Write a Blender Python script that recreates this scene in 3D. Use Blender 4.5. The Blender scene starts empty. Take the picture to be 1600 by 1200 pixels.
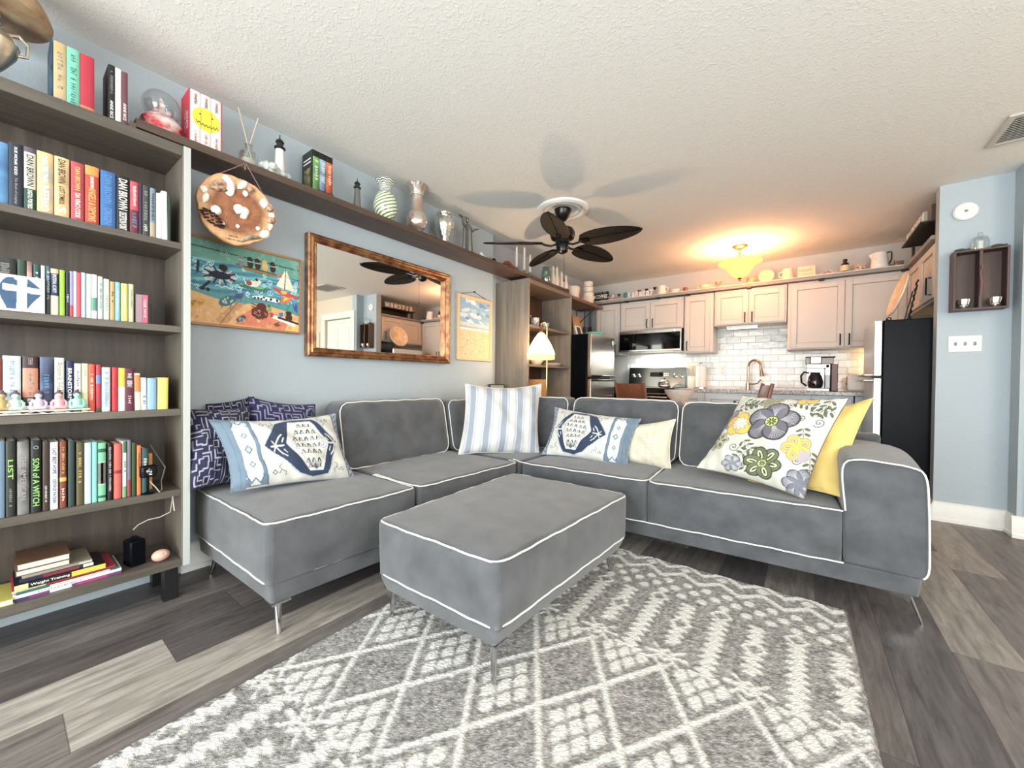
import bpy, bmesh, math, random
import numpy as np
from mathutils import Vector, Matrix, Euler
random.seed(7)
np.random.seed(7)
sc = bpy.context.scene
COL = sc.collection
PI = math.pi

# ---------------------------------------------------------------- camera
CAMZ = 0.993
YAW, PITCH, ROLL, FPX = 0.642943605, -0.0108281485, 0.0113090091, 606.148530
def cam_axes():
    cy, sy = math.cos(YAW), math.sin(YAW)
    fwd = Vector((-sy, cy, 0)); right = Vector((cy, sy, 0)); up = Vector((0, 0, 1))
    f2 = fwd*math.cos(PITCH) + up*math.sin(PITCH); u2 = up*math.cos(PITCH) - fwd*math.sin(PITCH)
    r3 = right*math.cos(ROLL) + u2*math.sin(ROLL); u3 = u2*math.cos(ROLL) - right*math.sin(ROLL)
    return r3, u3, f2
CR, CU, CF = cam_axes()
CP = Vector((0, 0, CAMZ))
cam_data = bpy.data.cameras.new('camera'); cam = bpy.data.objects.new('camera', cam_data); COL.objects.link(cam)
cam_data.sensor_width = 36.0; cam_data.lens = FPX/1600*36.0; cam_data.clip_start = 0.02
m = Matrix((CR, CU, -CF)).transposed().to_4x4(); m.translation = CP
cam.matrix_world = m
sc.camera = cam
def P(px, py, ax, val):
    """the point of the place seen at pixel (px, py) on the plane axis ax = val"""
    d = CR*((px-800)/FPX) - CU*((py-600)/FPX) + CF
    t = (val-CP[ax])/d[ax]
    return CP + d*t

# ---------------------------------------------------------------- world, light, exposure
sc.view_settings.view_transform = 'Standard'; sc.view_settings.look = 'None'
sc.view_settings.gamma = 1; sc.view_settings.use_curve_mapping = False
sc.view_settings.exposure = 0.62
sc.cycles.use_denoising = True
sc.cycles.max_bounces = 10; sc.cycles.diffuse_bounces = 6; sc.cycles.glossy_bounces = 5; sc.cycles.transmission_bounces = 8
sc.cycles.sample_clamp_indirect = 6.0; sc.cycles.caustics_reflective = False; sc.cycles.caustics_refractive = False
world = bpy.data.worlds.new('world'); sc.world = world; world.use_nodes = True
bgn = world.node_tree.nodes['Background']
bgn.inputs[0].default_value = (0.85, 0.94, 1.0, 1); bgn.inputs[1].default_value = 1.6
def area(name, loc, rot, sx, sy, power, color, spread=PI):
    l = bpy.data.lights.new(name, 'AREA'); l.shape = 'RECTANGLE'; l.size = sx; l.size_y = sy
    l.energy = power; l.color = color; l.spread = spread
    o = bpy.data.objects.new(name, l); COL.objects.link(o); o.location = loc; o.rotation_euler = rot
    return o
def point(name, loc, power, color, radius=0.04):
    l = bpy.data.lights.new(name, 'POINT'); l.energy = power; l.color = color; l.shadow_soft_size = radius
    o = bpy.data.objects.new(name, l); COL.objects.link(o); o.location = loc
    return o
# daylight through the sliding glass door behind the camera and the windows on the right
area('daylight_sliding_door', (-0.25, -2.45, 1.15), (math.radians(90), 0, 0), 4.2, 2.1, 170, (0.97, 1.0, 1.0))
area('daylight_side_window', (2.75, 0.2, 1.45), (math.radians(90), 0, math.radians(90)), 2.6, 1.5, 42, (1.0, 0.99, 0.97))
WARM_FILL_L = point('warm_fill_right', (2.25, 2.4, 2.2), 16, (1.0, 0.70, 0.46), 0.08)  # added warm fill without a fixture, for floor and ceiling at the right
KITCHEN_L = point('kitchen_bulb', (-0.555, 4.75, 2.165), 36, (1.0, 0.56, 0.28), 0.09)
FLOORLAMP_L = point('floor_lamp_bulb', (-2.09, 3.2, 1.30), 21, (1.0, 0.72, 0.50), 0.03)

# ---------------------------------------------------------------- scene helpers
WM = {}
def wm(o):
    return WM.get(o.name, Matrix.Identity(4)) if o else Matrix.Identity(4)
def empty(name, loc=(0, 0, 0), rot=(0, 0, 0), parent=None, label=None, cat=None, group=None, kind=None):
    o = bpy.data.objects.new(name, None); COL.objects.link(o); o.empty_display_size = 0.05
    o.location = loc; o.rotation_euler = rot
    M = Matrix.Translation(loc) @ Euler(rot).to_matrix().to_4x4()
    if parent: o.parent = parent; M = wm(parent) @ M
    WM[o.name] = M
    tag(o, label, cat, group, kind)
    return o
def tag(o, label=None, cat=None, group=None, kind=None):
    if label: o['label'] = label
    if cat: o['category'] = cat
    if group: o['group'] = group
    if kind: o['kind'] = kind
    return o
def link_mesh(name, me, mat, parent=None, world=True, origin=None, sharp=38):
    """mesh in world coordinates -> object whose origin is the parent's"""
    if world:
        if origin is not None and parent is None:
            me.transform(Matrix.Translation(-Vector(origin)))
        elif parent is not None:
            me.transform(wm(parent).inverted())
    o = bpy.data.objects.new(name, me); COL.objects.link(o)
    if parent is not None: o.parent = parent
    M = wm(parent)
    if origin is not None and parent is None:
        o.location = origin; M = Matrix.Translation(origin)
    WM[o.name] = M.copy()
    if mat is not None:
        for mm in (mat if isinstance(mat, (list, tuple)) else [mat]): me.materials.append(mm)
    if sharp is not None and len(me.polygons):
        me.polygons.foreach_set('use_smooth', [True]*len(me.polygons))
        me.set_sharp_from_angle(angle=math.radians(sharp))
    return o
class MB:
    def __init__(s): s.v = []; s.f = []; s.mi = []
    def add(s, vs, fs, mi=0):
        n = len(s.v); s.v += [tuple(v) for v in vs]; s.f += [tuple(i+n for i in f) for f in fs]; s.mi += [mi]*len(fs); return s
    def box(s, a, b, mi=0):
        x0, x1 = sorted((a[0], b[0])); y0, y1 = sorted((a[1], b[1])); z0, z1 = sorted((a[2], b[2]))
        return s.add([(x0,y0,z0),(x1,y0,z0),(x1,y1,z0),(x0,y1,z0),(x0,y0,z1),(x1,y0,z1),(x1,y1,z1),(x0,y1,z1)],
              [(0,3,2,1),(4,5,6,7),(0,1,5,4),(1,2,6,5),(2,3,7,6),(3,0,4,7)], mi)
    def obox(s, c, h, R=None, mi=0):
        """box by centre, half sizes, rotation matrix"""
        R = R or Matrix.Identity(3); c = Vector(c)
        vs = [c + R @ Vector((sx*h[0], sy*h[1], sz*h[2])) for sz in (-1,1) for sx, sy in ((-1,-1),(1,-1),(1,1),(-1,1))]
        return s.add(vs, [(0,3,2,1),(4,5,6,7),(0,1,5,4),(1,2,6,5),(2,3,7,6),(3,0,4,7)], mi)
    def prism(s, poly, z0, z1, mi=0):
        """poly of (x,y) extruded in z (z0/z1 may be lists)"""
        n = len(poly)
        vs = [(p[0], p[1], z0) for p in poly] + [(p[0], p[1], z1) for p in poly]
        fs = [tuple(range(n))[::-1], tuple(range(n, 2*n))] + [(i, (i+1) % n, n+(i+1) % n, n+i) for i in range(n)]
        return s.add(vs, fs, mi)
    def prismax(s, poly, ax, a, b, mi=0):
        """poly in the two other axes (cyclic order kept) extruded along axis ax from a to b"""
        def pt(p, w):
            q = [0,0,0]; o = [i for i in range(3) if i != ax]; q[o[0]] = p[0]; q[o[1]] = p[1]; q[ax] = w; return q
        n = len(poly); vs = [pt(p, a) for p in poly] + [pt(p, b) for p in poly]
        fs = [tuple(range(n))[::-1], tuple(range(n, 2*n))] + [(i, (i+1) % n, n+(i+1) % n, n+i) for i in range(n)]
        return s.add(vs, fs, mi)
    def quadprism(s, base, top, mi=0):
        n = len(base); vs = list(base) + list(top)
        fs = [tuple(range(n))[::-1], tuple(range(n, 2*n))] + [(i, (i+1) % n, n+(i+1) % n, n+i) for i in range(n)]
        return s.add(vs, fs, mi)
    def cyl(s, p0, p1, r0, r1=None, n=16, mi=0, cap=True):
        r1 = r0 if r1 is None else r1; p0 = Vector(p0); p1 = Vector(p1); d = (p1-p0)
        if d.length < 1e-9: return s
        d.normalize(); a = d.orthogonal().normalized(); b = d.cross(a)
        vs = []
        for p, r in ((p0, r0), (p1, r1)):
            for i in range(n):
                t = 2*PI*i/n; vs.append(p + (a*math.cos(t) + b*math.sin(t))*r)
        fs = [(i, (i+1) % n, n+(i+1) % n, n+i) for i in range(n)]
        if cap: fs += [tuple(range(n))[::-1], tuple(range(n, 2*n))]
        return s.add(vs, fs, mi)
    def lathe(s, prof, c=(0,0,0), n=24, mi=0, axis=None, wob=None):
        """prof: list (r, z) bottom to top around axis (default z) at c; wob(t, k) scales radius"""
        c = Vector(c); ax = Vector(axis).normalized() if axis else Vector((0,0,1))
        if axis: a = ax.orthogonal().normalized(); b = ax.cross(a)
        else: a = Vector((1,0,0)); b = Vector((0,1,0))
        vs = []; m_ = len(prof)
        for k, (r, z) in enumerate(prof):
            for i in range(n):
                t = 2*PI*i/n; rr = r*(wob(t, k) if wob else 1)
                vs.append(c + ax*z + (a*math.cos(t) + b*math.sin(t))*rr)
        fs = [(k*n+i, k*n+(i+1) % n, (k+1)*n+(i+1) % n, (k+1)*n+i) for k in range(m_-1) for i in range(n)]
        if prof[0][0] > 1e-5: fs.append(tuple(range(n))[::-1])
        if prof[-1][0] > 1e-5: fs.append(tuple(range((m_-1)*n, m_*n)))
        return s.add(vs, fs, mi)
    def ball(s, c, r, nu=16, nv=10, mi=0, R=None):
        r = (r, r, r) if not hasattr(r, '__len__') else r; c = Vector(c)
        vs = []
        for j in range(nv+1):
            ph = PI*j/nv - PI/2
            for i in range(nu):
                t = 2*PI*i/nu; p = Vector((r[0]*math.cos(ph)*math.cos(t), r[1]*math.cos(ph)*math.sin(t), r[2]*math.sin(ph)))
                if R is not None: p = R @ p
                vs.append(c + p)
        fs = [(j*nu+i, j*nu+(i+1) % nu, (j+1)*nu+(i+1) % nu, (j+1)*nu+i) for j in range(nv) for i in range(nu)]
        return s.add(vs, fs, mi)
    def tube(s, pts, r, n=8, closed=False, mi=0):
        pts = [Vector(p) for p in pts]; N = len(pts)
        rs = r if hasattr(r, '__len__') else [r]*N
        vs = []; up = None
        for i, p in enumerate(pts):
            if closed: d = pts[(i+1) % N] - pts[i-1]
            else: d = pts[min(i+1, N-1)] - pts[max(i-1, 0)]
            if d.length < 1e-9: d = Vector((0,0,1))
            d.normalize()
            if up is None: up = d.orthogonal().normalized()
            up = (up - d*up.dot(d))
            if up.length < 1e-6: up = d.orthogonal()
            up.normalize(); b = d.cross(up)
            for k in range(n):
                t = 2*PI*k/n; vs.append(p + (up*math.cos(t) + b*math.sin(t))*rs[i])
        L = N if closed else N-1
        fs = [(i*n+k, i*n+(k+1) % n, ((i+1) % N)*n+(k+1) % n, ((i+1) % N)*n+k) for i in range(L) for k in range(n)]
        if not closed: fs += [tuple(range(n))[::-1], tuple(range((N-1)*n, N*n))]
        return s.add(vs, fs, mi)
    def torus(s, c, R_, r, axis=(0,0,1), n=28, m_=8, mi=0):
        ax = Vector(axis).normalized(); a = ax.orthogonal().normalized(); b = ax.cross(a); c = Vector(c)
        return s.tube([c + (a*math.cos(2*PI*i/n) + b*math.sin(2*PI*i/n))*R_ for i in range(n)], r, m_, closed=True, mi=mi)
    def grid(s, fn, nu, nv, mi=0):
        vs = [fn(i/(nu-1), j/(nv-1)) for j in range(nv) for i in range(nu)]
        fs = [(j*nu+i, j*nu+i+1, (j+1)*nu+i+1, (j+1)*nu+i) for j in range(nv-1) for i in range(nu-1)]
        return s.add(vs, fs, mi)
    def mesh(s, name='m'):
        me = bpy.data.meshes.new(name); me.from_pydata([tuple(v) for v in s.v], [], s.f); me.validate()
        if any(s.mi) and len(s.mi) == len(me.polygons): me.polygons.foreach_set('material_index', s.mi)
        me.update(); return me
    def build(s, name, mat, parent=None, world=True, origin=None, bevel=0, seg=2, sharp=38, subsurf=0, fix=True):
        me = s.mesh(name)
        if fix:
            bm = bmesh.new(); bm.from_mesh(me)
            bmesh.ops.recalc_face_normals(bm, faces=bm.faces)
            bm.to_mesh(me); bm.free()
        o = link_mesh(name, me, mat, parent, world, origin, sharp)
        if bevel:
            b = o.modifiers.new('bevel', 'BEVEL'); b.width = bevel; b.segments = seg; b.limit_method = 'ANGLE'; b.angle_limit = math.radians(40)
        if subsurf:
            b = o.modifiers.new('sub', 'SUBSURF'); b.levels = subsurf; b.render_levels = subsurf
        return o
def text(name, s, mat, parent, origin, xdir, ydir, w=None, h=0.01, depth=0.0006, bold=0.0, center=True, wmax=None):
    """raised lettering; origin = centre of the word, xdir reading direction, ydir up direction, h cap height"""
    if s.startswith('~'):      # print too small to read in the photo: a run of small marks
        n_ = int(s[1:]); rr_ = random.Random(n_*31+int(abs(origin[1])*1e4)); X = Vector(xdir).normalized(); Y = Vector(ydir).normalized(); Z = X.cross(Y)
        w = w or n_*h*0.7; w = min(w, wmax or w); st = w/n_; mb = MB(); Rm = Matrix((X, Y, Z)).transposed()
        for i in range(n_):
            if rr_.random() < 0.14: continue
            c0 = Vector(origin) + X*((i+0.5)*st-w/2); hh = h/2*rr_.choice((0.7, 1.0, 1.0))
            mb.obox(c0 - X*st*0.22, (st*0.11, hh, depth/2), Rm)
            if rr_.random() < 0.7: mb.obox(c0 + X*st*0.18, (st*0.10, hh*rr_.choice((0.5, 1.0)), depth/2), Rm)
            mb.obox(c0 + Y*hh*rr_.choice((-0.85, 0, 0.85)), (st*0.3, h*0.07, depth/2), Rm)
        return mb.build(name, mat, parent, sharp=None) if mb.v else None
    cu = bpy.data.curves.new('t', 'FONT'); cu.body = s; cu.extrude = 0.5; cu.offset = bold
    cu.resolution_u = 2
    ob = bpy.data.objects.new('t', cu)
    me = bpy.data.meshes.new_from_object(ob)
    bpy.data.objects.remove(ob); bpy.data.curves.remove(cu)
    if not len(me.vertices): return None
    co = np.empty(len(me.vertices)*3); me.vertices.foreach_get('co', co); co = co.reshape(-1, 3)
    mn = co.min(0); mx = co.max(0); sz = np.maximum(mx-mn, 1e-6)
    c = (co-(mn+mx)/2)
    sy = h/sz[1]; sx = sy if w is None else w/sz[0]
    if wmax and sx*sz[0] > wmax: sx = wmax/sz[0]
    X = np.array(Vector(xdir).normalized()); Y = np.array(Vector(ydir).normalized()); Z = np.cross(X, Y)
    out = np.outer(c[:,0]*sx, X) + np.outer(c[:,1]*sy, Y) + np.outer(c[:,2]/sz[2]*depth, Z) + np.array(Vector(origin))
    me.vertices.foreach_set('co', out.ravel()); me.update()
    return link_mesh(name, me, mat, parent, True, sharp=None)

# ---------------------------------------------------------------- materials
MATS = {}
def lin(c):
    """sRGB 0-255 -> linear"""
    return tuple(((x/255)/12.92 if x/255 <= 0.04045 else ((x/255+0.055)/1.055)**2.4) for x in c[:3])
def mat(name, rgb=(200,200,200), rough=0.5, metal=0.0, spec=0.5, noise=0.0, nscale=8.0, stretch=(1,1,1), bump=0.0, bscale=200.0,
        emit=None, estr=0.0, trans=0.0, ior=1.45, sheen=0.0, coat=0.0, alpha=1.0, vcol=False, bstretch=(1,1,1), rgb2=None, sub=0.0):
    if name in MATS: return MATS[name]
    m_ = bpy.data.materials.new(name); m_.use_nodes = True; nt = m_.node_tree; N = nt.nodes; L = nt.links
    b = N['Principled BSDF']; c = (*lin(rgb), 1)
    b.inputs['Base Color'].default_value = c; b.inputs['Roughness'].default_value = rough; b.inputs['Metallic'].default_value = metal
    b.inputs['Specular IOR Level'].default_value = spec; b.inputs['IOR'].default_value = ior
    b.inputs['Transmission Weight'].default_value = trans; b.inputs['Sheen Weight'].default_value = sheen
    b.inputs['Coat Weight'].default_value = coat; b.inputs['Alpha'].default_value = alpha
    if sub: b.inputs['Subsurface Weight'].default_value = sub
    tc = N.new('ShaderNodeTexCoord'); mp = N.new('ShaderNodeMapping'); mp.inputs['Scale'].default_value = stretch; L.new(tc.outputs['Object'], mp.inputs['Vector'])
    src = None
    if vcol:
        at = N.new('ShaderNodeVertexColor'); at.layer_name = 'Col'; src = at.outputs['Color']; L.new(src, b.inputs['Base Color'])
    if noise or rgb2 is not None:
        nz = N.new('ShaderNodeTexNoise'); nz.inputs['Scale'].default_value = nscale; nz.inputs['Detail'].default_value = 6; L.new(mp.outputs[0], nz.inputs['Vector'])
        if rgb2 is not None:
            r = N.new('ShaderNodeValToRGB'); r.color_ramp.elements[0].color = c; r.color_ramp.elements[1].color = (*lin(rgb2), 1)
            r.color_ramp.elements[0].position = 0.38; r.color_ramp.elements[1].position = 0.62
            L.new(nz.outputs['Fac'], r.inputs[0]); L.new(r.outputs[0], b.inputs['Base Color'])
        else:
            mr = N.new('ShaderNodeMapRange'); mr.inputs['From Min'].default_value = 0.3; mr.inputs['From Max'].default_value = 0.7
            mr.inputs['To Min'].default_value = 1-noise; mr.inputs['To Max'].default_value = 1+noise; L.new(nz.outputs['Fac'], mr.inputs[0])
            mx = N.new('ShaderNodeVectorMath'); mx.operation = 'SCALE'
            if src: L.new(src, mx.inputs[0])
            else: mx.inputs[0].default_value = c[:3]
            L.new(mr.outputs[0], mx.inputs['Scale']); L.new(mx.outputs[0], b.inputs['Base Color'])
    if bump:
        n2 = N.new('ShaderNodeTexNoise'); n2.inputs['Scale'].default_value = bscale; n2.inputs['Detail'].default_value = 3
        mp2 = N.new('ShaderNodeMapping'); mp2.inputs['Scale'].default_value = bstretch; L.new(tc.outputs['Object'], mp2.inputs['Vector']); L.new(mp2.outputs[0], n2.inputs['Vector'])
        bp = N.new('ShaderNodeBump'); bp.inputs['Strength'].default_value = bump; bp.inputs['Distance'].default_value = 0.004
        L.new(n2.outputs['Fac'], bp.inputs['Height']); L.new(bp.outputs[0], b.inputs['Normal'])
    if emit is not None:
        b.inputs['Emission Color'].default_value = (*lin(emit), 1); b.inputs['Emission Strength'].default_value = estr
    MATS[name] = m_; return m_
def glass_mat(name, rgb=(235,240,240), rough=0.02, mixw=0.75):
    """thin clear glass: mostly see-through with glossy reflections"""
    if name in MATS: return MATS[name]
    m_ = bpy.data.materials.new(name); m_.use_nodes = True; nt = m_.node_tree; N = nt.nodes; L = nt.links
    for n in list(N): N.remove(n)
    o = N.new('ShaderNodeOutputMaterial'); mx = N.new('ShaderNodeMixShader'); t = N.new('ShaderNodeBsdfTransparent'); g = N.new('ShaderNodeBsdfGlossy')
    fr = N.new('ShaderNodeLayerWeight'); fr.inputs['Blend'].default_value = 0.25
    ma = N.new('ShaderNodeMath'); ma.operation = 'MULTIPLY_ADD'; ma.inputs[1].default_value = 0.45; ma.inputs[2].default_value = (1-mixw)*0.5+0.04; ma.use_clamp = True
    t.inputs[0].default_value = (*lin(rgb), 1); g.inputs['Roughness'].default_value = rough; g.inputs['Color'].default_value = (0.9,0.93,0.93,1)
    L.new(fr.outputs['Facing'], ma.inputs[0]); L.new(ma.outputs[0], mx.inputs[0]); L.new(t.outputs[0], mx.inputs[1]); L.new(g.outputs[0], mx.inputs[2]); L.new(mx.outputs[0], o.inputs[0])
    MATS[name] = m_; return m_
def wood(name, c1, c2, axis=2, scale=3.0, rough=0.5, bump=0.15):
    """grain stretched along axis"""
    if name in MATS: return MATS[name]
    st = [14, 14, 14]; st[axis] = 0.9
    m_ = bpy.data.materials.new(name); m_.use_nodes = True; nt = m_.node_tree; N = nt.nodes; L = nt.links; b = N['Principled BSDF']
    b.inputs['Roughness'].default_value = rough
    tc = N.new('ShaderNodeTexCoord'); mp = N.new('ShaderNodeMapping'); mp.inputs['Scale'].default_value = st; L.new(tc.outputs['Object'], mp.inputs['Vector'])
    nz = N.new('ShaderNodeTexNoise'); nz.inputs['Scale'].default_value = scale; nz.inputs['Detail'].default_value = 8; nz.inputs['Roughness'].default_value = 0.65; nz.inputs['Distortion'].default_value = 0.3
    L.new(mp.outputs[0], nz.inputs['Vector'])
    r = N.new('ShaderNodeValToRGB'); r.color_ramp.elements[0].color = (*lin(c1), 1); r.color_ramp.elements[1].color = (*lin(c2), 1)
    r.color_ramp.elements[0].position = 0.3; r.color_ramp.elements[1].position = 0.7
    L.new(nz.outputs['Fac'], r.inputs[0]); L.new(r.outputs[0], b.inputs['Base Color'])
    bp = N.new('ShaderNodeBump'); bp.inputs['Strength'].default_value = bump; bp.inputs['Distance'].default_value = 0.003
    L.new(nz.outputs['Fac'], bp.inputs['Height']); L.new(bp.outputs[0], b.inputs['Normal'])
    MATS[name] = m_; return m_

class Canvas:
    """a small painter for patterns woven or painted on cloth and board; v up, 0..1 across both sides"""
    def __init__(s, w, h, bg): 
        s.w, s.h = w, h; s.a = np.zeros((h, w, 3)); s.a[:] = lin(bg)
        s.X, s.Y = np.meshgrid(np.linspace(0, 1, w), np.linspace(0, 1, h)); s.asp = w/h
    def put(s, m_, c): s.a[m_] = lin(c); return s
    def poly(s, pts, c):
        x, y = s.X, s.Y; ins = np.zeros(x.shape, bool); n = len(pts)
        for i in range(n):
            x0, y0 = pts[i]; x1, y1 = pts[(i+1) % n]
            if y0 == y1: continue
            cnd = ((y0 > y) != (y1 > y)) & (x < (x1-x0)*(y-y0)/(y1-y0)+x0); ins ^= cnd
        return s.put(ins, c)
    def ell(s, cx, cy, rx, ry, c, ang=0.0, ring=None):
        dx = (s.X-cx)*s.asp; dy = s.Y-cy; rx *= s.asp
        ca, sa = math.cos(ang), math.sin(ang); u = dx*ca+dy*sa; v = -dx*sa+dy*ca
        q = np.sqrt((u/rx)**2+(v/ry)**2); m_ = q < 1
        if ring: m_ &= q > ring
        return s.put(m_, c)
    def line(s, pts, w, c):
        """w in units of the height"""
        for (x0, y0), (x1, y1) in zip(pts[:-1], pts[1:]):
            ax, ay = x0*s.asp, y0; bx, by = x1*s.asp, y1; X = s.X*s.asp; Y = s.Y
            dx, dy = bx-ax, by-ay; L2 = dx*dx+dy*dy+1e-12
            t = np.clip(((X-ax)*dx+(Y-ay)*dy)/L2, 0, 1)
            s.put(((X-ax-t*dx)**2+(Y-ay-t*dy)**2) < (w/2)**2, c)
        return s
    def spiral(s, cx, cy, r, turns, w, c, ph=0.0, flip=1):
        n = int(22*turns)
        return s.line([(cx+flip*r*(i/n)*math.cos(ph+turns*2*PI*i/n)/s.asp, cy+r*(i/n)*math.sin(ph+turns*2*PI*i/n)) for i in range(n+1)], w, c)
    def petal(s, cx, cy, ang, l, wd, c, r0=0.0):
        """leaf or petal from centre outwards, units of height"""
        mx = cx+math.cos(ang)*(r0+l/2)/s.asp; my = cy+math.sin(ang)*(r0+l/2)
        return s.ell(mx, my, l/2/s.asp, wd/2, c, ang)
def color_mesh(me, cols):
    ca = me.color_attributes.new('Col', 'FLOAT_COLOR', 'POINT')
    out = np.ones((len(me.vertices), 4)); out[:, :3] = cols
    ca.data.foreach_set('color', out.ravel())
def arr(n, a, b): return [a+(b-a)*i/(n-1) for i in range(n)]
# ================================================================ room shell
M_WALL = mat('wall paint blue grey', (176,187,194), 0.75, noise=0.015, nscale=2, bump=0.25, bscale=90)
M_WALLK = mat('kitchen wall paint', (196,196,192), 0.75, noise=0.015, nscale=2, bump=0.2, bscale=90)
M_WALLC = mat('hall wall paint cream', (214,208,192), 0.75, bump=0.2, bscale=90)
M_WHITE = mat('white satin trim', (232,231,226), 0.4)
M_CEIL = bpy.data.materials.new('ceiling knockdown'); M_CEIL.use_nodes = True
def _ceil():
    nt = M_CEIL.node_tree; N = nt.nodes; L = nt.links; b = N['Principled BSDF']
    b.inputs['Base Color'].default_value = (*lin((238,236,230)), 1); b.inputs['Roughness'].default_value = 0.85
    tc = N.new('ShaderNodeTexCoord'); nz = N.new('ShaderNodeTexNoise'); nz.inputs['Scale'].default_value = 42; nz.inputs['Detail'].default_value = 5; nz.inputs['Distortion'].default_value = 1.6
    L.new(tc.outputs['Object'], nz.inputs['Vector'])
    r = N.new('ShaderNodeValToRGB'); r.color_ramp.elements[0].position = 0.5; r.color_ramp.elements[1].position = 0.62; L.new(nz.outputs['Fac'], r.inputs[0])
    bp = N.new('ShaderNodeBump'); bp.inputs['Strength'].default_value = 0.28; bp.inputs['Distance'].default_value = 0.004; L.new(r.outputs[0], bp.inputs['Height']); L.new(bp.outputs[0], b.inputs['Normal'])
_ceil()
FSEED = 0.0
def floor_mat():
    m_ = bpy.data.materials.new('vinyl plank floor'); m_.use_nodes = True; nt = m_.node_tree; N = nt.nodes; L = nt.links; b = N['Principled BSDF']
    tc = N.new('ShaderNodeTexCoord'); sp = N.new('ShaderNodeSeparateXYZ'); L.new(tc.outputs['Object'], sp.inputs[0])
    def mth(op, a, bb=None, c=None):
        n = N.new('ShaderNodeMath'); n.operation = op
        for i, v in enumerate((a, bb, c)):
            if v is None: continue
            if hasattr(v, 'links'): L.new(v, n.inputs[i])
            else: n.inputs[i].default_value = v
        return n.outputs[0]
    W, LN = 0.198, 1.22
    xs = mth('ADD', mth('DIVIDE', mth('ADD', sp.outputs[0], 1.918), W), 20.0); ix = mth('FLOOR', xs); fx = mth('FRACT', xs)
    off = mth('FRACT', mth('MULTIPLY_ADD', ix, 0.213429, 0.224539))
    ys = mth('ADD', mth('DIVIDE', mth('ADD', sp.outputs[1], 10.0), LN), off); iy = mth('FLOOR', ys); fy = mth('FRACT', ys)
    cb = N.new('ShaderNodeCombineXYZ'); L.new(ix, cb.inputs[0]); L.new(iy, cb.inputs[1])
    tone = mth('FRACT', mth('ADD', mth('MULTIPLY_ADD', ix, 0.693990, 0.034086), mth('MULTIPLY', iy, 0.254060)))
    r = N.new('ShaderNodeValToRGB'); cr = r.color_ramp
    cr.elements[0].position = 0.0; cr.elements[0].color = (*lin((80,76,76)), 1)
    cr.elements[1].position = 1.0; cr.elements[1].color = (*lin((168,161,152)), 1)
    for p_, c_ in ((0.3, (88,82,80)), (0.55, (104,97,94)), (0.80, (134,127,119))):
        e = cr.elements.new(p_); e.color = (*lin(c_), 1)
    L.new(tone, r.inputs[0])
    # grain
    vm = N.new('ShaderNodeVectorMath'); vm.operation = 'MULTIPLY_ADD'; L.new(tc.outputs['Object'], vm.inputs[0]); vm.inputs[1].default_value = (22, 2.6, 1)
    v3 = N.new('ShaderNodeVectorMath'); v3.operation = 'SCALE'; L.new(cb.outputs[0], v3.inputs[0]); v3.inputs['Scale'].default_value = 3.7; L.new(v3.outputs[0], vm.inputs[2])
    nz = N.new('ShaderNodeTexNoise'); nz.inputs['Scale'].default_value = 1.6; nz.inputs['Detail'].default_value = 9; nz.inputs['Roughness'].default_value = 0.68; nz.inputs['Distortion'].default_value = 0.5; L.new(vm.outputs[0], nz.inputs['Vector'])
    g = mth('ADD', mth('MULTIPLY', mth('SUBTRACT', nz.outputs['Fac'], 0.5), 2.5), 1.0)
    sc_ = N.new('ShaderNodeVectorMath'); sc_.operation = 'SCALE'; L.new(r.outputs[0], sc_.inputs[0]); L.new(g, sc_.inputs['Scale'])
    gx = mth('MINIMUM', fx, mth('SUBTRACT', 1.0, fx)); gy = mth('MULTIPLY', mth('MINIMUM', fy, mth('SUBTRACT', 1.0, fy)), LN/W)
    gap = mth('GREATER_THAN', mth('MINIMUM', gx, gy), 0.008)
    gm = mth('MULTIPLY_ADD', gap, 0.45, 0.55)
    s2 = N.new('ShaderNodeVectorMath'); s2.operation = 'SCALE'; L.new(sc_.outputs[0], s2.inputs[0]); L.new(gm, s2.inputs['Scale']); L.new(s2.outputs[0], b.inputs['Base Color'])
    b.inputs['Roughness'].default_value = 0.42
    bp = N.new('ShaderNodeBump'); bp.inputs['Strength'].default_value = 0.18; bp.inputs['Distance'].default_value = 0.002
    hh = mth('ADD', nz.outputs['Fac'], gap); L.new(hh, bp.inputs['Height']); L.new(bp.outputs[0], b.inputs['Normal'])
    return m_
M_FLOOR = floor_mat()
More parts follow.
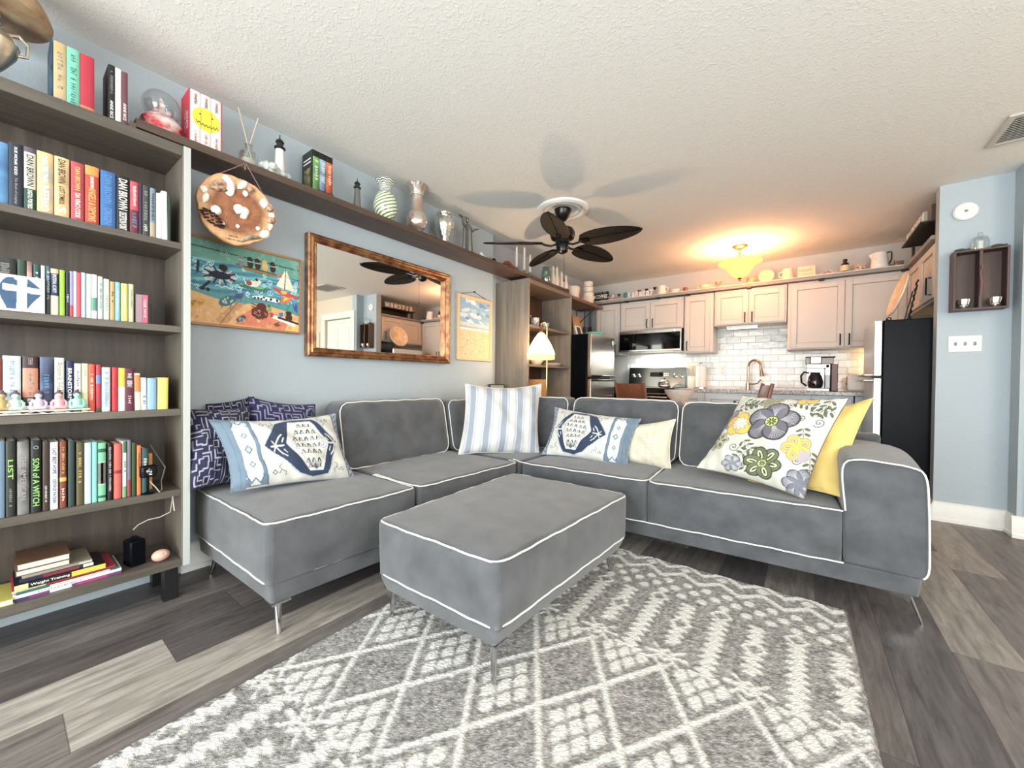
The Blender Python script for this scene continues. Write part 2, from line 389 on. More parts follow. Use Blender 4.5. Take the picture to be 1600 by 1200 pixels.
def tile_mat():
    m_ = bpy.data.materials.new('glossy subway tile'); m_.use_nodes = True; nt = m_.node_tree; N = nt.nodes; L = nt.links; b = N['Principled BSDF']
    tc = N.new('ShaderNodeTexCoord'); sp = N.new('ShaderNodeSeparateXYZ'); cb = N.new('ShaderNodeCombineXYZ')
    L.new(tc.outputs['Object'], sp.inputs[0]); L.new(sp.outputs[0], cb.inputs[0]); L.new(sp.outputs[2], cb.inputs[1])
    bk = N.new('ShaderNodeTexBrick'); bk.inputs['Scale'].default_value = 1.0; bk.inputs['Brick Width'].default_value = 0.155; bk.inputs['Row Height'].default_value = 0.078
    bk.inputs['Mortar Size'].default_value = 0.0028; bk.inputs['Mortar Smooth'].default_value = 0.4; bk.inputs['Bias'].default_value = 0.0
    bk.inputs['Color1'].default_value = (*lin((238,238,234)), 1); bk.inputs['Color2'].default_value = (*lin((205,207,205)), 1); bk.inputs['Mortar'].default_value = (*lin((170,170,168)), 1)
    L.new(cb.outputs[0], bk.inputs['Vector']); L.new(bk.outputs['Color'], b.inputs['Base Color'])
    b.inputs['Roughness'].default_value = 0.12
    nz = N.new('ShaderNodeTexNoise'); nz.inputs['Scale'].default_value = 14; L.new(cb.outputs[0], nz.inputs['Vector'])
    ad = N.new('ShaderNodeMath'); ad.operation = 'MULTIPLY_ADD'; ad.inputs[1].default_value = -1.0; L.new(bk.outputs['Fac'], ad.inputs[0]); L.new(nz.outputs['Fac'], ad.inputs[2])
    bp = N.new('ShaderNodeBump'); bp.inputs['Strength'].default_value = 0.5; bp.inputs['Distance'].default_value = 0.006; L.new(ad.outputs[0], bp.inputs['Height']); L.new(bp.outputs[0], b.inputs['Normal'])
    return m_
M_TILE = tile_mat()

H = 2.44
XR = 2.9; YF = -2.6; YB = 5.55
def S(name, mb, m_, **k):
    o = mb.build(name, m_, None, **k); o['kind'] = 'structure'; return o
S('floor', MB().box((-3.0, YF-0.1, -0.1), (XR+0.2, YB+0.2, 0)), M_FLOOR)
S('ceiling', MB().box((-3.0, YF-0.1, H), (XR+0.2, YB+0.2, H+0.1)), M_CEIL)
wl = MB().prism([(-3.0, YF-0.1), (-2.5, YF-0.1), (-2.5, 3.0), (-2.62, 3.0), (-2.62, YB), (-3.0, YB)], 0, H)
S('wall_left', wl, M_WALL)
S('wall_back', MB().box((-3.0, YB, 0), (XR+0.2, YB+0.2, H)), M_WALLK)
# wall end beside the right refrigerator and the hall wall with its door
S('wall_right', MB().prism([(0.78, 4.14), (1.13, 4.14), (1.13, 4.26), (1.13, YB), (1.25, YB), (1.25, 4.40), (1.25, 4.14), (1.25, 4.0), (1.13, 4.0), (1.13, 4.13), (0.78, 4.13)][:0] or
  [(0.78, 4.14), (1.13, 4.14), (1.13, 4.0), (1.25, 4.0), (1.25, YB), (1.13, YB), (1.13, 4.24), (0.78, 4.24)], 0, H), M_WALL)
hw = MB().box((1.25, 4.0, 0), (1.27, 4.12, H)).box((2.07, 4.0, 0), (XR, 4.12, H)).box((1.27, 4.0, 2.06), (2.07, 4.12, H))
S('wall_hall', hw, M_WALLC)
wr = MB().box((XR, YF-0.1, 0), (XR+0.1, -1.2, H)).box((XR, 1.5, 0), (XR+0.1, YB, H)).box((XR, -1.2, 0), (XR+0.1, 1.5, 0.7)).box((XR, -1.2, 2.2), (XR+0.1, 1.5, H))
S('wall_east', wr, M_WALLC)
wf = MB().box((-2.5, YF-0.1, 0), (-2.35, YF, H)).box((1.85, YF-0.1, 0), (XR, YF, H)).box((-2.35, YF-0.1, 2.2), (1.85, YF, H))
S('wall_front', wf, M_WALL)
# windows
M_PANE = glass_mat('window pane glass', (240,248,250), 0.01, 0.97)
w = empty('window_1', (XR+0.05, 0.15, 0.7), kind='structure')
MB().box((XR, -1.2, 0.7), (XR+0.1, -1.14, 2.2)).box((XR, 1.44, 0.7), (XR+0.1, 1.5, 2.2)).box((XR, 0.12, 0.7), (XR+0.1, 0.18, 2.2)).box((XR, -1.14, 2.14), (XR+0.1, 1.44, 2.2)).box((XR, -1.14, 0.7), (XR+0.1, 1.44, 0.76)).build('window_frame', M_WHITE, w)
MB().box((XR+0.045, -1.14, 0.76), (XR+0.05, 0.12, 2.14)).box((XR+0.045, 0.18, 0.76), (XR+0.05, 1.44, 2.14)).build('pane', M_PANE, w)
w = empty('door_1', (-0.25, YF-0.05, 0), kind='structure')
f = MB()
for x0 in (-2.35, -0.28, 1.79): f.box((x0, YF-0.08, 0), (x0+0.06, YF-0.02, 2.2))
f.box((-2.29, YF-0.08, 2.14), (1.79, YF-0.02, 2.2)).box((-2.29, YF-0.08, 0), (1.79, YF-0.02, 0.06)); f.build('door_frame', M_WHITE, w)
MB().box((-2.29, YF-0.052, 0.06), (-0.28, YF-0.048, 2.14)).box((-0.22, YF-0.052, 0.06), (1.79, YF-0.048, 2.14)).build('pane', M_PANE, w)
# hall door with casing
d = empty('door_2', (1.67, 4.06, 0), kind='structure')
MB().box((1.165, 3.975, 0), (1.275, 3.999, 2.06)).box((2.065, 3.975, 0), (2.175, 3.999, 2.06)).box((1.165, 3.975, 2.06), (2.175, 3.999, 2.17)).build('door_casing', M_WHITE, d, bevel=0.006)
dm = MB().box((1.28, 4.03, 0.01), (2.06, 4.07, 2.05))
for z0, z1 in ((0.2, 0.9), (1.05, 1.9)):
    for x0, x1 in ((1.38, 1.62), (1.72, 1.96)): dm.box((x0, 4.02, z0), (x1, 4.03, z1))
dm.build('door_leaf', M_WHITE, d, bevel=0.004)
MB().cyl((1.345, 4.03, 0.98), (1.345, 3.99, 0.98), 0.012).ball((1.345, 3.975, 0.98), 0.026).build('door_handle', mat('brushed nickel', (180,178,172), 0.28, 1.0), d)
# baseboards
def base_profile(p0, p1, nrm, ext0=0, ext1=0):
    p0 = Vector((*p0, 0)); p1 = Vector((*p1, 0)); n = Vector((*nrm, 0))
    prof = [(0, 0), (0.022, 0), (0.022, 0.022), (0.014, 0.03), (0.014, 0.112), (0.009, 0.122), (0.009, 0.132), (0.0, 0.14)]
    vs = []; k = len(prof)
    for p in (p0, p1):
        for o_, z in prof: vs.append(p + n*o_ + Vector((0, 0, z)))
    return vs, [tuple(range(k)), tuple(range(k, 2*k))[::-1]] + [(i, k+i, k+(i+1) % k, (i+1) % k) for i in range(k)]
S('baseboard_right', MB().add(*base_profile((0.78, 4.14), (1.13, 4.14), (0, -1))).add(*base_profile((1.13, 4.14), (1.13, 4.0), (-1, 0))).add(*base_profile((1.108, 4.0), (1.165, 4.0), (0, -1))).add(*base_profile((0.78, 4.24), (0.78, 4.118), (-1, 0))), M_WHITE)
S('baseboard_left', MB().add(*base_profile((-2.5, 2.99), (-2.5, 0.56), (1, 0))), M_WHITE)
# ceiling medallion
P0 = P(878, 326, 2, H); FC = Vector((-1.645, 2.885, H))
med = empty('ceiling_medallion', (FC.x, FC.y, H), label='round white plaster medallion on the ceiling around the fan canopy', cat='medallion')
MB().lathe([(0.215, 0), (0.212, -0.012), (0.195, -0.024), (0.175, -0.024), (0.162, -0.010), (0.150, -0.010), (0.142, -0.018), (0.13, -0.018), (0.12, -0.006), (0.0, -0.006)], (FC.x, FC.y, H), 48).build('medallion_ring', M_WHITE, med)
# ceiling air vent
vc = [P(px, py, 2, H) for px, py in ((1541,230),(1573,181))]
v = empty('ceiling_vent', (1.03, 3.45, H), label='slatted metal air return grille on the ceiling at the right', cat='vent')
x0, x1, y0, y1 = 0.865, 1.35, 3.262, 3.62
MV = mat('vent enamel', (196,192,184), 0.5)
f = MB().box((x0, y0, H-0.012), (x1, y0+0.03, H)).box((x0, y1-0.03, H-0.012), (x1, y1, H)).box((x0, y0+0.03, H-0.012), (x0+0.03, y1-0.03, H)).box((x1-0.03, y0+0.03, H-0.012), (x1, y1-0.03, H))
f.build('frame', MV, v, bevel=0.003)
MB().box((x0+0.03, y0+0.03, H-0.002), (x1-0.03, y1-0.03, H)).build('duct_opening', mat('vent dark', (30,28,26), 0.9), v)
for i in range(13):
    yy = y0+0.045+i*0.0223
    MB().obox((0.5*(x0+x1), yy, H-0.008), (0.5*(x1-x0)-0.03, 0.0055, 0.001), Matrix.Rotation(math.radians(35), 3, 'X')).build('slat', MV, v)
# ================================================================ bookcases and the long shelf
M_BC = wood('weathered walnut laminate', (58,50,44), (90,80,71), 2, 2.4, 0.42)
M_BCE = wood('bookcase grey face edge', (74,67,60), (102,94,85), 1, 2.4, 0.4)
M_BCV = wood('bookcase grey stile', (96,89,80), (122,114,104), 2, 2.4, 0.4)
M_BCB = wood('bookcase back panel', (56,48,42), (88,77,67), 2, 2.0, 0.5)
M_BLACK = mat('black painted wood', (18,18,20), 0.45)
def bookcase(name, x0, x1, y0, y1, z0, z1, shelves, label, side=0.03, face=0.05, legs=True, mats=None):
    """x0 wall side, x1 front; shelves: list of (top, thickness)"""
    ms, mf, mbk = mats or (M_BC, M_BCE, M_BCB)
    r = empty(name, (0.5*(x0+x1), 0.5*(y0+y1), 0), label=label, cat='bookcase')
    for a, b in ((y0, y0+side), (y1-side, y1)):
        MB().box((x0, a, z0), (x1, b, z1)).build('side_panel', mats[0] if mats else M_BCV, r, bevel=0.002)
    MB().box((x0+0.004, y0+side, z0+side), (x0+0.012, y1-side, z1-side)).build('back_panel', mbk, r)
    MB().box((x0+0.012, y0+side, z1-0.045), (x1, y1-side, z1)).build('top_board', mf, r, bevel=0.002)
    MB().box((x0+0.012, y0+side, z0), (x1, y1-side, z0+0.035)).build('bottom_board', mf, r, bevel=0.002)
    for (t, th) in shelves:
        MB().box((x0+0.012, y0+side, t-th), (x1-0.006, y1-side, t)).build('shelf', mf, r, bevel=0.0015)
    if legs:
        for yy in (y0+0.03, y1-0.085):
            for xx in (x0+0.02, x1-0.075):
                MB().box((xx, yy, 0), (xx+0.05, yy+0.05, z0)).build('leg', M_BLACK, r, bevel=0.002)
    return r
BX = -2.2
bookcase('bookcase', -2.495, BX, -0.62, 0.528, 0.147, 2.007,
   [(1.580, 0.028), (1.213, 0.028), (0.848, 0.03), (0.492, 0.032)], 'tall dark weathered wood bookcase full of books at the left edge of the room')
bookcase('bookcase', -2.61, -2.2, 3.19, 4.10, 0.02, 2.012,
   [(1.555, 0.025), (1.155, 0.025), (0.75, 0.025), (0.35, 0.025)], 'grey brown wood bookcase holding mugs and dishes beside the stainless refrigerator', legs=False,
   mats=(wood('driftwood laminate', (118,108,98), (150,140,128), 2, 1.6, 0.45), wood('driftwood edge', (104,90,80), (136,122,110), 1, 1.6, 0.45), wood('walnut inner back', (78,50,38), (104,72,56), 2, 2, 0.5)))
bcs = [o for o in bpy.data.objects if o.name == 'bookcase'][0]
MB().box((BX, 0.503, 0.147), (BX+0.003, 0.528, 2.007)).build('face_edge_glare', mat('pale edge glare', (186,190,186), 0.3), bcs, bevel=0.001)  # window glare on the front edge, put in as a pale strip
M_SH = wood('walnut shelf board', (64,50,42), (98,78,66), 1, 2.2, 0.45)
SZ0, SZ1 = 2.045, 2.083
sh = empty('wall_shelf', (-2.39, 2.2, SZ0), label='long dark walnut shelf running along the left wall above the mirror', cat='shelf')
MB().box((-2.495, 0.36, SZ0), (-2.27, 4.16, SZ1)).build('board', M_SH, sh, bevel=0.003)

# ================================================================ sofa
M_FAB = mat('charcoal velvet weave', (80,81,84), 0.85, noise=0.28, nscale=9, bump=0.35, bscale=700, sheen=0.35)
M_PIPE = mat('white cotton piping', (232,230,222), 0.7)
M_CHROME = mat('chrome', (215,215,215), 0.08, 1.0)
def softblock(pts_b, pts_t, mat_, name, parent, bevel=0.025, puff=0.012):
    """cushion block between bottom and top quads; the top crowned"""
    nb = [Vector(p) for p in pts_b]; nt_ = [Vector(p) for p in pts_t]
    def face_pt(a, b, c, d, u, v): return (a*(1-u)+b*u)*(1-v) + (d*(1-u)+c*u)*v
    n = 13
    mb = MB()
    def top(u, v):
        p = face_pt(*nt_, u, v); s_ = (1-(2*u-1)**4)*(1-(2*v-1)**4); return p + Vector((0, 0, puff*s_))
    mb.grid(top, n, n)
    # bottom
    mb.grid(lambda u, v: face_pt(*nb, u, v), 2, 2)
    for i in range(4):
        a, b, c, d = nb[i], nb[(i+1) % 4], nt_[(i+1) % 4], nt_[i]
        nrm = (b-a).cross(d-a).normalized()
        mb.grid(lambda u, v: face_pt(a, b, c, d, u, v) + nrm*(puff*0.8*(1-(2*u-1)**4)*(1-(2*v-1)**2)), n, 7)
    me = mb.mesh(name); bm = bmesh.new(); bm.from_mesh(me)
    bmesh.ops.remove_doubles(bm, verts=bm.verts, dist=0.0008); bmesh.ops.recalc_face_normals(bm, faces=bm.faces); bm.to_mesh(me); bm.free()
    o = link_mesh(name, me, mat_, parent, True, sharp=60)
    b = o.modifiers.new('bevel', 'BEVEL'); b.width = bevel; b.segments = 3; b.limit_method = 'ANGLE'; b.angle_limit = math.radians(50)
    return o
def piping(name, pts, parent, r=0.0035, closed=False):
    # soften corners and sway a little like sewn cord
    P_ = [Vector(p) for p in pts]; out = []
    n = len(P_)
    segs = n if closed else n-1
    for i in range(segs):
        a, b = P_[i], P_[(i+1) % n]
        L_ = (b-a).length; k = max(2, int(L_/0.03))
        for j in range(k): out.append(a.lerp(b, j/k))
    if not closed: out.append(P_[-1])
    for it in range(2):
        o2 = [p.copy() for p in out]
        for i in range(len(out)):
            if not closed and (i == 0 or i == len(out)-1): continue
            o2[i] = (out[i-1]+out[i]*2+out[(i+1) % len(out)])/4
        out = o2
    for i, p in enumerate(out): p.z += 0.0015*math.sin(i*0.7)+0.001*math.sin(i*1.9)
    return MB().tube(out, r, 8, closed=closed).build(name, M_PIPE, parent)
def V(x, y, z): return Vector((x, y, z))
def sleg(name, top, foot, parent, w=0.026):
    """flat flared chrome leg"""
    top = Vector(top); foot = Vector(foot)
    MB().obox((top.x, top.y, top.z-0.004), (0.035, 0.035, 0.004)).cyl(top, foot, 0.016, 0.009, 12).build(name, M_CHROME, parent)

ZT, ZL, ZB = 0.44, 0.205, 0.125
# left run front line F0(-1.60,.615) -> F1(-1.535,2.10), right run front line R0(-1.505,2.13) -> R1(.156,2.23)
sofa = empty('sectional_sofa', (-1.6, 2.2, 0), label='charcoal grey L-shaped sectional sofa with white piping and chrome legs', cat='sofa')
def seat(corners, name='seat_cushion', zl=ZL, zt=ZT):
    """corners bottom order around, z ignored; front edge is corner0->corner1"""
    return softblock([V(x, y, zl) for x, y in corners], [V(x, y, zt) for x, y in corners], M_FAB, name, sofa, 0.02, 0.012)
A0 = (-1.600, 0.615); A1 = (-1.570, 1.292); A2 = (-1.568, 1.305); A3 = (-1.535, 2.115)
W0 = (-2.42, 0.60); W1 = (-2.42, 1.292); W2 = (-2.42, 1.305); W3 = (-2.42, 3.02)
seat([A0, A1, W1, W0])
C0 = (-1.52, 2.128); 
seat([A2, A3, (-2.40, 2.13), W2])
seat([(-1.53, 2.140), (-1.53, 2.99), (-2.40, 2.99), (-2.40, 2.145)])          # corner seat
B1 = (-0.690, 2.178); B2 = (-0.683, 2.180); B3 = (0.150, 2.230)
seat([(-1.512, 2.135), B1, (-0.72, 3.0), (-1.515, 3.0)])
seat([B2, B3, (0.12, 3.02), (-0.713, 3.0)])
# base rails
softblock([V(-1.61,0.635,ZB), V(-1.545,2.13,ZB), V(-2.40,2.13,ZB), V(-2.40,0.615,ZB)], [V(-1.608,0.625,ZL), V(-1.54,2.13,ZL), V(-2.41,2.13,ZL), V(-2.41,0.61,ZL)], M_FAB, 'base_frame', sofa, 0.012, 0.0)
softblock([V(-1.55,2.145,ZB), V(0.395,2.258,ZB), V(0.37,3.10,ZB), V(-2.40,3.05,ZB)], [V(-1.55,2.142,ZL), V(0.402,2.252,ZL), V(0.375,3.10,ZL), V(-2.41,3.05,ZL)], M_FAB, 'base_frame', sofa, 0.012, 0.0)
# piping on seats
e = 0.003
def pp(c, z, k=0.0): return V(c[0], c[1], z)
piping('piping', [pp(W0, ZT-.006), pp((-1.603,0.612), ZT-.006), pp((-1.567,1.290), ZT-.004), pp((-1.95,1.292), ZT+.004)], sofa)
piping('piping', [pp((-1.95,1.306), ZT+.004), pp((-1.564,1.306), ZT-.004), pp((-1.531,2.118), ZT-.006), pp((-1.62,2.135), ZT)], sofa)
piping('piping', [pp((-1.60,2.160), ZT+.002), pp((-1.508,2.131), ZT-.005), pp((-0.689,2.174), ZT-.005), pp((-0.70,2.6), ZT+.004)], sofa)
piping('piping', [pp((-0.70,2.6), ZT+.004), pp((-0.680,2.176), ZT-.005), pp((0.150,2.226), ZT-.005)], sofa)
piping('piping', [pp((-2.40,0.602), ZL+.004), pp((-1.604,0.612), ZL+.002), pp((-1.537,2.115), ZL+.004)], sofa)
piping('piping', [pp((-1.53,2.138), ZL+.004), pp((-0.69,2.172), ZL+.003), pp((0.155,2.222), ZL+.004)], sofa)
# arm: block with leaning outer side
af = 2.235; ab = 3.10
prof = [(0.158, ZL+.005), (0.152, 0.44), (0.143, 0.615), (0.150, 0.652), (0.178, 0.668), (0.365, 0.655), (0.393, 0.645), (0.405, 0.612), (0.412, 0.44), (0.415, ZL+.012), (0.40, ZL+.002)]
mb = MB(); n = len(prof); N_ = 9
vs = []
for j in range(N_):
    t = j/(N_-1); y = af+(ab-af)*t
    bow = 0.012*math.sin(PI*t); hump = 0.028*math.sin(PI*min(1, t*1.15))
    for i, (x, z) in enumerate(prof):
        vs.append((x-0.02*t+(bow if x > 0.3 else 0), y + 0.02*(x-0.15), z + (hump if z > 0.6 else 0)))
fs = [tuple(range(n))[::-1], tuple(range((N_-1)*n, N_*n))] + [(j*n+i, j*n+(i+1) % n, (j+1)*n+(i+1) % n, (j+1)*n+i) for j in range(N_-1) for i in range(n)]
mb.add(vs, fs).build('arm', M_FAB, sofa, bevel=0.008, sharp=50)
piping('piping', [V(0.158,af-.004,ZT-.002), V(0.143,af-.005,0.60), V(0.147,af-.005,0.650), V(0.176,af-.004,0.668), V(0.27,af-.002,0.664), V(0.362,af-.001,0.657), V(0.392,af,0.648), V(0.407,af+.001,0.612), V(0.414,af+.001,0.44), V(0.418,af+.002,0.225), V(0.400,af-.001,0.212)], sofa)
# back frame behind cushions
MB().prism([(-2.49, 1.28), (-2.40, 1.28), (-2.40, 3.03), (0.37, 3.08), (0.37, 3.17), (-2.49, 3.12)], ZB, 0.70).build('back_frame', M_FAB, sofa, bevel=0.02)
def backcush(c4, t, top, name='back_cushion', lean=0.07, zb=0.448, pinch=0.0, roundt=0.05, pipe=True, seed=0, bulge=0.035):
    """c4: (p0,p1) seat-level front edge xy; normal towards the room nx,ny; box cushion leaning back"""
    (x0, y0), (x1, y1), (nx, ny) = c4
    a = V(x0, y0, zb); ex = V(x1-x0, y1-y0, 0); L_ = ex.length; ex.normalize(); nn = V(nx, ny, 0).normalized(); h = top-zb
    rnd = random.Random(seed)
    ph = [rnd.uniform(0, 6) for _ in range(6)]
    def outline(s_, inset=0.0):
        """rounded rectangle outline param 0..1 -> (u along, w up)"""
        r = roundt; w_, h_ = L_-2*inset, h-2*inset
        per = [(w_-2*r), PI*r/2, (h_-2*r), PI*r/2, (w_-2*r), PI*r/2, (h_-2*r), PI*r/2]; T = sum(per); q = s_*T
        for k, l in enumerate(per):
            if q <= l or k == 7: break
            q -= l
        f = q/l
        C = [(w_-r, r), (w_-r, h_-r), (r, h_-r), (r, r)]
        if k == 0: p = (r+f*(w_-2*r), 0)
        elif k == 2: p = (w_, r+f*(h_-2*r))
        elif k == 4: p = (w_-r-f*(w_-2*r), h_)
        elif k == 6: p = (0, h_-r-f*(h_-2*r))
        else:
            cx, cy = C[(k-1)//2]; a0 = -PI/2+PI/2*((k-1)//2); th = a0+f*PI/2; p = (cx+r*math.cos(th), cy+r*math.sin(th))
        return p[0]+inset, p[1]+inset
    NS = 72
    def wpos(u, w, d):
        return a + ex*u + V(0,0,1)*(w*(1-0.02)) - nn*(lean*w/h) - nn*(t*d)
    vs = []; rings = []
    def crumple(u, w): return 0.009*math.sin(u*15+w*9+ph[0]) + 0.008*math.sin(w*21-u*8+ph[1]) + 0.005*math.sin(u*37+ph[2]+w*15)
    levels = []
    for k in range(9):  # front face rings centre -> edge
        levels.append(('f', k/8))
    for k in range(1, 5): levels.append(('s', k/4))
    for k in range(7, -1, -1): levels.append(('b', k/8))
    for typ, q in levels:
        ring = []
        for i in range(NS):
            u, w = outline(i/NS)
            cu, cw = L_/2, h/2
            if typ == 's': uu, ww, d = u, w, q; uu += (u-cu)/L_*0.012*math.sin(PI*q); 
            else:
                uu, ww = cu+(u-cu)*q, cw+(w-cw)*q
                g = 1-q**4
                d = -(bulge*g + crumple(uu, ww)*g)/t if typ == 'f' else 1+0.015*g/t
            ring.append(len(vs)); vs.append(wpos(uu, ww, d))
        rings.append(ring)
    fs = [(rings[k][i], rings[k][(i+1) % NS], rings[k+1][(i+1) % NS], rings[k+1][i]) for k in range(len(rings)-1) for i in range(NS)]
    me = MB().add(vs, fs).mesh(name); bm = bmesh.new(); bm.from_mesh(me); bmesh.ops.remove_doubles(bm, verts=bm.verts, dist=0.0005); bmesh.ops.recalc_face_normals(bm, faces=bm.faces); bm.to_mesh(me); bm.free()
    o = link_mesh(name, me, M_FAB, sofa, True, sharp=70)
    if pipe:
        MB().tube([wpos(*outline(i/NS), -0.012) + V(0,0,0.002*math.sin(i*1.3)) for i in range(NS)], 0.0034, 8, closed=True).build('piping', M_PIPE, o)
    return o
backcush(((-2.14, 1.235), (-2.14, 2.075), (1, 0)), 0.17, 0.852, seed=1, lean=0.08, roundt=0.07)
backcush(((-2.12, 2.10), (-2.03, 2.62), (1, -0.1)), 0.17, 0.835, seed=2, lean=0.08)
backcush(((-1.98, 2.60), (-1.50, 2.69), (0.05, -1)), 0.17, 0.86, seed=3, lean=0.08)
backcush(((-1.455, 2.69), (-0.672, 2.70), (0, -1)), 0.17, 0.868, seed=4, lean=0.10, roundt=0.06)
backcush(((-0.645, 2.70), (0.12, 2.715), (0, -1)), 0.17, 0.866, seed=5, lean=0.10, roundt=0.06)
for tp, ft in (((-1.635, .665, ZB), (-1.612, .66, 0)), ((-2.33, .67, ZB), (-2.36, .65, 0)), ((-1.60, 2.30, ZB), (-1.58, 2.28, 0)), ((-2.33, 2.9, ZB), (-2.36, 2.93, 0)), ((0.33, 3.02, ZB), (0.36, 3.05, 0)), ((-0.7, 3.0, ZB), (-0.7, 3.03, 0))):
    sleg('leg', tp, ft, sofa)
# flared plate leg at the right front
MB().add([V(0.27,2.275,ZB), V(0.375,2.275,ZB), V(0.375,2.30,ZB), V(0.27,2.30,ZB), V(0.345,2.283,0.095), V(0.372,2.283,0.085), V(0.372,2.292,0.085), V(0.345,2.292,0.095)], [(0,1,5,4),(1,2,6,5),(2,3,7,6),(3,0,4,7),(4,5,6,7),(3,2,1,0)]).cyl((0.368,2.287,ZB), (0.411,2.299,0), 0.0075, 0.005, 10).build('leg', M_CHROME, sofa)

# ================================================================ ottoman
ott = empty('ottoman', (-1.07, 1.43, 0.013), label='rectangular charcoal ottoman with white piping standing on the rug', cat='ottoman')
OT = [(-1.378,0.935), (-0.756,0.945), (-0.706,1.935), (-1.425,1.925)]
OL = [(-1.357,0.928), (-0.750,0.937), (-0.705,1.925), (-1.42,1.915)]
softblock([V(x, y, 0.207) for x, y in OL], [V(x, y, 0.42) for x, y in OT], M_FAB, 'seat_cushion', ott, 0.018, 0.014)
OB = [(-1.34,0.95), (-0.775,0.955), (-0.735,1.90), (-1.40,1.90)]
softblock([V(x, y, 0.14) for x, y in OB], [V(x, y, 0.207) for x, y in OL], M_FAB, 'base_frame', ott, 0.012, 0.0)
piping('piping', [V(x*1.002-(-1.07)*.002, y, 0.413) for x, y in OT], ott, closed=True)
piping('piping', [V(x*1.004+1.07*.004, y, 0.209) for x, y in OL], ott, closed=True)
M_ACR = mat('polished steel leg', (200,204,206), 0.12, 1.0)
for (x, y), (dx, dy) in (((-0.80,0.985),(.02,-.025)), ((-0.79,1.87),(.01,.035)), ((-1.33,0.985),(-.005,-.01)), ((-1.37,1.86),(-.02,.03))):
    MB().obox((x, y, 0.137), (0.03, 0.03, 0.003)).cyl((x, y, 0.137), (x+dx, y+dy, 0.0172), 0.013, 0.008, 12).build('leg', M_ACR, ott)

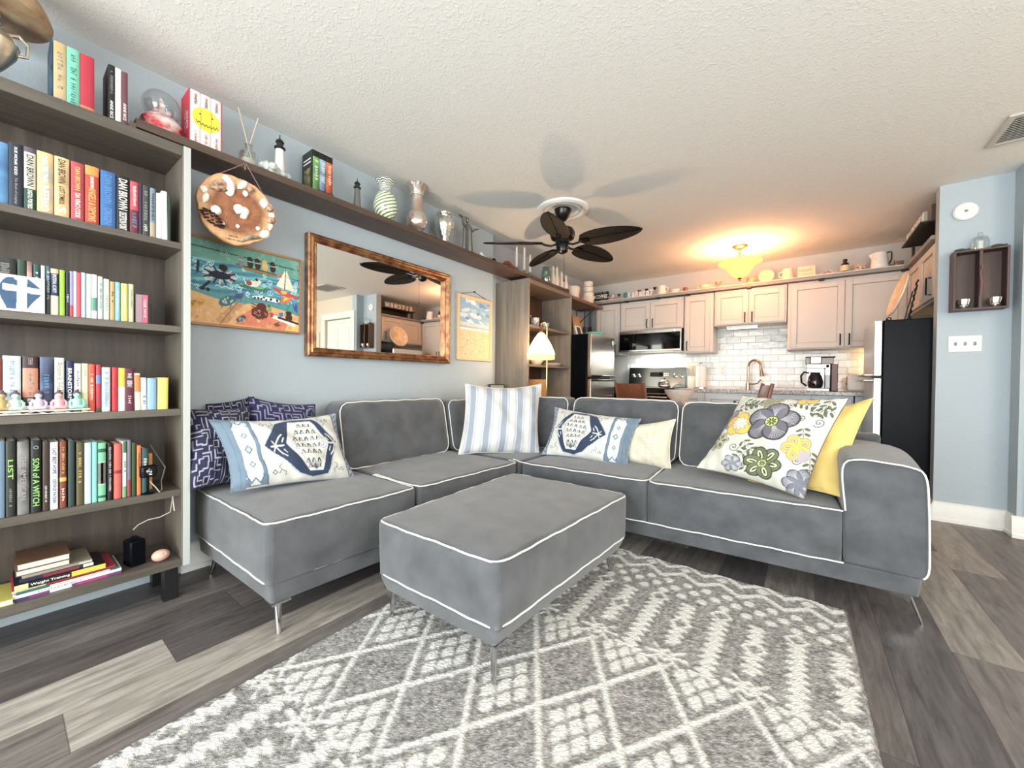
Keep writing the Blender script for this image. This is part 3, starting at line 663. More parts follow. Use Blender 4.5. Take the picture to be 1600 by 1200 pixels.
# ================================================================ rug
def build_rug():
    W_, L_ = 1.625, 2.44; cx, cy = -0.625, 0.985; rot = math.radians(0.9)
    nx, ny = 326, 490
    u = np.linspace(-W_/2, W_/2, nx); v = np.linspace(-L_/2, L_/2, ny); U, V_ = np.meshgrid(u, v)
    rs = np.random.RandomState(3)
    def smooth(a, k):
        for _ in range(k): a = (a+np.roll(a,1,0)+np.roll(a,-1,0)+np.roll(a,1,1)+np.roll(a,-1,1))/5
        return a
    n1 = smooth(rs.randn(ny, nx), 2); n2 = smooth(rs.randn(ny, nx), 2)
    Uw = U + n1*0.0038; Vw = V_ + n2*0.0045
    hx, hy = 0.127, 0.193
    w = np.zeros((ny, nx))
    a = np.abs(Vw)
    # lattice
    mid = a < 0.385
    p = (Uw/hx + Vw/hy); q = (Uw/hx - Vw/hy)      # lines where p, q are odd/even integers
    dp = np.abs(p/2 - np.round(p/2))*2; dq = np.abs(q/2 - np.round(q/2))*2
    lw = 0.085
    lines = (dp < lw) | (dq < lw)
    cellp = np.floor(p/2); cellq = np.floor(q/2)
    colpar = np.mod(cellp + cellq, 2)             # columns alternate
    fp = p/2-cellp; fq = q/2-cellq                # 0..1 in cell
    # pebbles: 3x3 rounded
    gp = (fp-0.14)/0.72*3; gq = (fq-0.14)/0.72*3
    inn = (gp > 0) & (gp < 3) & (gq > 0) & (gq < 3)
    rr = np.sqrt(((gp % 1)-0.5)**4 + ((gq % 1)-0.5)**4)
    peb = inn & (rr < 0.165) & (colpar == 0)
    # lattice bounded by zigzag: cell rows whose centre lies inside
    cyc = ((cellp+0.5)*2-(cellq+0.5)*2)/2*hy
    inside = np.abs(cyc) < 0.40
    latt = (inside & (lines | peb)) | (lines & (a < 0.40))
    w[latt & (a < 0.43)] = 1
    # little crosses above the pebble columns
    sx = np.mod(Uw + hx, 2*hx) - hx
    av = a-0.455
    cr_ = ((np.abs(np.abs(sx)-np.abs(av)*1.0-0.006) < 0.008) & (np.abs(av) < 0.05) & (np.abs(sx) < 0.06)) | ((np.abs(np.abs(sx)+np.abs(av)-0.03) < 0.009)) | ((np.abs(av+0.0) < 0.007) & (np.abs(sx) < 0.075) & (np.abs(sx) > 0.03))
    w[cr_ & (a > 0.40) & (a < 0.52)] = 1
    # zigzag stripes
    k = np.round(Uw/hx); s = Uw - k*hx; odd = np.mod(k, 2) == 1
    saw = np.abs(np.mod(Vw*1.0/0.038 + np.abs(s)*4 + (s > 0)*0.25, 1)-0.5)*2
    start = np.where(odd, 0.42, 0.53); end = np.where(odd, 0.80, 0.84)
    st = (np.abs(s) < 0.010+0.026*saw) & (a > start) & (a < end)
    dm = np.where(odd, 0.835, 0.68)
    dd = np.abs(s)/0.045 + np.abs(a-dm)/0.05
    st &= ~((dd < 0.75)); ring = (dd > 0.62) & (dd < 1.0)
    w[st | ring] = 1
    # dots
    for row, off in ((0.90, 0), (0.955, 0.5), (1.01, 0)):
        s2 = np.mod(Uw/0.0847+off, 1)-0.5
        w[(np.sqrt((s2*0.0847)**2+(a-row)**2) < 0.021)] = 1
    # chevron edge
    tri = np.abs(np.mod(Uw/(2*hx*0.667), 1)-0.5)*2
    for o_ in (1.05, 1.155):
        w[(np.abs(a-(o_+0.07*tri)) < 0.016)] = 1
    s2 = np.mod(Uw/(2*hx*0.667)+0.5, 1)-0.5
    w[(np.abs(s2*2*hx*.667)+np.abs(a-1.165) < 0.03)] = 1
    w[(np.abs(U) > W_/2-0.012)] = 0
    soft = smooth(w, 1)
    g = np.clip(0.5+smooth(rs.randn(ny, nx), 1)*0.55, 0, 1)[..., None]
    dark = np.array(lin((108,105,104)))*(1-g) + np.array(lin((178,175,171)))*g
    light = np.array(lin((214,212,206)))*(0.93+0.1*g)
    c = dark*(1-soft[..., None]) + light*soft[..., None]
    z = 0.009 + 0.004*soft + rs.rand(ny, nx)*0.0025
    edge = np.minimum(np.minimum(U+W_/2, W_/2-U), np.minimum(V_+L_/2, L_/2-V_))
    z = np.where(edge < 0.006, 0.001, z)
    jit = (rs.rand(ny, nx)-0.5)*0.003
    ca, sa = math.cos(rot), math.sin(rot)
    X = cx + (U+jit)*ca - (V_+jit[::-1])*sa; Y = cy + (U+jit)*sa + (V_+jit[::-1])*ca
    verts = np.stack([X-cx, Y-cy, z], -1).reshape(-1, 3)
    idx = np.arange(nx*ny).reshape(ny, nx)
    faces = np.stack([idx[:-1,:-1], idx[:-1,1:], idx[1:,1:], idx[1:,:-1]], -1).reshape(-1, 4)
    me = bpy.data.meshes.new('area_rug'); me.from_pydata(verts, [], faces.tolist()); me.update()
    color_mesh(me, c.reshape(-1, 3))
    o = bpy.data.objects.new('area_rug', me); COL.objects.link(o); o.location = (cx, cy, 0.001)
    me.materials.append(mat('wool rug pile', (200,198,194), 0.95, vcol=True, noise=0.18, nscale=260, bump=0.8, bscale=420, spec=0.1))
    tag(o, 'grey and cream geometric rug with diamonds and zigzags under the ottoman', 'rug')
build_rug()
# ================================================================ kitchen
M_CAB = mat('cabinet greige paint', (202,197,190), 0.42)
M_CABW = mat('base cabinet pale blue grey paint', (206,212,216), 0.42)
M_LINE = mat('cabinet glaze line', (150,142,134), 0.6)  # glaze colour of the thin outline around the door panels
M_HAND = mat('oil rubbed bronze', (38,34,32), 0.35, 0.8)
M_STEEL = mat('stainless steel', (196,190,182), 0.26, 1.0, noise=0.03, nscale=3)
M_BGLASS = mat('black appliance glass', (8,8,10), 0.06, 0, coat=0.6)
M_BLK = mat('black appliance side', (8,11,16), 0.3, spec=0.1)
YC = 5.22
def door_panel(parent, ax, x0, x1, z0, z1, pos, out, m_=None, hand=None, vert=True, hl=0.11, name='door'):
    """shaker door; ax = 1: face in plane y=pos facing out(-1); ax = 0: face in plane x=pos"""
    m_ = m_ or M_CAB
    def bx(mb, a0, a1, c0, c1, d0, d1):
        if ax == 1: mb.box((a0, pos+out*d0, c0), (a1, pos+out*d1, c1))
        else: mb.box((pos+out*d0, a0, c0), (pos+out*d1, a1, c1))
    fw = 0.055 if (x1-x0) > 0.25 else 0.045
    mb = MB()
    bx(mb, x0, x0+fw, z0, z1, 0, 0.02); bx(mb, x1-fw, x1, z0, z1, 0, 0.02)
    bx(mb, x0+fw, x1-fw, z0, z0+fw, 0, 0.02); bx(mb, x0+fw, x1-fw, z1-fw, z1, 0, 0.02)
    bx(mb, x0+fw-0.001, x1-fw+0.001, z0+fw-0.001, z1-fw+0.001, 0, 0.008)
    d = mb.build(name, m_, parent, bevel=0.0025)
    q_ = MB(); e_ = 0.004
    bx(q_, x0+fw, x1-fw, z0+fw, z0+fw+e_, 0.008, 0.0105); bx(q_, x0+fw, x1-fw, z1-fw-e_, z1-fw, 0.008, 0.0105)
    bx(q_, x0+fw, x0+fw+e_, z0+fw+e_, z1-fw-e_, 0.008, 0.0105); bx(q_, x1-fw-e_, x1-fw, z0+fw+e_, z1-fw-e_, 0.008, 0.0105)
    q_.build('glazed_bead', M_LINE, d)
    if hand:
        hx, hz, vert_ = hand
        def pt(a, c, dd): return (a, pos+out*dd, c) if ax == 1 else (pos+out*dd, a, c)
        if vert_: pts = [pt(hx, hz-hl/2, 0.02), pt(hx, hz-hl/2, 0.048), pt(hx, hz+hl/2, 0.048), pt(hx, hz+hl/2, 0.02)]
        else: pts = [pt(hx-hl/2, hz, 0.02), pt(hx-hl/2, hz, 0.048), pt(hx+hl/2, hz, 0.048), pt(hx+hl/2, hz, 0.02)]
        MB().tube(pts, 0.006, 6).build('handle', M_HAND, d)
    return d
def upper(x0, x1, z0, z1, doors, label, deep=YB):
    c = empty('upper_cabinet', (0.5*(x0+x1), 0.5*(YC+deep), z0), label=label, cat='cabinet', group=None)
    MB().box((x0+.0015, YC, z0), (x1-.0015, YB-0.004, z1)).build('body', M_CAB, c, bevel=0.002)
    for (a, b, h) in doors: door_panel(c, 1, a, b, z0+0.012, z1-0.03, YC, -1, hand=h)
    return c
upper(-2.40, -2.045, 1.36, 2.072, [(-2.385, -2.06, (-2.095, 1.44, True))], 'single greige upper cabinet between the stainless refrigerator and the microwave')
upper(-2.04, -1.215, 1.675, 2.072, [(-2.02, -1.630, (-1.665, 1.76, True)), (-1.625, -1.235, (-1.59, 1.76, True))], 'double greige upper cabinet directly above the microwave')
upper(-1.21, -0.875, 1.355, 2.075, [(-1.195, -0.91, (-1.165, 1.44, True))], 'single narrow greige upper cabinet right of the microwave')
upper(-0.87, -0.150, 1.665, 2.078, [(-0.85, -0.515, (-0.545, 1.745, True)), (-0.51, -0.17, (-0.475, 1.745, True))], 'short double greige upper cabinet above the sink and faucet')
upper(-0.145, 0.795, 1.355, 2.08, [(-0.115, 0.33, (0.300, 1.445, True)), (0.335, 0.78, (0.370, 1.445, True))], 'tall double greige upper cabinet above the coffee maker')
# side run above the right refrigerator
c = empty('upper_cabinet', (0.96, 4.7, 1.66), label='greige side cabinet above the black refrigerator by the wall end', cat='cabinet')
MB().box((0.80, 4.245, 1.64), (1.125, 5.215, 2.085)).build('body', M_CAB, c, bevel=0.002)
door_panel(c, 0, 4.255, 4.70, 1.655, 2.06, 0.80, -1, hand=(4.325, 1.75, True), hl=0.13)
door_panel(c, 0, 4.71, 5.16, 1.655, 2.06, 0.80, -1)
# ledge shelf on top of the back cabinets
led = empty('ledge_shelf', (-0.8, 5.3, 2.135), label='narrow grey ledge shelf running above the back kitchen cabinets', cat='shelf')
MLED = mat('grey ledge board', (150,145,138), 0.5); MV2 = mat('pale ledge lip', (226,222,212), 0.4)
MB().box((-2.44, 5.16, 2.085), (0.755, 5.40, 2.117)).build('board', MLED, led, bevel=0.002)
MB().box((-2.44, 5.15, 2.117), (0.755, 5.40, 2.125)).build('top_strip', MV2, led)
for xx in (-1.97, -1.55, -1.19, -0.53, 0.12, 0.74):
    MB().box((xx, 5.154, 2.066), (xx+0.045, 5.217, 2.085)).build('bracket', M_BLACK, led)
led2 = empty('ledge_shelf', (0.86, 4.7, 2.135), label='short grey ledge shelf turning the corner above the right side cabinet', cat='shelf')
MB().box((0.76, 4.245, 2.09), (0.99, 5.148, 2.12)).build('board', MLED, led2, bevel=0.002)
# dark crate board on that ledge, with the KITCHEN letters
tr = empty('display_board', (0.80, 4.62, 2.16), label='long dark wooden board on the side ledge holding white letter blocks', cat='board')
MB().box((0.70, 4.25, 2.225), (0.93, 4.95, 2.238)).box((0.91, 4.25, 2.1205), (0.93, 4.95, 2.225)).box((0.765, 4.90, 2.1205), (0.78, 4.95, 2.225)).build('board', M_BLACK, tr, bevel=0.002)
M_LET = mat('painted white letter block', (236,230,218), 0.6)
for i, ch in enumerate('KITCHEN'):
    yy = 4.86-0.0875*i
    l = empty('letter_block', (0.735, yy, 2.238), label=f'white wooden letter {ch} on the dark board high at the right', cat='letter', group='letter blocks on the dark board')
    MB().box((0.728, yy-0.036, 2.238), (0.748, yy+0.036, 2.325)).build('block', mat('letter block side', (168,156,142), 0.7), l, bevel=0.002)
    text('lettering', ch, M_LET, l, (0.7255, yy, 2.283), (0, -1, 0), (0, 0, 1), h=0.076, depth=0.006, bold=0.03, wmax=0.062)
bk = empty('book', (0.83, 4.27, 2.238), label='dark bound book standing at the near end of the dark board', cat='book')
MB().box((0.765, 4.255, 2.238), (0.90, 4.283, 2.36)).build('cover', mat('dark brown cloth', (70,52,46), 0.6), bk, bevel=0.002)
# backsplash
S('trim_1', MB().box((-2.05, YB-0.006, 0.91), (1.125, YB, 1.68)), M_TILE)
# under cabinet light bar
ub = empty('light_bar', (-0.62, 5.27, 1.645), label='white bar light under the short cabinet above the sink', cat='lamp')
MB().box((-0.86+.12, 5.24, 1.632), (-0.42, 5.30, 1.662)).build('housing', mat('white plastic', (236,236,232), 0.4), ub, bevel=0.006)
MB().box((-0.86+.13, 5.246, 1.628), (-0.43, 5.294, 1.633)).build('diffuser', mat('light bar diffuser', (255,244,228), 0.5, emit=(255,240,220), estr=5.0), ub)
# microwave
mw = empty('microwave', (-1.63, 5.35, 1.38), label='over-the-range stainless microwave with black glass door', cat='microwave')
MB().box((-2.03, 5.16, 1.385), (-1.225, 5.54, 1.668)).build('body', M_STEEL, mw, bevel=0.004)
MB().box((-2.02, 5.142, 1.41), (-1.235, 5.16, 1.625)).build('door_glass', M_BGLASS, mw, bevel=0.003)
MB().box((-2.02, 5.145, 1.63), (-1.235, 5.16, 1.664)).build('vent_panel', M_STEEL, mw, bevel=0.002)
MB().box((-2.025, 5.12, 1.387), (-1.24, 5.16, 1.402)).build('handle_ledge', M_STEEL, mw, bevel=0.004)
MB().box((-1.79, 5.1415, 1.47), (-1.47, 5.143, 1.60)).build('window', mat('tinted window', (22,22,24), 0.12), mw)
MB().cyl((-1.30, 5.1425, 1.64), (-1.30, 5.139, 1.64), 0.012).build('badge', mat('warm badge', (255,225,170), 0.3, emit=(255,220,160), estr=1.0), mw)
HOODL = area('microwave_hood_light', (-1.6, 5.33, 1.378), (0, 0, 0), 0.4, 0.12, 5, (1.0, 0.97, 0.9))
# range
rg = empty('range', (-1.62, 5.2, 0), label='stainless electric range with black front under the microwave', cat='stove')
MB().box((-2.0, 4.92, 0.02), (-1.235, 5.53, 0.90)).build('body', M_STEEL, rg, bevel=0.004)
MB().box((-2.0, 4.90, 0.898), (-1.235, 5.46, 0.915)).build('cooktop', M_BGLASS, rg, bevel=0.004)
MB().prismax([(5.44, 0.915), (5.54, 0.915), (5.54, 1.185), (5.475, 1.185)], 0, -1.995, -1.24).build('control_panel', mat('brushed panel', (170,176,172), 0.2, 1.0), rg, bevel=0.004)
for xx in (-1.93, -1.855, -1.37, -1.295):
    MB().cyl((xx, 5.458, 1.075), (xx, 5.425, 1.068), 0.026, 0.022, 20).build('knob', mat('chrome knob', (230,230,228), 0.2, 0.9), rg)
MB().obox((-1.61, 5.452, 1.09), (0.085, 0.002, 0.03), Matrix.Rotation(math.radians(-8), 3, 'X')).build('display', M_BGLASS, rg)
for k in range(6):
    MB().obox((-1.50+0.022*(k % 3), 5.449, 1.10-0.025*(k//3)), (0.007, 0.003, 0.007)).build('button', mat('pale button', (225,225,220), 0.4), rg)
MB().box((-1.98, 4.885, 0.20), (-1.255, 4.92, 0.84)).build('oven_door', M_BGLASS, rg, bevel=0.006)
MB().tube([(-1.93, 4.885, 0.80), (-1.93, 4.84, 0.80), (-1.305, 4.84, 0.80), (-1.305, 4.885, 0.80)], 0.012, 10).build('handle', M_STEEL, rg)
MB().box((-1.98, 4.895, 0.845), (-1.255, 4.92, 0.896)).build('front_trim', M_BGLASS, rg)
kt = empty('kettle', (-1.40, 5.15, 0.916), label='small round metal kettle on the back of the cooktop', cat='kettle')
MB().lathe([(0.06, 0), (0.082, 0.02), (0.078, 0.06), (0.05, 0.09), (0.02, 0.098), (0, 0.10)], (-1.40, 5.1, 0.916), 24).build('body', M_CHROME, kt)
MB().ball((-1.40, 5.1, 1.025), 0.012).build('lid_knob', M_BLACK, kt)
# base cabinets and worktops
for (x0, x1, lab, drs) in ((-1.228, 0.40, 'pale blue grey base cabinets beneath the sink worktop', [(-1.2, -0.93), (-0.9, -0.30), (-0.27, 0.06), (0.09, 0.38)]),):
    for i, (a, b) in enumerate(drs):
        c = empty('base_cabinet', (0.5*(a+b), 5.2, 0), label=['narrow pale base cabinet next to the range', 'wide pale base cabinet below the faucet', 'pale base cabinet below the worktop left of the coffee maker', 'pale base cabinet behind the right end of the sofa'][i], cat='cabinet')
        MB().box((a-0.014, 4.96, 0.10), (b+0.014, 5.54, 0.872)).box((a-0.014, 5.02, 0.0), (b+0.014, 5.5, 0.10)).build('body', M_CABW, c, bevel=0.002)
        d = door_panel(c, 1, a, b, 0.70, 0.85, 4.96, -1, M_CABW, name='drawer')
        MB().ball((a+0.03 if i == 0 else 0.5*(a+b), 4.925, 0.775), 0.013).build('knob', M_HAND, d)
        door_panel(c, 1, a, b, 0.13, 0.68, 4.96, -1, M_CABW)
MG = mat('grey speckled granite', (196,196,192), 0.18, rgb2=(120,118,116), nscale=60)
ct = empty('worktop', (-0.4, 5.2, 0.874), label='speckled grey stone kitchen worktop with the sink faucet', cat='worktop')
MB().box((-1.229, 4.92, 0.873), (0.66, 5.545, 0.912)).build('slab', MG, ct, bevel=0.004)
c = empty('base_cabinet', (0.53, 5.2, 0), label='pale base cabinet in the corner behind the black refrigerator', cat='cabinet')
MB().box((0.405, 4.97, 0.0), (1.12, 5.54, 0.872)).build('body', M_CABW, c, bevel=0.002)
# faucet
fa = empty('faucet', (-0.50, 5.36, 0.912), label='bronze gooseneck kitchen faucet against the white tiles', cat='faucet')
MF = mat('brushed copper nickel', (186,158,138), 0.22, 1.0)
MB().cyl((-0.52, 5.36, 0.912), (-0.52, 5.36, 0.99), 0.024, 0.019).tube([(-0.52, 5.36, 0.98), (-0.52, 5.36, 1.17)] + [(-0.455-0.065*math.cos(t), 5.36-0.03*(1-math.cos(t)), 1.17+0.085*math.sin(t)) for t in arr(12, 0.15, PI*0.88)] + [(-0.385, 5.30, 1.13)], 0.0125, 10).build('spout', MF, fa)
MB().cyl((-0.388, 5.30, 1.16), (-0.375, 5.295, 1.065), 0.014, 0.021).build('spray_head', MF, fa)
MB().tube([(-0.50, 5.355, 0.975), (-0.46, 5.35, 0.975), (-0.42, 5.345, 0.985), (-0.39, 5.34, 1.03)], 0.007, 8).build('lever', MF, fa)
# coffee maker
cm = empty('coffee_maker', (0.14, 5.2, 0.912), label='black and steel drip coffee maker on the worktop', cat='coffee maker')
MB().box((0.03, 5.12, 0.913), (0.22, 5.38, 0.94)).box((0.185, 5.12, 0.94), (0.225, 5.38, 1.19)).box((0.03, 5.30, 0.94), (0.185, 5.38, 1.19)).box((0.03, 5.12, 1.15), (0.22, 5.38, 1.192)).build('body', mat('white steel housing', (226,226,224), 0.25, 0.4), cm, bevel=0.005)
MB().box((0.02, 5.13, 1.192), (0.06, 5.36, 1.262)).box((0.15, 5.13, 1.192), (0.25, 5.37, 1.258)).build('reservoir', mat('smoky plastic', (120,100,86), 0.2), cm, bevel=0.004)
MB().box((0.062, 5.12, 1.198), (0.15, 5.36, 1.266)).build('brew_basket', M_STEEL, cm, bevel=0.005)
MB().box((0.02, 5.128, 1.262), (0.265, 5.37, 1.27)).build('lid', M_BLACK, cm, bevel=0.002)
MB().box((0.232, 5.13, 0.913), (0.285, 5.38, 1.19)).build('side_casing', mat('brown plastic side', (104,66,50), 0.35), cm, bevel=0.006)
MB().box((0.188, 5.112, 0.945), (0.222, 5.121, 1.08)).build('control_strip', M_BGLASS, cm, bevel=0.002)
MB().cyl((0.205, 5.12, 1.125), (0.205, 5.108, 1.125), 0.012).build('dial', M_CHROME, cm)
cf = MB().lathe([(0.045, 0), (0.062, 0.012), (0.068, 0.06), (0.058, 0.12), (0.042, 0.15), (0.045, 0.165)], (0.105, 5.20, 0.942), 24).build('carafe', mat('dark coffee glass', (22,18,16), 0.05, coat=0.5), cm)
MB().tube([(0.05, 5.17, 1.10), (0.01, 5.15, 1.11), (-0.015, 5.14, 1.07), (-0.01, 5.14, 1.0), (0.03, 5.16, 0.965)], 0.009, 8).build('carafe_handle', M_BLACK, cm)
# paper towel roll and a canister left of the faucet
pt = empty('paper_towel_holder', (-1.03, 5.36, 0.912), label='white paper towel roll on a stand near the range', cat='paper towel')
MB().lathe([(0.075, 0), (0.075, 0.012), (0.0, 0.012)], (-1.03, 5.36, 0.912), 24).cyl((-1.03,5.36,0.92), (-1.03,5.36,1.22), 0.006).ball((-1.03,5.36,1.225), 0.012).build('stand', M_CHROME, pt)
MB().lathe([(0.02, 0.0), (0.062, 0.0), (0.062, 0.265), (0.02, 0.265)], (-1.03, 5.36, 0.926), 28).build('paper_roll', mat('white paper', (240,240,236), 0.9), pt)
cn = empty('utensil_crock', (-1.16, 5.40, 0.912), label='cream crock with utensils between the range and paper towels', cat='crock')
MB().lathe([(0.045, 0), (0.05, 0.01), (0.05, 0.14), (0.046, 0.15), (0.042, 0.145), (0.042, 0.02), (0, 0.02)], (-1.15, 5.42, 0.913), 24).build('crock', mat('cream glaze', (232,226,206), 0.3), cn)
for i, (dx, dy) in enumerate(((-.02, 0), (.015, .01), (0, -.02))):
    MB().tube([(-1.15+dx*.4, 5.42+dy*.4, 0.95), (-1.15+dx*1.4, 5.42+dy, 1.17)], 0.005, 6).ball((-1.15+dx*1.5, 5.42+dy, 1.18), (0.018, 0.006, 0.03)).build('utensil', mat('cream wood', (226,206,160), 0.5), cn)
# night light, outlets and a small sign on the tiles
def outlet(name, x, z, lab, n=1, w=0.075, h=0.118):
    o = empty(name, (x, YB-0.008, z), label=lab, cat='outlet')
    MB().box((x-w/2, YB-0.013, z-h/2), (x+w/2, YB-0.0065, z+h/2)).build('plate', mat('white plastic', (236,236,232), 0.4), o, bevel=0.002)
    for dz in (-0.025, 0.025): MB().cyl((x, YB-0.013, z+dz), (x, YB-0.0155, z+dz), 0.016, n=16).build('socket', mat('ivory plastic', (222,220,212), 0.4), o)
    return o
outlet('wall_outlet', 0.62, 1.11, 'white outlet below the glowing night light', w=0.11)
outlet('wall_outlet', -0.82, 1.14, 'white outlet on the tiles left of the faucet')
nl = empty('night_light', (0.60, YB-0.04, 1.16), label='glowing yellow flower night light plugged in above the worktop', cat='night light')
MB().box((0.578, YB-0.035, 1.135), (0.622, YB-0.017, 1.18)).build('plug', mat('white plastic', (236,236,232), 0.4), nl, bevel=0.003)
fl = MB()
for k in range(8):
    t = 2*PI*k/8; fl.ball((0.60+0.034*math.cos(t), YB-0.042, 1.20+0.034*math.sin(t)), (0.018, 0.006, 0.018), 10, 6)
fl.ball((0.60, YB-0.045, 1.20), (0.022, 0.01, 0.022), 12, 8)
fl.build('shade', mat('glowing amber glass', (255,214,120), 0.4, emit=(255,196,92), estr=5.0), nl)
point('night_light_bulb', (0.60, YB-0.09, 1.21), 1.6, (1.0, 0.62, 0.3), 0.02)
nb = empty('napkin_holder', (0.43, 5.33, 0.912), label='cream wire napkin holder right of the coffee maker', cat='napkin holder')
MB().obox((0.45, 5.40, 1.03), (0.075, 0.004, 0.05), Matrix.Rotation(0.35, 3, 'Y')).build('napkins', mat('white paper', (240,240,236), 0.9), nb)
MB().tube([(0.39,5.36,0.915), (0.37,5.38,1.03), (0.53,5.42,1.09), (0.55,5.40,0.915)], 0.004, 6).build('wire_frame', M_CHROME, nb)
tb = empty('toaster', (0.46, 5.22, 0.912), label='white toaster on the worktop next to the black refrigerator', cat='toaster')
MB().box((0.36, 5.14, 0.92), (0.60, 5.31, 1.07)).build('body', mat('white enamel', (226,232,232), 0.3), tb, bevel=0.02, seg=4)
MB().box((0.40, 5.18, 1.068), (0.56, 5.20, 1.073)).box((0.40, 5.245, 1.068), (0.56, 5.265, 1.073)).build('slot', M_BLACK, tb)
MB().box((0.352, 5.21, 0.98), (0.362, 5.24, 1.0)).build('lever', M_BLACK, tb)
# ---------------- refrigerators
def fridge_handle(parent, pts, r=0.011, m_=None):
    MB().tube(pts, r, 10).build('handle', m_ or M_CHROME, parent)
fr = empty('refrigerator', (-2.25, 4.48, 0), label='stainless refrigerator with black side beside the grey brown bookcase', cat='refrigerator')
FX = -1.955
MB().box((-2.61, 4.125, 0.02), (FX-0.055, 4.815, 1.54)).build('body', M_BLK, fr, bevel=0.006)
MB().box((FX-0.05, 4.125, 1.035), (FX, 4.815, 1.542)).build('freezer_door', M_STEEL, fr, bevel=0.008)
MB().box((FX-0.05, 4.125, 0.08), (FX, 4.815, 1.015)).build('fridge_door', M_STEEL, fr, bevel=0.008)
for z in (1.05, 1.0):
    fridge_handle(fr, [(FX, 4.16, z), (FX+0.045, 4.165, z), (FX+0.05, 4.2, z), (FX+0.05, 4.72, z), (FX+0.045, 4.76, z), (FX, 4.765, z)], 0.012, mat('dark chrome', (70,68,66), 0.2, 0.9))
mg = empty('magnet', (FX+0.01, 4.74, 1.46), label='white round ornament on the front of the stainless refrigerator', cat='magnet')
MB().ball((FX+0.012, 4.73, 1.47), (0.011, 0.035, 0.035)).build('disc', mat('white enamel', (226,232,232), 0.3), mg)
f2 = empty('refrigerator', (0.8, 4.6, 0), label='black-sided refrigerator at the wall end right of the worktop', cat='refrigerator')
FX2 = 0.455
MB().box((FX2+0.055, 4.262, 0.02), (1.12, 4.90, 1.502)).build('body', M_BLK, f2, bevel=0.006)
MB().box((FX2, 4.258, 1.055), (FX2+0.05, 4.90, 1.505)).build('freezer_door', mat('pale steel door', (212,214,214), 0.3, 0.9), f2, bevel=0.006)
MB().box((FX2, 4.258, 0.08), (FX2+0.05, 4.90, 1.04)).build('fridge_door', mat('pale steel door', (212,214,214), 0.3, 0.9), f2, bevel=0.006)
for z in (1.065, 1.02):
    fridge_handle(f2, [(FX2+0.02, 4.275, z), (FX2-0.045, 4.285, z), (FX2-0.05, 4.32, z), (FX2-0.05, 4.83, z), (FX2, 4.86, z)])
# things on the black refrigerator: shell vase, dark stick, round board (seen in the mirror)
rp = empty('round_plate', (0.68, 4.62, 1.505), label='large round cream speckled plate on a black stand on top of the black refrigerator', cat='plate')
pc_ = P(1409, 460, 1, 4.50); pax = V(-1, -0.06, 0.28).normalized()
MB().lathe([(0.0, 0), (0.10, 0.0), (0.17, 0.012), (0.186, 0.022), (0.183, 0.031), (0.165, 0.022), (0.10, 0.009), (0.0, 0.009)], pc_, 48, axis=pax).build('plate', mat('speckled cream plate', (232,220,200), 0.5, rgb2=(214,192,158), nscale=16, bump=0.6, bscale=60), rp)
fb = pc_ - V(0,0,1)*0.0; zf = 1.506
st_ = MB()
for dy in (-0.07, 0.07):
    b0 = V(pc_.x-0.075, pc_.y+dy, zf+0.004); st_.tube([b0+V(-0.02,0,0.022), b0, b0+V(0.10,0,0), pc_+V(0.075,dy,0.03)], 0.0045, 6)
st_.torus((pc_.x-0.085, pc_.y-0.08, zf+0.02), 0.014, 0.004, (0.4,1,0))
st_.tube([V(pc_.x+0.03, pc_.y-0.10, zf+0.004).lerp(P(1434, 437, 1, pc_.y-0.1), t)+V(0.004*math.sin(t*40), 0.004*math.cos(t*40), 0) for t in arr(40, 0, 1)], 0.006, 6)
st_.build('plate_stand', M_BLACK, rp)
# ---------------- items above the stainless refrigerator
def P2(px, py, y): return P(px, py, 1, y)
ws = empty('corner_shelf', (-2.4, 4.6, 2.03), label='short dark wood shelf with black brackets above the stainless refrigerator', cat='shelf')
MB().box((-2.615, 4.25, 1.995), (-2.27, 5.14, 2.035)).build('board', wood('warm walnut board', (112,82,66), (150,114,94), 1, 2.2, 0.5), ws, bevel=0.003)
for yy in (4.30, 5.0):
    MB().tube([(-2.61, yy, 1.76), (-2.60, yy, 1.992), (-2.33, yy, 1.992), (-2.60, yy, 1.78)], 0.007, 6).build('bracket', M_BLACK, ws)
M_CER = mat('cream ceramic', (238,226,208), 0.32)
M_WCER = mat('white ceramic', (240,238,232), 0.28)
cr = empty('serving_crock', (-2.42, 4.48, 2.036), label='large cream lidded crock on the short shelf above the stainless refrigerator', cat='crock')
MB().lathe([(0.075, 0), (0.085, 0.01), (0.095, 0.12), (0.10, 0.14), (0.10, 0.15)], (-2.42, 4.52, 2.036), 32).build('bowl', M_CER, cr)
MB().lathe([(0.103, 0.15), (0.10, 0.165), (0.088, 0.175), (0.03, 0.18), (0, 0.18)], (-2.42, 4.52, 2.036), 32).build('lid', M_CER, cr)
cup = empty('stacked_bowl', (-2.36, 4.86, 2.036), label='wide cream bowl at the bottom of the bowl tower on the short shelf', cat='bowl', group='tower of cream bowls')
MB().lathe([(0.045, 0), (0.055, 0.004), (0.082, 0.07), (0.086, 0.078), (0.080, 0.078), (0.05, 0.012), (0, 0.01)], (-2.37, 4.88, 2.036), 28).build('bowl', M_CER, cup)
cup.scale = (1.12, 1.12, 1.25)
zz = 2.036+0.082
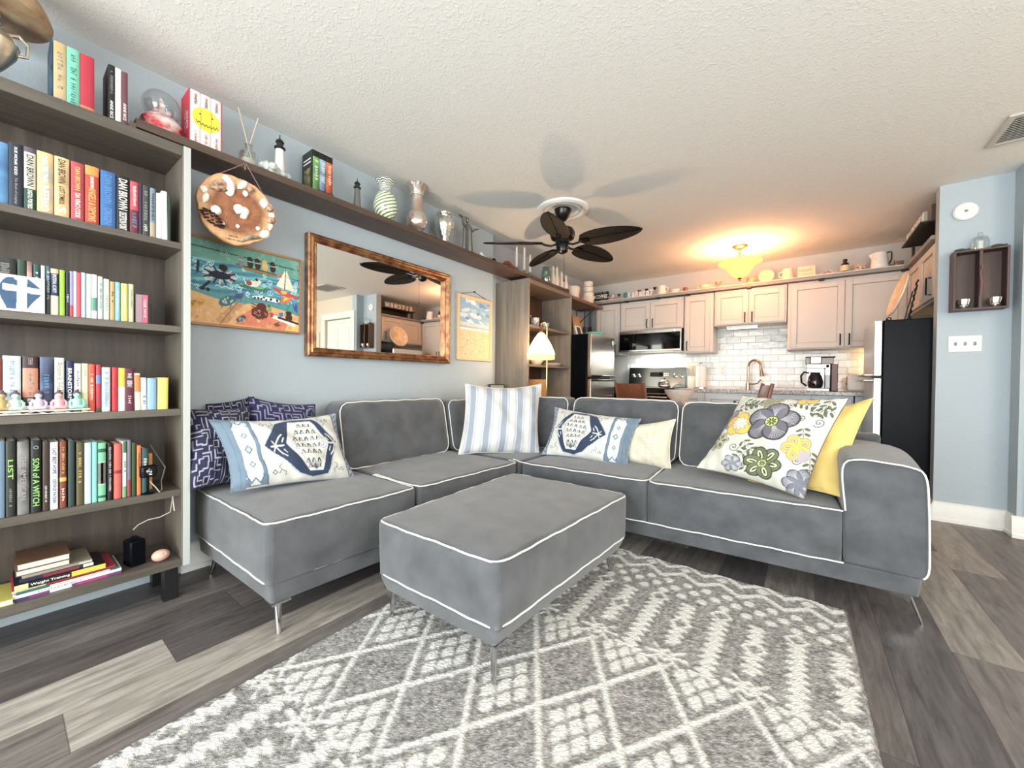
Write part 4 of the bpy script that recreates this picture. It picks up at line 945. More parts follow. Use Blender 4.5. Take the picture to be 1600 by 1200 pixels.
for i, (lab, rr) in enumerate((('second cream bowl from the bottom of the bowl tower', .068), ('third cream bowl in the bowl tower', .064), ('small cream bowl topping the bowl tower', .058))):
    cup = empty('stacked_bowl', (-2.37, 4.88, zz), label=lab, cat='bowl', group='tower of cream bowls'); cup.scale = (1.12, 1.12, 1.2)
    MB().lathe([(rr*0.7, 0), (rr*0.9, 0.008), (rr, 0.04), (rr, 0.056), (rr*0.93, 0.062), (rr*0.9, 0.055), (rr*.7, 0.012), (0, 0.01)], (-2.37, 4.88, zz), 28).build('bowl', M_CER, cup)
    zz += 0.0755
cbd = empty('cutting_board', (-2.5, 4.62, 1.542), label='light wood cutting board leaning on the wall above the stainless refrigerator', cat='cutting board')
MB().obox((-2.55, P(903, 505, 0, -2.55).y, 1.722), (0.010, 0.13, 0.178), Matrix.Rotation(-0.12, 3, 'Y')).build('board', wood('maple board', (206,164,124), (228,190,150), 2, 1.5, 0.5), cbd, bevel=0.01)
pf = empty('picture_frame', (-2.3, 4.36, 1.542), label='small white tilted picture frame with a dark photo on the stainless refrigerator', cat='picture frame')
R_ = Matrix.Rotation(-0.28, 3, 'Y') @ Matrix.Rotation(0.0, 3, 'Z')
pc = V(-2.22, 4.32, 1.605)
fm = MB()
for (dy, dz, hy_, hz_) in ((-0.062, 0, 0.01, 0.062), (0.062, 0, 0.01, 0.062), (0, 0.055, 0.055, 0.009), (0, -0.055, 0.055, 0.009)):
    fm.obox(pc + R_ @ V(0, dy, dz), (0.007, hy_, hz_), R_)
fm.build('frame', M_WHITE, pf, bevel=0.002)
MB().obox(pc, (0.003, 0.054, 0.047), R_).build('photo', mat('dark photograph', (60,52,50), 0.4, noise=0.5, nscale=30), pf)
td = empty('serving_dish', (-2.15, 4.62, 1.542), label='turquoise oval dish on top of the stainless refrigerator', cat='dish')
MB().lathe([(0.07, 0), (0.085, 0.004), (0.115, 0.045), (0.118, 0.052), (0.110, 0.05), (0.08, 0.012), (0, 0.01)], (-2.10, 4.52, 1.5425), 32).build('dish', mat('turquoise glaze', (128,206,190), 0.3), td)
for i, (px, c1, nm, lab) in enumerate(((914, (70,52,46), 'spoon', 'dark wooden spoon hanging below the short shelf'), (922, (48,40,38), 'spatula', 'black spatula hanging right of the wooden spoon'))):
    a = P2(px, 468, 5.05)
    s_ = empty('hanging_'+nm, (a.x, 5.05, 1.6), label=lab, cat='utensil')
    m1 = MB().cyl((a.x, 5.05, 1.985), (a.x, 5.05, 1.75), 0.007)
    if nm == 'spoon': m1.ball((a.x, 5.05, 1.72), (0.032, 0.01, 0.05))
    else: m1.box((a.x-0.03, 5.046, 1.60), (a.x+0.03, 5.054, 1.75))
    m1.build(nm, mat('utensil '+nm, c1, 0.5), s_)
# ---------------- table, chairs, bowl behind the sofa
tbl = empty('dining_table', (-0.72, 4.12, 0), label='round dining table with a pale cloth behind the sofa', cat='table')
TX, TY = -0.90, 4.42
MB().lathe([(0.0, 0.735), (0.40, 0.735), (0.42, 0.748), (0.415, 0.765), (0.0, 0.768)], (TX, TY, 0), 48).build('tabletop', mat('pale table cloth', (226,218,200), 0.7), tbl)
MB().lathe([(0.26, 0.0), (0.26, 0.02), (0.06, 0.06), (0.045, 0.3), (0.06, 0.6), (0.10, 0.735)], (TX, TY, 0), 24).build('pedestal', wood('dark cherry', (66,34,26), (104,58,44), 2, 2, 0.35), tbl)
bw = empty('glass_bowl', (-0.86, 4.0, 0.769), label='cut glass fruit bowl on the table behind the sofa', cat='bowl')
bc = P(1061, 624, 2, 0.775); bc = V(-1.0, 4.16, 0.769)
bc = P(1061, 627, 1, 4.2); bc.z = 0.769
M_CUT = mat('cut glass', (226,214,206), 0.15, noise=0.12, nscale=60, bump=0.8, bscale=120, alpha=0.85, spec=0.8)
MB().lathe([(0.05, 0), (0.055, 0.006), (0.045, 0.014), (0.09, 0.05), (0.13, 0.11), (0.138, 0.14), (0.132, 0.14), (0.122, 0.11), (0.082, 0.055), (0.0, 0.02)], bc, 40, wob=lambda t, k: 1+(0.05*abs(math.sin(8*t)) if k in (4,5,6,7) else 0)).build('bowl', M_CUT, bw)
M_CH = wood('cherry chair wood', (98,58,44), (138,88,68), 2, 2, 0.32)
def chair(x, y, rot, lab):
    c = empty('dining_chair', (x, y, 0), (0, 0, rot), label=lab, cat='chair')
    def L(mb, nm, m_=M_CH, bev=0.004): return mb.build(nm, m_, c, world=False, bevel=bev)
    L(MB().box((-0.21, -0.2, 0.43), (0.21, 0.22, 0.465)), 'seat')
    for sx in (-1, 1):
        L(MB().cyl((sx*0.18, 0.18, 0.43), (sx*0.19, 0.2, 0), 0.02, 0.014), 'leg')
        L(MB().tube([(sx*0.18, -0.23, 0), (sx*0.18, -0.18, 0.44), (sx*0.18, -0.20, 0.7), (sx*0.18, -0.26, 0.985)], [0.016, 0.02, 0.019, 0.015], 8), 'leg', bev=0)
    L(MB().grid(lambda u, v: (-0.18+0.36*u, -0.255+0.045*(1-v)-0.03*math.sin(PI*u)+0.008, 0.80+0.165*v), 9, 5).grid(lambda u, v: (-0.18+0.36*u, -0.255+0.045*(1-v)-0.03*math.sin(PI*u)-0.010, 0.80+0.165*v+0.004), 9, 5), 'top_rail', bev=0)
    L(MB().box((-0.17, -0.235, 0.60), (0.17, -0.215, 0.64)), 'rail')
    return c
a = P(984, 603, 1, 3.86)
chair(a.x+0.094, 4.09, math.radians(-22)+PI*0, 'cherry dining chair at the left of the round table, in front of the range')
a = P(1197, 600, 1, 4.1)
chair(a.x-0.24, 4.035, math.radians(105), 'cherry dining chair seen side-on above the floral pillow')
# ================================================================ ceiling fan
M_FAN = mat('oil bronze fan metal', (14,11,10), 0.3, 0.5, coat=0.3)
M_BLADE = mat('dark woven blade', (24,16,13), 0.5, noise=0.15, nscale=60, bump=0.5, bscale=300)
fan = empty('ceiling_fan', (FC.x, FC.y, H), label='dark bronze ceiling fan with five palm leaf blades', cat='ceiling fan')
cx, cy = FC.x, FC.y
MB().lathe([(0.0, -0.095), (0.03, -0.095), (0.05, -0.07), (0.068, -0.03), (0.072, -0.004), (0.0, -0.004)], (cx, cy, H), 32).build('canopy', M_FAN, fan)
MB().cyl((cx, cy, H-0.09), (cx, cy, H-0.155), 0.013).lathe([(0.013, -0.165), (0.03, -0.15), (0.03, -0.14), (0.013, -0.125)], (cx, cy, H), 20).build('downrod', M_FAN, fan)
MB().lathe([(0.0, -0.262), (0.06, -0.262), (0.095, -0.25), (0.105, -0.225), (0.105, -0.20), (0.09, -0.172), (0.05, -0.155), (0.0, -0.152)], (cx, cy, H), 36).build('motor_housing', M_FAN, fan)
MB().lathe([(0.0, -0.375), (0.02, -0.375), (0.045, -0.36), (0.052, -0.33), (0.052, -0.30), (0.06, -0.29), (0.06, -0.262), (0, -0.262)], (cx, cy, H), 28).build('switch_housing', M_FAN, fan)
zb = H-0.295
for k in range(5):
    a = math.radians(3+72*k); R3 = Matrix.Rotation(a, 3, 'Z'); tilt = Matrix.Rotation(math.radians(-14), 3, 'X')
    O = V(cx, cy, zb)
    arm = MB().tube([O + R3 @ V(0.05, 0, -0.004), O + R3 @ V(0.10, 0.0, -0.018), O + R3 @ V(0.145, 0, -0.012), O + R3 @ V(0.175, 0, 0.0)], 0.009, 8)
    arm.obox(O + R3 @ V(0.195, 0, -0.004), (0.04, 0.022, 0.004), R3 @ tilt)
    arm.build('blade_iron', M_FAN, fan)
    L_, Wd = 0.50, 0.105
    def bl(u, v, th=0.0):
        s_ = u; wdt = Wd*(math.sin(PI*min(1, max(0, 0.06+0.94*s_))**0.8))**0.55 if 0 < s_ < 1 else 0.0
        wdt = max(wdt, 0.002 if s_ > 0.5 else 0.026)
        y = (2*v-1)*wdt
        return O + R3 @ (tilt @ V(0.165+L_*s_, y, -0.010*s_*s_ + th + 0.006*(1-(2*v-1)**2)) + V(0, 0, 0))
    b = MB().grid(lambda u, v: bl(u, v, 0.004), 26, 7).grid(lambda u, v: bl(u, v, -0.003), 26, 7)
    blade = b.build('blade', M_BLADE, fan, sharp=60)
    MB().tube([bl(u, 0.5, -0.006) for u in arr(10, 0.05, 0.97)], 0.0025, 5).tube([bl(u, 0.0, 0) for u in arr(24, 0.0, 1.0)] + [bl(u, 1.0, 0) for u in arr(24, 1.0, 0.0)], 0.0032, 5).build('blade_rib', M_FAN, blade)
MB().cyl((cx+0.03, cy-0.02, H-0.37), (cx+0.03, cy-0.02, H-0.60), 0.0012, n=6).ball((cx+0.03, cy-0.02, H-0.61), (0.006, 0.006, 0.012)).build('pull_chain', M_FAN, fan)

def lit_shade(name, base, em, es, solid):
    m_ = bpy.data.materials.new(name); m_.use_nodes = True; nt = m_.node_tree; N = nt.nodes; L = nt.links; b = N['Principled BSDF']; o_ = N['Material Output']
    b.inputs['Base Color'].default_value = (*lin(base), 1); b.inputs['Roughness'].default_value = 0.5
    b.inputs['Emission Color'].default_value = (*lin(em), 1); b.inputs['Emission Strength'].default_value = es
    t = N.new('ShaderNodeBsdfTransparent'); t.inputs[0].default_value = (*lin(em), 1); mx = N.new('ShaderNodeMixShader'); mx.inputs[0].default_value = solid
    L.new(t.outputs[0], mx.inputs[1]); L.new(b.outputs[0], mx.inputs[2]); L.new(mx.outputs[0], o_.inputs[0]); return m_
# ================================================================ kitchen ceiling light
LX, LY = -0.555, 4.755
kl = empty('ceiling_light', (LX, LY, H), label='glowing amber glass bowl ceiling light in the kitchen', cat='lamp')
M_CP = mat('antique copper', (150,112,88), 0.3, 0.9)
MB().lathe([(0.0, -0.03), (0.04, -0.028), (0.072, -0.008), (0.075, -0.001), (0, -0.001)], (LX, LY, H), 28).cyl((LX,LY,H-0.02), (LX,LY,H-0.35), 0.006).build('canopy', M_CP, kl)
for k in range(3):
    t = 2*PI*k/3+0.5; u = V(math.cos(t), math.sin(t), 0)
    MB().tube([V(LX,LY,H-0.03)+u*0.02, V(LX,LY,H-0.07)+u*0.015, V(LX,LY,H-0.11)+u*0.045, V(LX,LY,H-0.145)+u*0.075, V(LX,LY,H-0.165)+u*0.07], 0.0045, 6).build('scroll_arm', M_CP, kl)
bp_ = [(0.0, -0.338), (0.03, -0.335), (0.08, -0.30), (0.112, -0.25), (0.135, -0.215), (0.175, -0.19), (0.205, -0.178), (0.203, -0.172), (0.172, -0.183), (0.13, -0.208), (0.105, -0.245), (0.075, -0.29), (0.03, -0.325), (0.0, -0.328)]
MB().lathe(bp_, (LX, LY, H), 48).build('glass_bowl', lit_shade('lit alabaster glass', (255,226,160), (255,196,96), 1.5, 0.62), kl)
MB().lathe([(0.0, -0.372), (0.012, -0.365), (0.008, -0.352), (0.02, -0.342), (0.022, -0.338), (0, -0.338)], (LX, LY, H), 16).build('finial', M_CP, kl)

# ================================================================ floor lamp
fx, fy = -1.985, 3.10
FLOORLAMP_L.location = (fx, fy, 1.32)
flm = empty('floor_lamp', (fx, fy, 0), label='brass floor lamp with a glowing fringed shade behind the sofa corner', cat='lamp')
M_BRS = mat('brass', (206,176,120), 0.25, 1.0)
MB().lathe([(0.12, 0), (0.12, 0.012), (0.05, 0.03), (0.012, 0.05)], (fx+0.05, fy+.03, 0), 28).build('base', M_BRS, flm)
MB().tube([(fx+0.05, fy+.03, 0.03), (fx+0.05, fy+.03, 1.25), (fx+0.045, fy+.03, 1.50), (fx+0.03, fy+.015, 1.54), (fx, fy, 1.525)], 0.0065, 8).build('pole', M_BRS, flm)
sz = 1.235
M_SHADE = bpy.data.materials.new('thin lit fabric shade'); M_SHADE.use_nodes = True
def _sh():
    nt = M_SHADE.node_tree; N = nt.nodes; L = nt.links; b = N['Principled BSDF']; o_ = N['Material Output']
    b.inputs['Base Color'].default_value = (*lin((255,236,196)), 1); b.inputs['Roughness'].default_value = 0.7
    b.inputs['Emission Color'].default_value = (*lin((255,226,170)), 1); b.inputs['Emission Strength'].default_value = 2.6
    t = N.new('ShaderNodeBsdfTransparent'); mx = N.new('ShaderNodeMixShader'); mx.inputs[0].default_value = 0.45
    L.new(t.outputs[0], mx.inputs[1]); L.new(b.outputs[0], mx.inputs[2]); L.new(mx.outputs[0], o_.inputs[0])
_sh()
sh_ = []
for i in range(2): pass
MB().lathe([(0.128, 0.0), (0.120, 0.03), (0.090, 0.10), (0.055, 0.16), (0.030, 0.195), (0.028, 0.200), (0.028, 0.197), (0.053, 0.158), (0.088, 0.098), (0.117, 0.03), (0.125, 0.0)], (fx, fy, sz), 96, wob=lambda t, k: 1+0.035*math.cos(12*t)).build('lamp_shade', M_SHADE, flm)
MB().lathe([(0.128, 0.0), (0.125, -0.045), (0.121, -0.045), (0.124, 0.0)], (fx, fy, sz), 60, wob=lambda t, k: 1+0.03*math.cos(30*t)).build('fringe', mat('lit bead fringe', (236,226,150), 0.5, emit=(226,206,110), estr=1.0), flm)
MB().cyl((fx, fy, sz+0.19), (fx, fy, 1.53), 0.007).lathe([(0.012, 0.0), (0.02, 0.02), (0.01, 0.05), (0.004, 0.09)], (fx, fy, sz+0.195), 14).build('socket', M_CP, flm)

# ================================================================ urn table lamp on the bookcase
ux, uy, uz = -2.27, -0.008, 2.008
ul = empty('table_lamp', (ux, uy, uz), label='silver urn table lamp with a marbled amber shade on the bookcase top', cat='lamp'); ul.scale = (0.86, 0.86, 1.06)
M_SIL = mat('antique silver', (222,216,200), 0.34, 0.9, noise=0.2, nscale=30)
MB().lathe([(0.048, 0.0), (0.05, 0.01), (0.03, 0.02), (0.018, 0.03), (0.04, 0.06), (0.066, 0.10), (0.076, 0.135), (0.068, 0.155), (0.04, 0.168), (0.022, 0.18), (0.034, 0.195), (0.02, 0.21), (0.03, 0.225), (0.016, 0.24)], (ux, uy, uz), 40, wob=lambda t, k: 1+(0.035*abs(math.cos(8*t)) if 4 <= k <= 6 else 0)).build('urn_body', M_SIL, ul)
MB().cyl((ux,uy,uz+0.235), (ux,uy,uz+0.33), 0.009).lathe([(0.02, 0), (0.026, 0.01), (0.014, 0.03)], (ux,uy,uz+0.245), 18).build('stem', M_BRS, ul)
for s_ in (-1, 1):
    MB().tube([(ux, uy+s_*0.06, uz+0.115), (ux, uy+s_*0.095, uz+0.125), (ux, uy+s_*0.098, uz+0.165), (ux, uy+s_*0.075, uz+0.185), (ux, uy+s_*0.04, uz+0.172)], 0.006, 8).build('handle', M_SIL, ul)
MB().lathe([(0.165, 0.0), (0.168, 0.012), (0.155, 0.045), (0.12, 0.10), (0.08, 0.14), (0.03, 0.155), (0.03, 0.152), (0.078, 0.136), (0.117, 0.096), (0.151, 0.043), (0.162, 0.01)], (ux, uy, uz+0.235), 48).build('lamp_shade', mat('marbled amber glass', (178,150,116), 0.45, rgb2=(122,86,60), nscale=9), ul)
# ================================================================ things on the walls
# ---- beach painting
pa = empty('painting', (-2.48, 0.865, 1.26), label='colourful beach painting with dogs and a sailboat on the left wall', cat='painting')
py0, py1, pz0, pz1 = 0.532, 1.131, 1.258, 1.712
MB().box((-2.498, py0, pz0), (-2.468, py0+0.012, pz1)).box((-2.498, py1-0.012, pz0), (-2.468, py1, pz1)).box((-2.498, py0+.012, pz0), (-2.468, py1-.012, pz0+0.012)).box((-2.498, py0+.012, pz1-0.012), (-2.468, py1-.012, pz1)).build('frame', wood('thin oak frame', (150,104,66), (186,138,92), 1, 2, 0.5), pa, bevel=0.001)
def paint_beach():
    C = Canvas(420, 280, (92,150,152))
    rs = random.Random(5)
    # canvas u: 0..1 over the whole 0.67 m; the part hidden by the bookcase is the first ~0.2
    for i in range(14):
        y = 0.42+i*0.032; col = [(70,132,158),(96,168,180),(58,116,150),(120,190,192)][i % 4]
        C.line([(x, y+0.018*math.sin(x*16+i*1.3)) for x in arr(40, 0, 1)], 0.034, col)
    C.poly([(0,0.78),(1,0.74),(1,1),(0,1)], (110,164,150)); C.poly([(0,.9),(1,.86),(1,.875),(0,.915)], (50,84,84))
    for i in range(26): C.spiral(rs.random(), rs.uniform(.78,.98), 0.03, 1.3, 0.007, (150,190,178), rs.random()*6)
    for i in range(42): C.spiral(rs.uniform(.1,1), rs.uniform(.38,.74), rs.uniform(.02,.05), 1.4, 0.009, (196,226,226), rs.random()*6, rs.choice((-1,1)))
    for i in range(16):
        y = rs.uniform(.4,.74); x = rs.uniform(0,.9); C.line([(x+t*0.12, y+0.012*math.sin(t*12)) for t in arr(10, 0, 1)], 0.010, rs.choice([(214,236,236),(60,104,150),(150,205,214)]))
    # sand
    C.poly([(0,0),(1,0),(1,.22),(.88,.27),(.74,.30),(.66,.33),(.52,.30),(.42,.22),(.30,.30),(.18,.34),(0,.40)], (222,176,124))
    C.poly([(.42,.02),(1,.0),(1,.08),(.86,.16),(.70,.26),(.60,.28),(.48,.16)], (218,132,104)); C.poly([(.86,.0),(1,.0),(1,.16),(.9,.13)], (232,196,124))
    C.poly([(.24,.02),(.42,.30),(.50,.30),(.36,.02)], (196,150,112)); C.line([(.30,.0),(.44,.30)], .012, (160,112,70))
    for i in range(34): C.spiral(rs.random(), rs.uniform(.02,.2), 0.022, 1.3, 0.006, rs.choice([(236,196,150),(190,110,84),(240,210,170)]), rs.random()*6)
    # boat with five passengers
    C.poly([(.44,.775),(.78,.745),(.76,.715),(.50,.73)], (150,122,66)); C.line([(.43,.78),(.79,.747)], .014, (60,52,36))
    for x, col in ((.47,(120,140,134)),(.545,(40,44,46)),(.61,(56,38,34)),(.675,(214,176,112)),(.745,(48,34,32))):
        C.ell(x, .82, .027, .055, col); C.ell(x-.005, .875, .024, .035, col); C.line([(x-.02,.845),(x+.02,.845)], .010, (190,200,190))
    # striped swimmer
    for k in range(16):
        t = 2*PI*k/16; C.line([(.30+.07*math.cos(t), .60+.05*math.sin(t)), (.30+.125*math.cos(t), .60+.105*math.sin(t))], .020, (28,24,30) if k % 2 else (220,196,190))
    C.ell(.30, .60, .085, .048, (18,24,54)); C.ell(.325, .70, .036, .04, (26,22,24)); C.line([(.22,.50),(.17,.42)], .03, (20,18,20)); C.ell(.17,.41,.02,.022,(20,18,20)); C.ell(.21,.405,.016,.022,(20,18,20))
    C.line([(.14,.72),(.135,.60)], .03, (30,40,48))
    # green float with spotted dog
    C.ell(.58, .52, .13, .03, (60,118,96)); C.ell(.62, .535, .05, .02, (120,180,130)); C.ell(.56, .565, .06, .035, (236,232,222)); C.ell(.535,.57,.025,.03,(150,84,66)); C.ell(.61,.60,.03,.032,(236,232,222)); C.ell(.60,.63,.014,.02,(60,50,50)); C.line([(.51,.55),(.49,.62)], .01, (236,232,222))
    # sailboat
    C.poly([(.775,.60),(.865,.84),(.85,.57)], (240,234,206)); C.poly([(.862,.57),(.872,.84),(.955,.56)], (232,228,206)); C.line([(.868,.86),(.856,.55)], .010, (104,84,60))
    C.poly([(.74,.58),(.99,.50),(.975,.46),(.82,.485),(.76,.54)], (206,84,78)); C.ell(.85,.525,.03,.025,(236,190,96))
    C.poly([(.78,.75),(.83,.77),(.83,.73),(.78,.71)], (196,110,110))
    # dalmatian swimming
    C.ell(.66,.40,.10,.026,(236,236,232)); C.ell(.76,.395,.05,.028,(236,236,232))
    for i in range(14): C.ell(rs.uniform(.58,.8), rs.uniform(.385,.415), .010, .012, (24,24,28))
    C.line([(.56,.375),(.82,.36)], .012, (70,110,150))
    # curly and dark animals on the sand
    for cx_, cy_, r, col, c2 in ((.36,.30,.075,(60,110,120),(214,220,210)),(.45,.38,.045,(76,96,130),(60,80,110)),(.47,.10,.045,(70,80,90),(150,160,170)),(.13,.22,.07,(214,164,90),(150,110,60))):
        C.ell(cx_, cy_, r, r*.75, col, .5)
        for i in range(9): C.spiral(cx_+rs.uniform(-.6,.6)*r, cy_+rs.uniform(-.5,.5)*r, .014, 1.2, .006, c2, rs.random()*6)
        C.line([(cx_-r*.5,cy_-r*.4),(cx_-r*.6,cy_-r*1.3)], .010, col); C.line([(cx_+r*.3,cy_-r*.5),(cx_+r*.3,cy_-r*1.4)], .010, col)
    C.ell(.63,.20,.075,.085,(104,46,38)); C.ell(.645,.285,.045,.05,(92,40,34))
    for i in range(5): C.line([(.56,.17+.035*i),(.66,.13+.035*i)], .014, (84,34,30))
    for i in range(18): C.ell(rs.uniform(.58,.69), rs.uniform(.12,.24), .005,.008,(196,150,130))
    C.spiral(.735,.19,.03,1.4,.010,(84,34,30)); C.ell(.715,.27,.02,.035,(120,170,96)); C.ell(.71,.31,.016,.02,(80,96,96))
    C.poly([(.75,.075),(.81,.115),(.80,.08),(.83,.07),(.78,.04)], (110,84,50))
    # umbrella, towel and sitter
    C.line([(.93,.44),(.86,.22)], .012, (50,130,96))
    C.poly([(.82,.36),(.83,.46),(.90,.48),(.93,.43)], (226,110,70)); C.poly([(.84,.40),(.86,.47),(.91,.45)], (238,200,96)); C.poly([(.93,.43),(.985,.38),(.985,.26),(.95,.30)], (60,84,170)); C.poly([(.93,.45),(.97,.42),(.955,.34)], (90,150,190))
    C.poly([(.74,.155),(.96,.065),(.96,.115),(.76,.20)], (240,236,228)); C.line([(.80,.17),(.99,.115)], .026, (26,22,22)); C.ell(.90,.185,.034,.055,(70,44,34)); C.ell(.90,.245,.028,.03,(60,38,30)); C.poly([(.80,.235),(.84,.25),(.85,.20),(.815,.18)], (60,130,190))
    return C
def canvas_plane(name, C, parent, o, ux_, uy_, m_, bulge=0.0):
    """flat board surface painted with canvas C; o lower-left corner, ux/uy edge vectors"""
    h, w = C.a.shape[:2]; o = Vector(o); ux_ = Vector(ux_); uy_ = Vector(uy_)
    u = np.linspace(0, 1, w); v = np.linspace(0, 1, h); U, V_ = np.meshgrid(u, v)
    pts = np.array(o)[None, None] + U[..., None]*np.array(ux_) + V_[..., None]*np.array(uy_)
    idx = np.arange(w*h).reshape(h, w); faces = np.stack([idx[:-1,:-1], idx[:-1,1:], idx[1:,1:], idx[1:,:-1]], -1).reshape(-1, 4)
    me = bpy.data.meshes.new(name); me.from_pydata(pts.reshape(-1, 3), [], faces.tolist()); me.update(); color_mesh(me, C.a.reshape(-1, 3))
    return link_mesh(name, me, m_, parent, True, sharp=None)
M_PAINT = mat('painted canvas', (255,255,255), 0.6, vcol=True, noise=0.1, nscale=40, bump=0.2, bscale=300)
MB().box((-2.497, py0+.012, pz0+.012), (-2.475, py1-.012, pz1-.012)).build('backing_board', M_BLACK, pa)
canvas_plane('artwork', paint_beach(), pa, (-2.4745, py0+.012, pz0+.012), (0, py1-py0-.024, 0), (0, 0, pz1-pz0-.024), M_PAINT)
# ---- mirror in a gilded copper frame
mr = empty('mirror', (-2.48, 1.77, 1.127), label='large rectangular mirror in an ornate copper gold frame on the left wall', cat='mirror')
y0, y1, z0, z1 = 1.162, 2.372, 1.127, 1.892
M_GILT = mat('gilded copper frame', (136,88,66), 0.32, 0.75, rgb2=(190,146,102), nscale=18, bump=0.6, bscale=160)
prof = [(-2.498, 0.0), (-2.452, 0.0), (-2.446, 0.010), (-2.452, 0.018), (-2.442, 0.028), (-2.452, 0.040), (-2.466, 0.046), (-2.462, 0.054), (-2.478, 0.060), (-2.49, 0.062), (-2.498, 0.062)]
vs = []; n = len(prof)
for (yy, zz, sy, sz_) in ((y0, z0, 1, 1), (y1, z0, -1, 1), (y1, z1, -1, -1), (y0, z1, 1, -1)):
    for x, o_ in prof: vs.append((x, yy+sy*o_, zz+sz_*o_))
fs = [(k*n+i, k*n+(i+1) % n, ((k+1) % 4)*n+(i+1) % n, ((k+1) % 4)*n+i) for k in range(4) for i in range(n)]
fr_ = MB().add(vs, fs).build('frame', M_GILT, mr, sharp=25)
bd = MB()
for k in range(62): bd.ball((-2.4455, y0+0.010, z0+0.01+k*(z1-z0-0.02)/61), (0.005,0.004,0.005), 8, 5)
bd.build('beading', M_GILT, fr_)
# the glass hangs a touch out of true, so it looks towards the wall end
a_t = math.radians(2.6)
gy0, gy1 = y0+0.055, y1-0.055
gx0, gx1 = -2.488, -2.488
gl = bpy.data.materials.new('mirror silver'); gl.use_nodes = True; g_ = gl.node_tree.nodes['Principled BSDF']; g_.inputs['Metallic'].default_value = 1; g_.inputs['Roughness'].default_value = 0.015; g_.inputs['Base Color'].default_value = (0.93,0.93,0.91,1)
MB().add([(-2.456, gy0, z0+.055), (-2.4905, gy1, z0+.055), (-2.4905, gy1, z1-.055), (-2.456, gy0, z1-.055), (-2.496, gy0, z0+.055), (-2.496, gy1, z0+.055), (-2.496, gy1, z1-.055), (-2.496, gy0, z1-.055)], [(0,1,2,3),(7,6,5,4),(0,4,5,1),(1,5,6,2),(2,6,7,3),(3,7,4,0)]).build('mirror_glass', gl, mr, sharp=None)
# ---- small beach print
sp = empty('framed_print', (-2.49, 2.73, 1.17), label='small framed print of sky above a sandy beach right of the mirror', cat='picture')
y0, y1, z0, z1 = 2.487, 2.965, 1.17, 1.765
MW = wood('pale pine frame', (214,176,130), (232,200,158), 2, 2, 0.5)
MB().box((-2.498,y0,z0),(-2.478,y0+.028,z1)).box((-2.498,y1-.028,z0),(-2.478,y1,z1)).box((-2.498,y0+.028,z0),(-2.478,y1-.028,z0+.028)).box((-2.498,y0+.028,z1-.028),(-2.478,y1-.028,z1)).build('frame', MW, sp, bevel=0.002)
C = Canvas(120, 160, (220,196,160))
rs = random.Random(2)
C.poly([(0,.47),(1,.47),(1,1),(0,1)], (150,182,206))
for i in range(26): C.ell(rs.random(), rs.uniform(.62,.98), rs.uniform(.05,.16), rs.uniform(.015,.04), rs.choice([(206,218,226),(120,150,190),(176,200,220),(226,228,226)]), rs.uniform(-.4,.4))
C.poly([(0,.47),(1,.47),(1,.60),(0,.60)], (196,206,206)); C.line([(0,.52),(1,.53)], .02, (150,176,186)); C.line([(0,.485),(1,.48)], .018, (236,232,220))
for i in range(90): C.ell(rs.random(), rs.uniform(.03,.44), rs.uniform(.006,.014), rs.uniform(.006,.012), rs.choice([(196,110,80),(236,216,186),(170,130,100),(214,150,110)]))
canvas_plane('artwork', C, sp, (-2.489, y0+.028, z0+.028), (0, y1-y0-.056, 0), (0,0,z1-z0-.056), M_PAINT)
MB().tube([(-2.49, 2.55, 1.775), (-2.492, 2.72, 1.815), (-2.49, 2.88, 1.775)], 0.002, 5).cyl((-2.499,2.72,1.818), (-2.484,2.72,1.818), 0.006, n=10).build('hanging_wire', M_HAND, sp)
# small clock standing on the back of the sofa
cy0, cy1 = P(764, 604, 0, -2.44).y, P(786, 604, 0, -2.44).y; czt = P(775, 600, 0, -2.44).z
th = empty('desk_clock', (-2.44, (cy0+cy1)/2, 0.70), label='small dark rimmed clock on the sofa back peeking over the striped pillow', cat='clock')
MB().box((-2.455, cy0, czt-0.10), (-2.425, cy1, czt)).box((-2.45, (cy0+cy1)/2-0.02, 0.715), (-2.43, (cy0+cy1)/2+0.02, czt-0.10)).box((-2.475, cy0+.01, 0.701), (-2.41, cy1-.01, 0.715)).build('casing', mat('charcoal plastic', (62,66,68), 0.4), th, bevel=0.005)
MB().box((-2.4255, cy0+.01, czt-0.09), (-2.424, cy1-.01, czt-0.012)).build('screen', mat('pale screen', (176,184,180), 0.3), th)

# ---- wood slice with shells hanging from the shelf
sc_c = P(370, 330, 0, -2.262)
ws = empty('wood_slice_wreath', tuple(sc_c), label='round wood slice decorated with seashells hanging from the long shelf', cat='wall hanging')
ax_ = V(1, -0.12, -0.10).normalized(); rr = 0.163
e1 = V(0,0,1)-ax_*ax_.z; e1.normalize(); e2 = e1.cross(ax_)*-1  # e2 towards +y
if e2.y < 0: e2 = -e2
rs = random.Random(11)
def slice_wob(t): return 1+0.03*math.sin(3*t+1)+0.015*math.sin(7*t)+0.008*math.sin(19*t)
def sp_(r, t, d): return sc_c + (e1*math.sin(t)+e2*math.cos(t))*(r*slice_wob(t)) + ax_*d
N_ = 72
Cc = []; vs = []; fs = []
rad = [0, .15, .3, .45, .6, .72, .82, .9, .97]
for r in rad:
    for i in range(N_):
        t = 2*PI*i/N_; vs.append(sp_(rr*r, t, 0.014 + (0.0008 if int(r*20) % 2 else 0)))
for i in range(N_): vs.append(sp_(rr*1.0, 2*PI*i/N_, 0.009))
for i in range(N_): vs.append(sp_(rr*1.0, 2*PI*i/N_, -0.010))
for i in range(N_): vs.append(sp_(rr*.9, 2*PI*i/N_, -0.012))
K = len(rad)+3
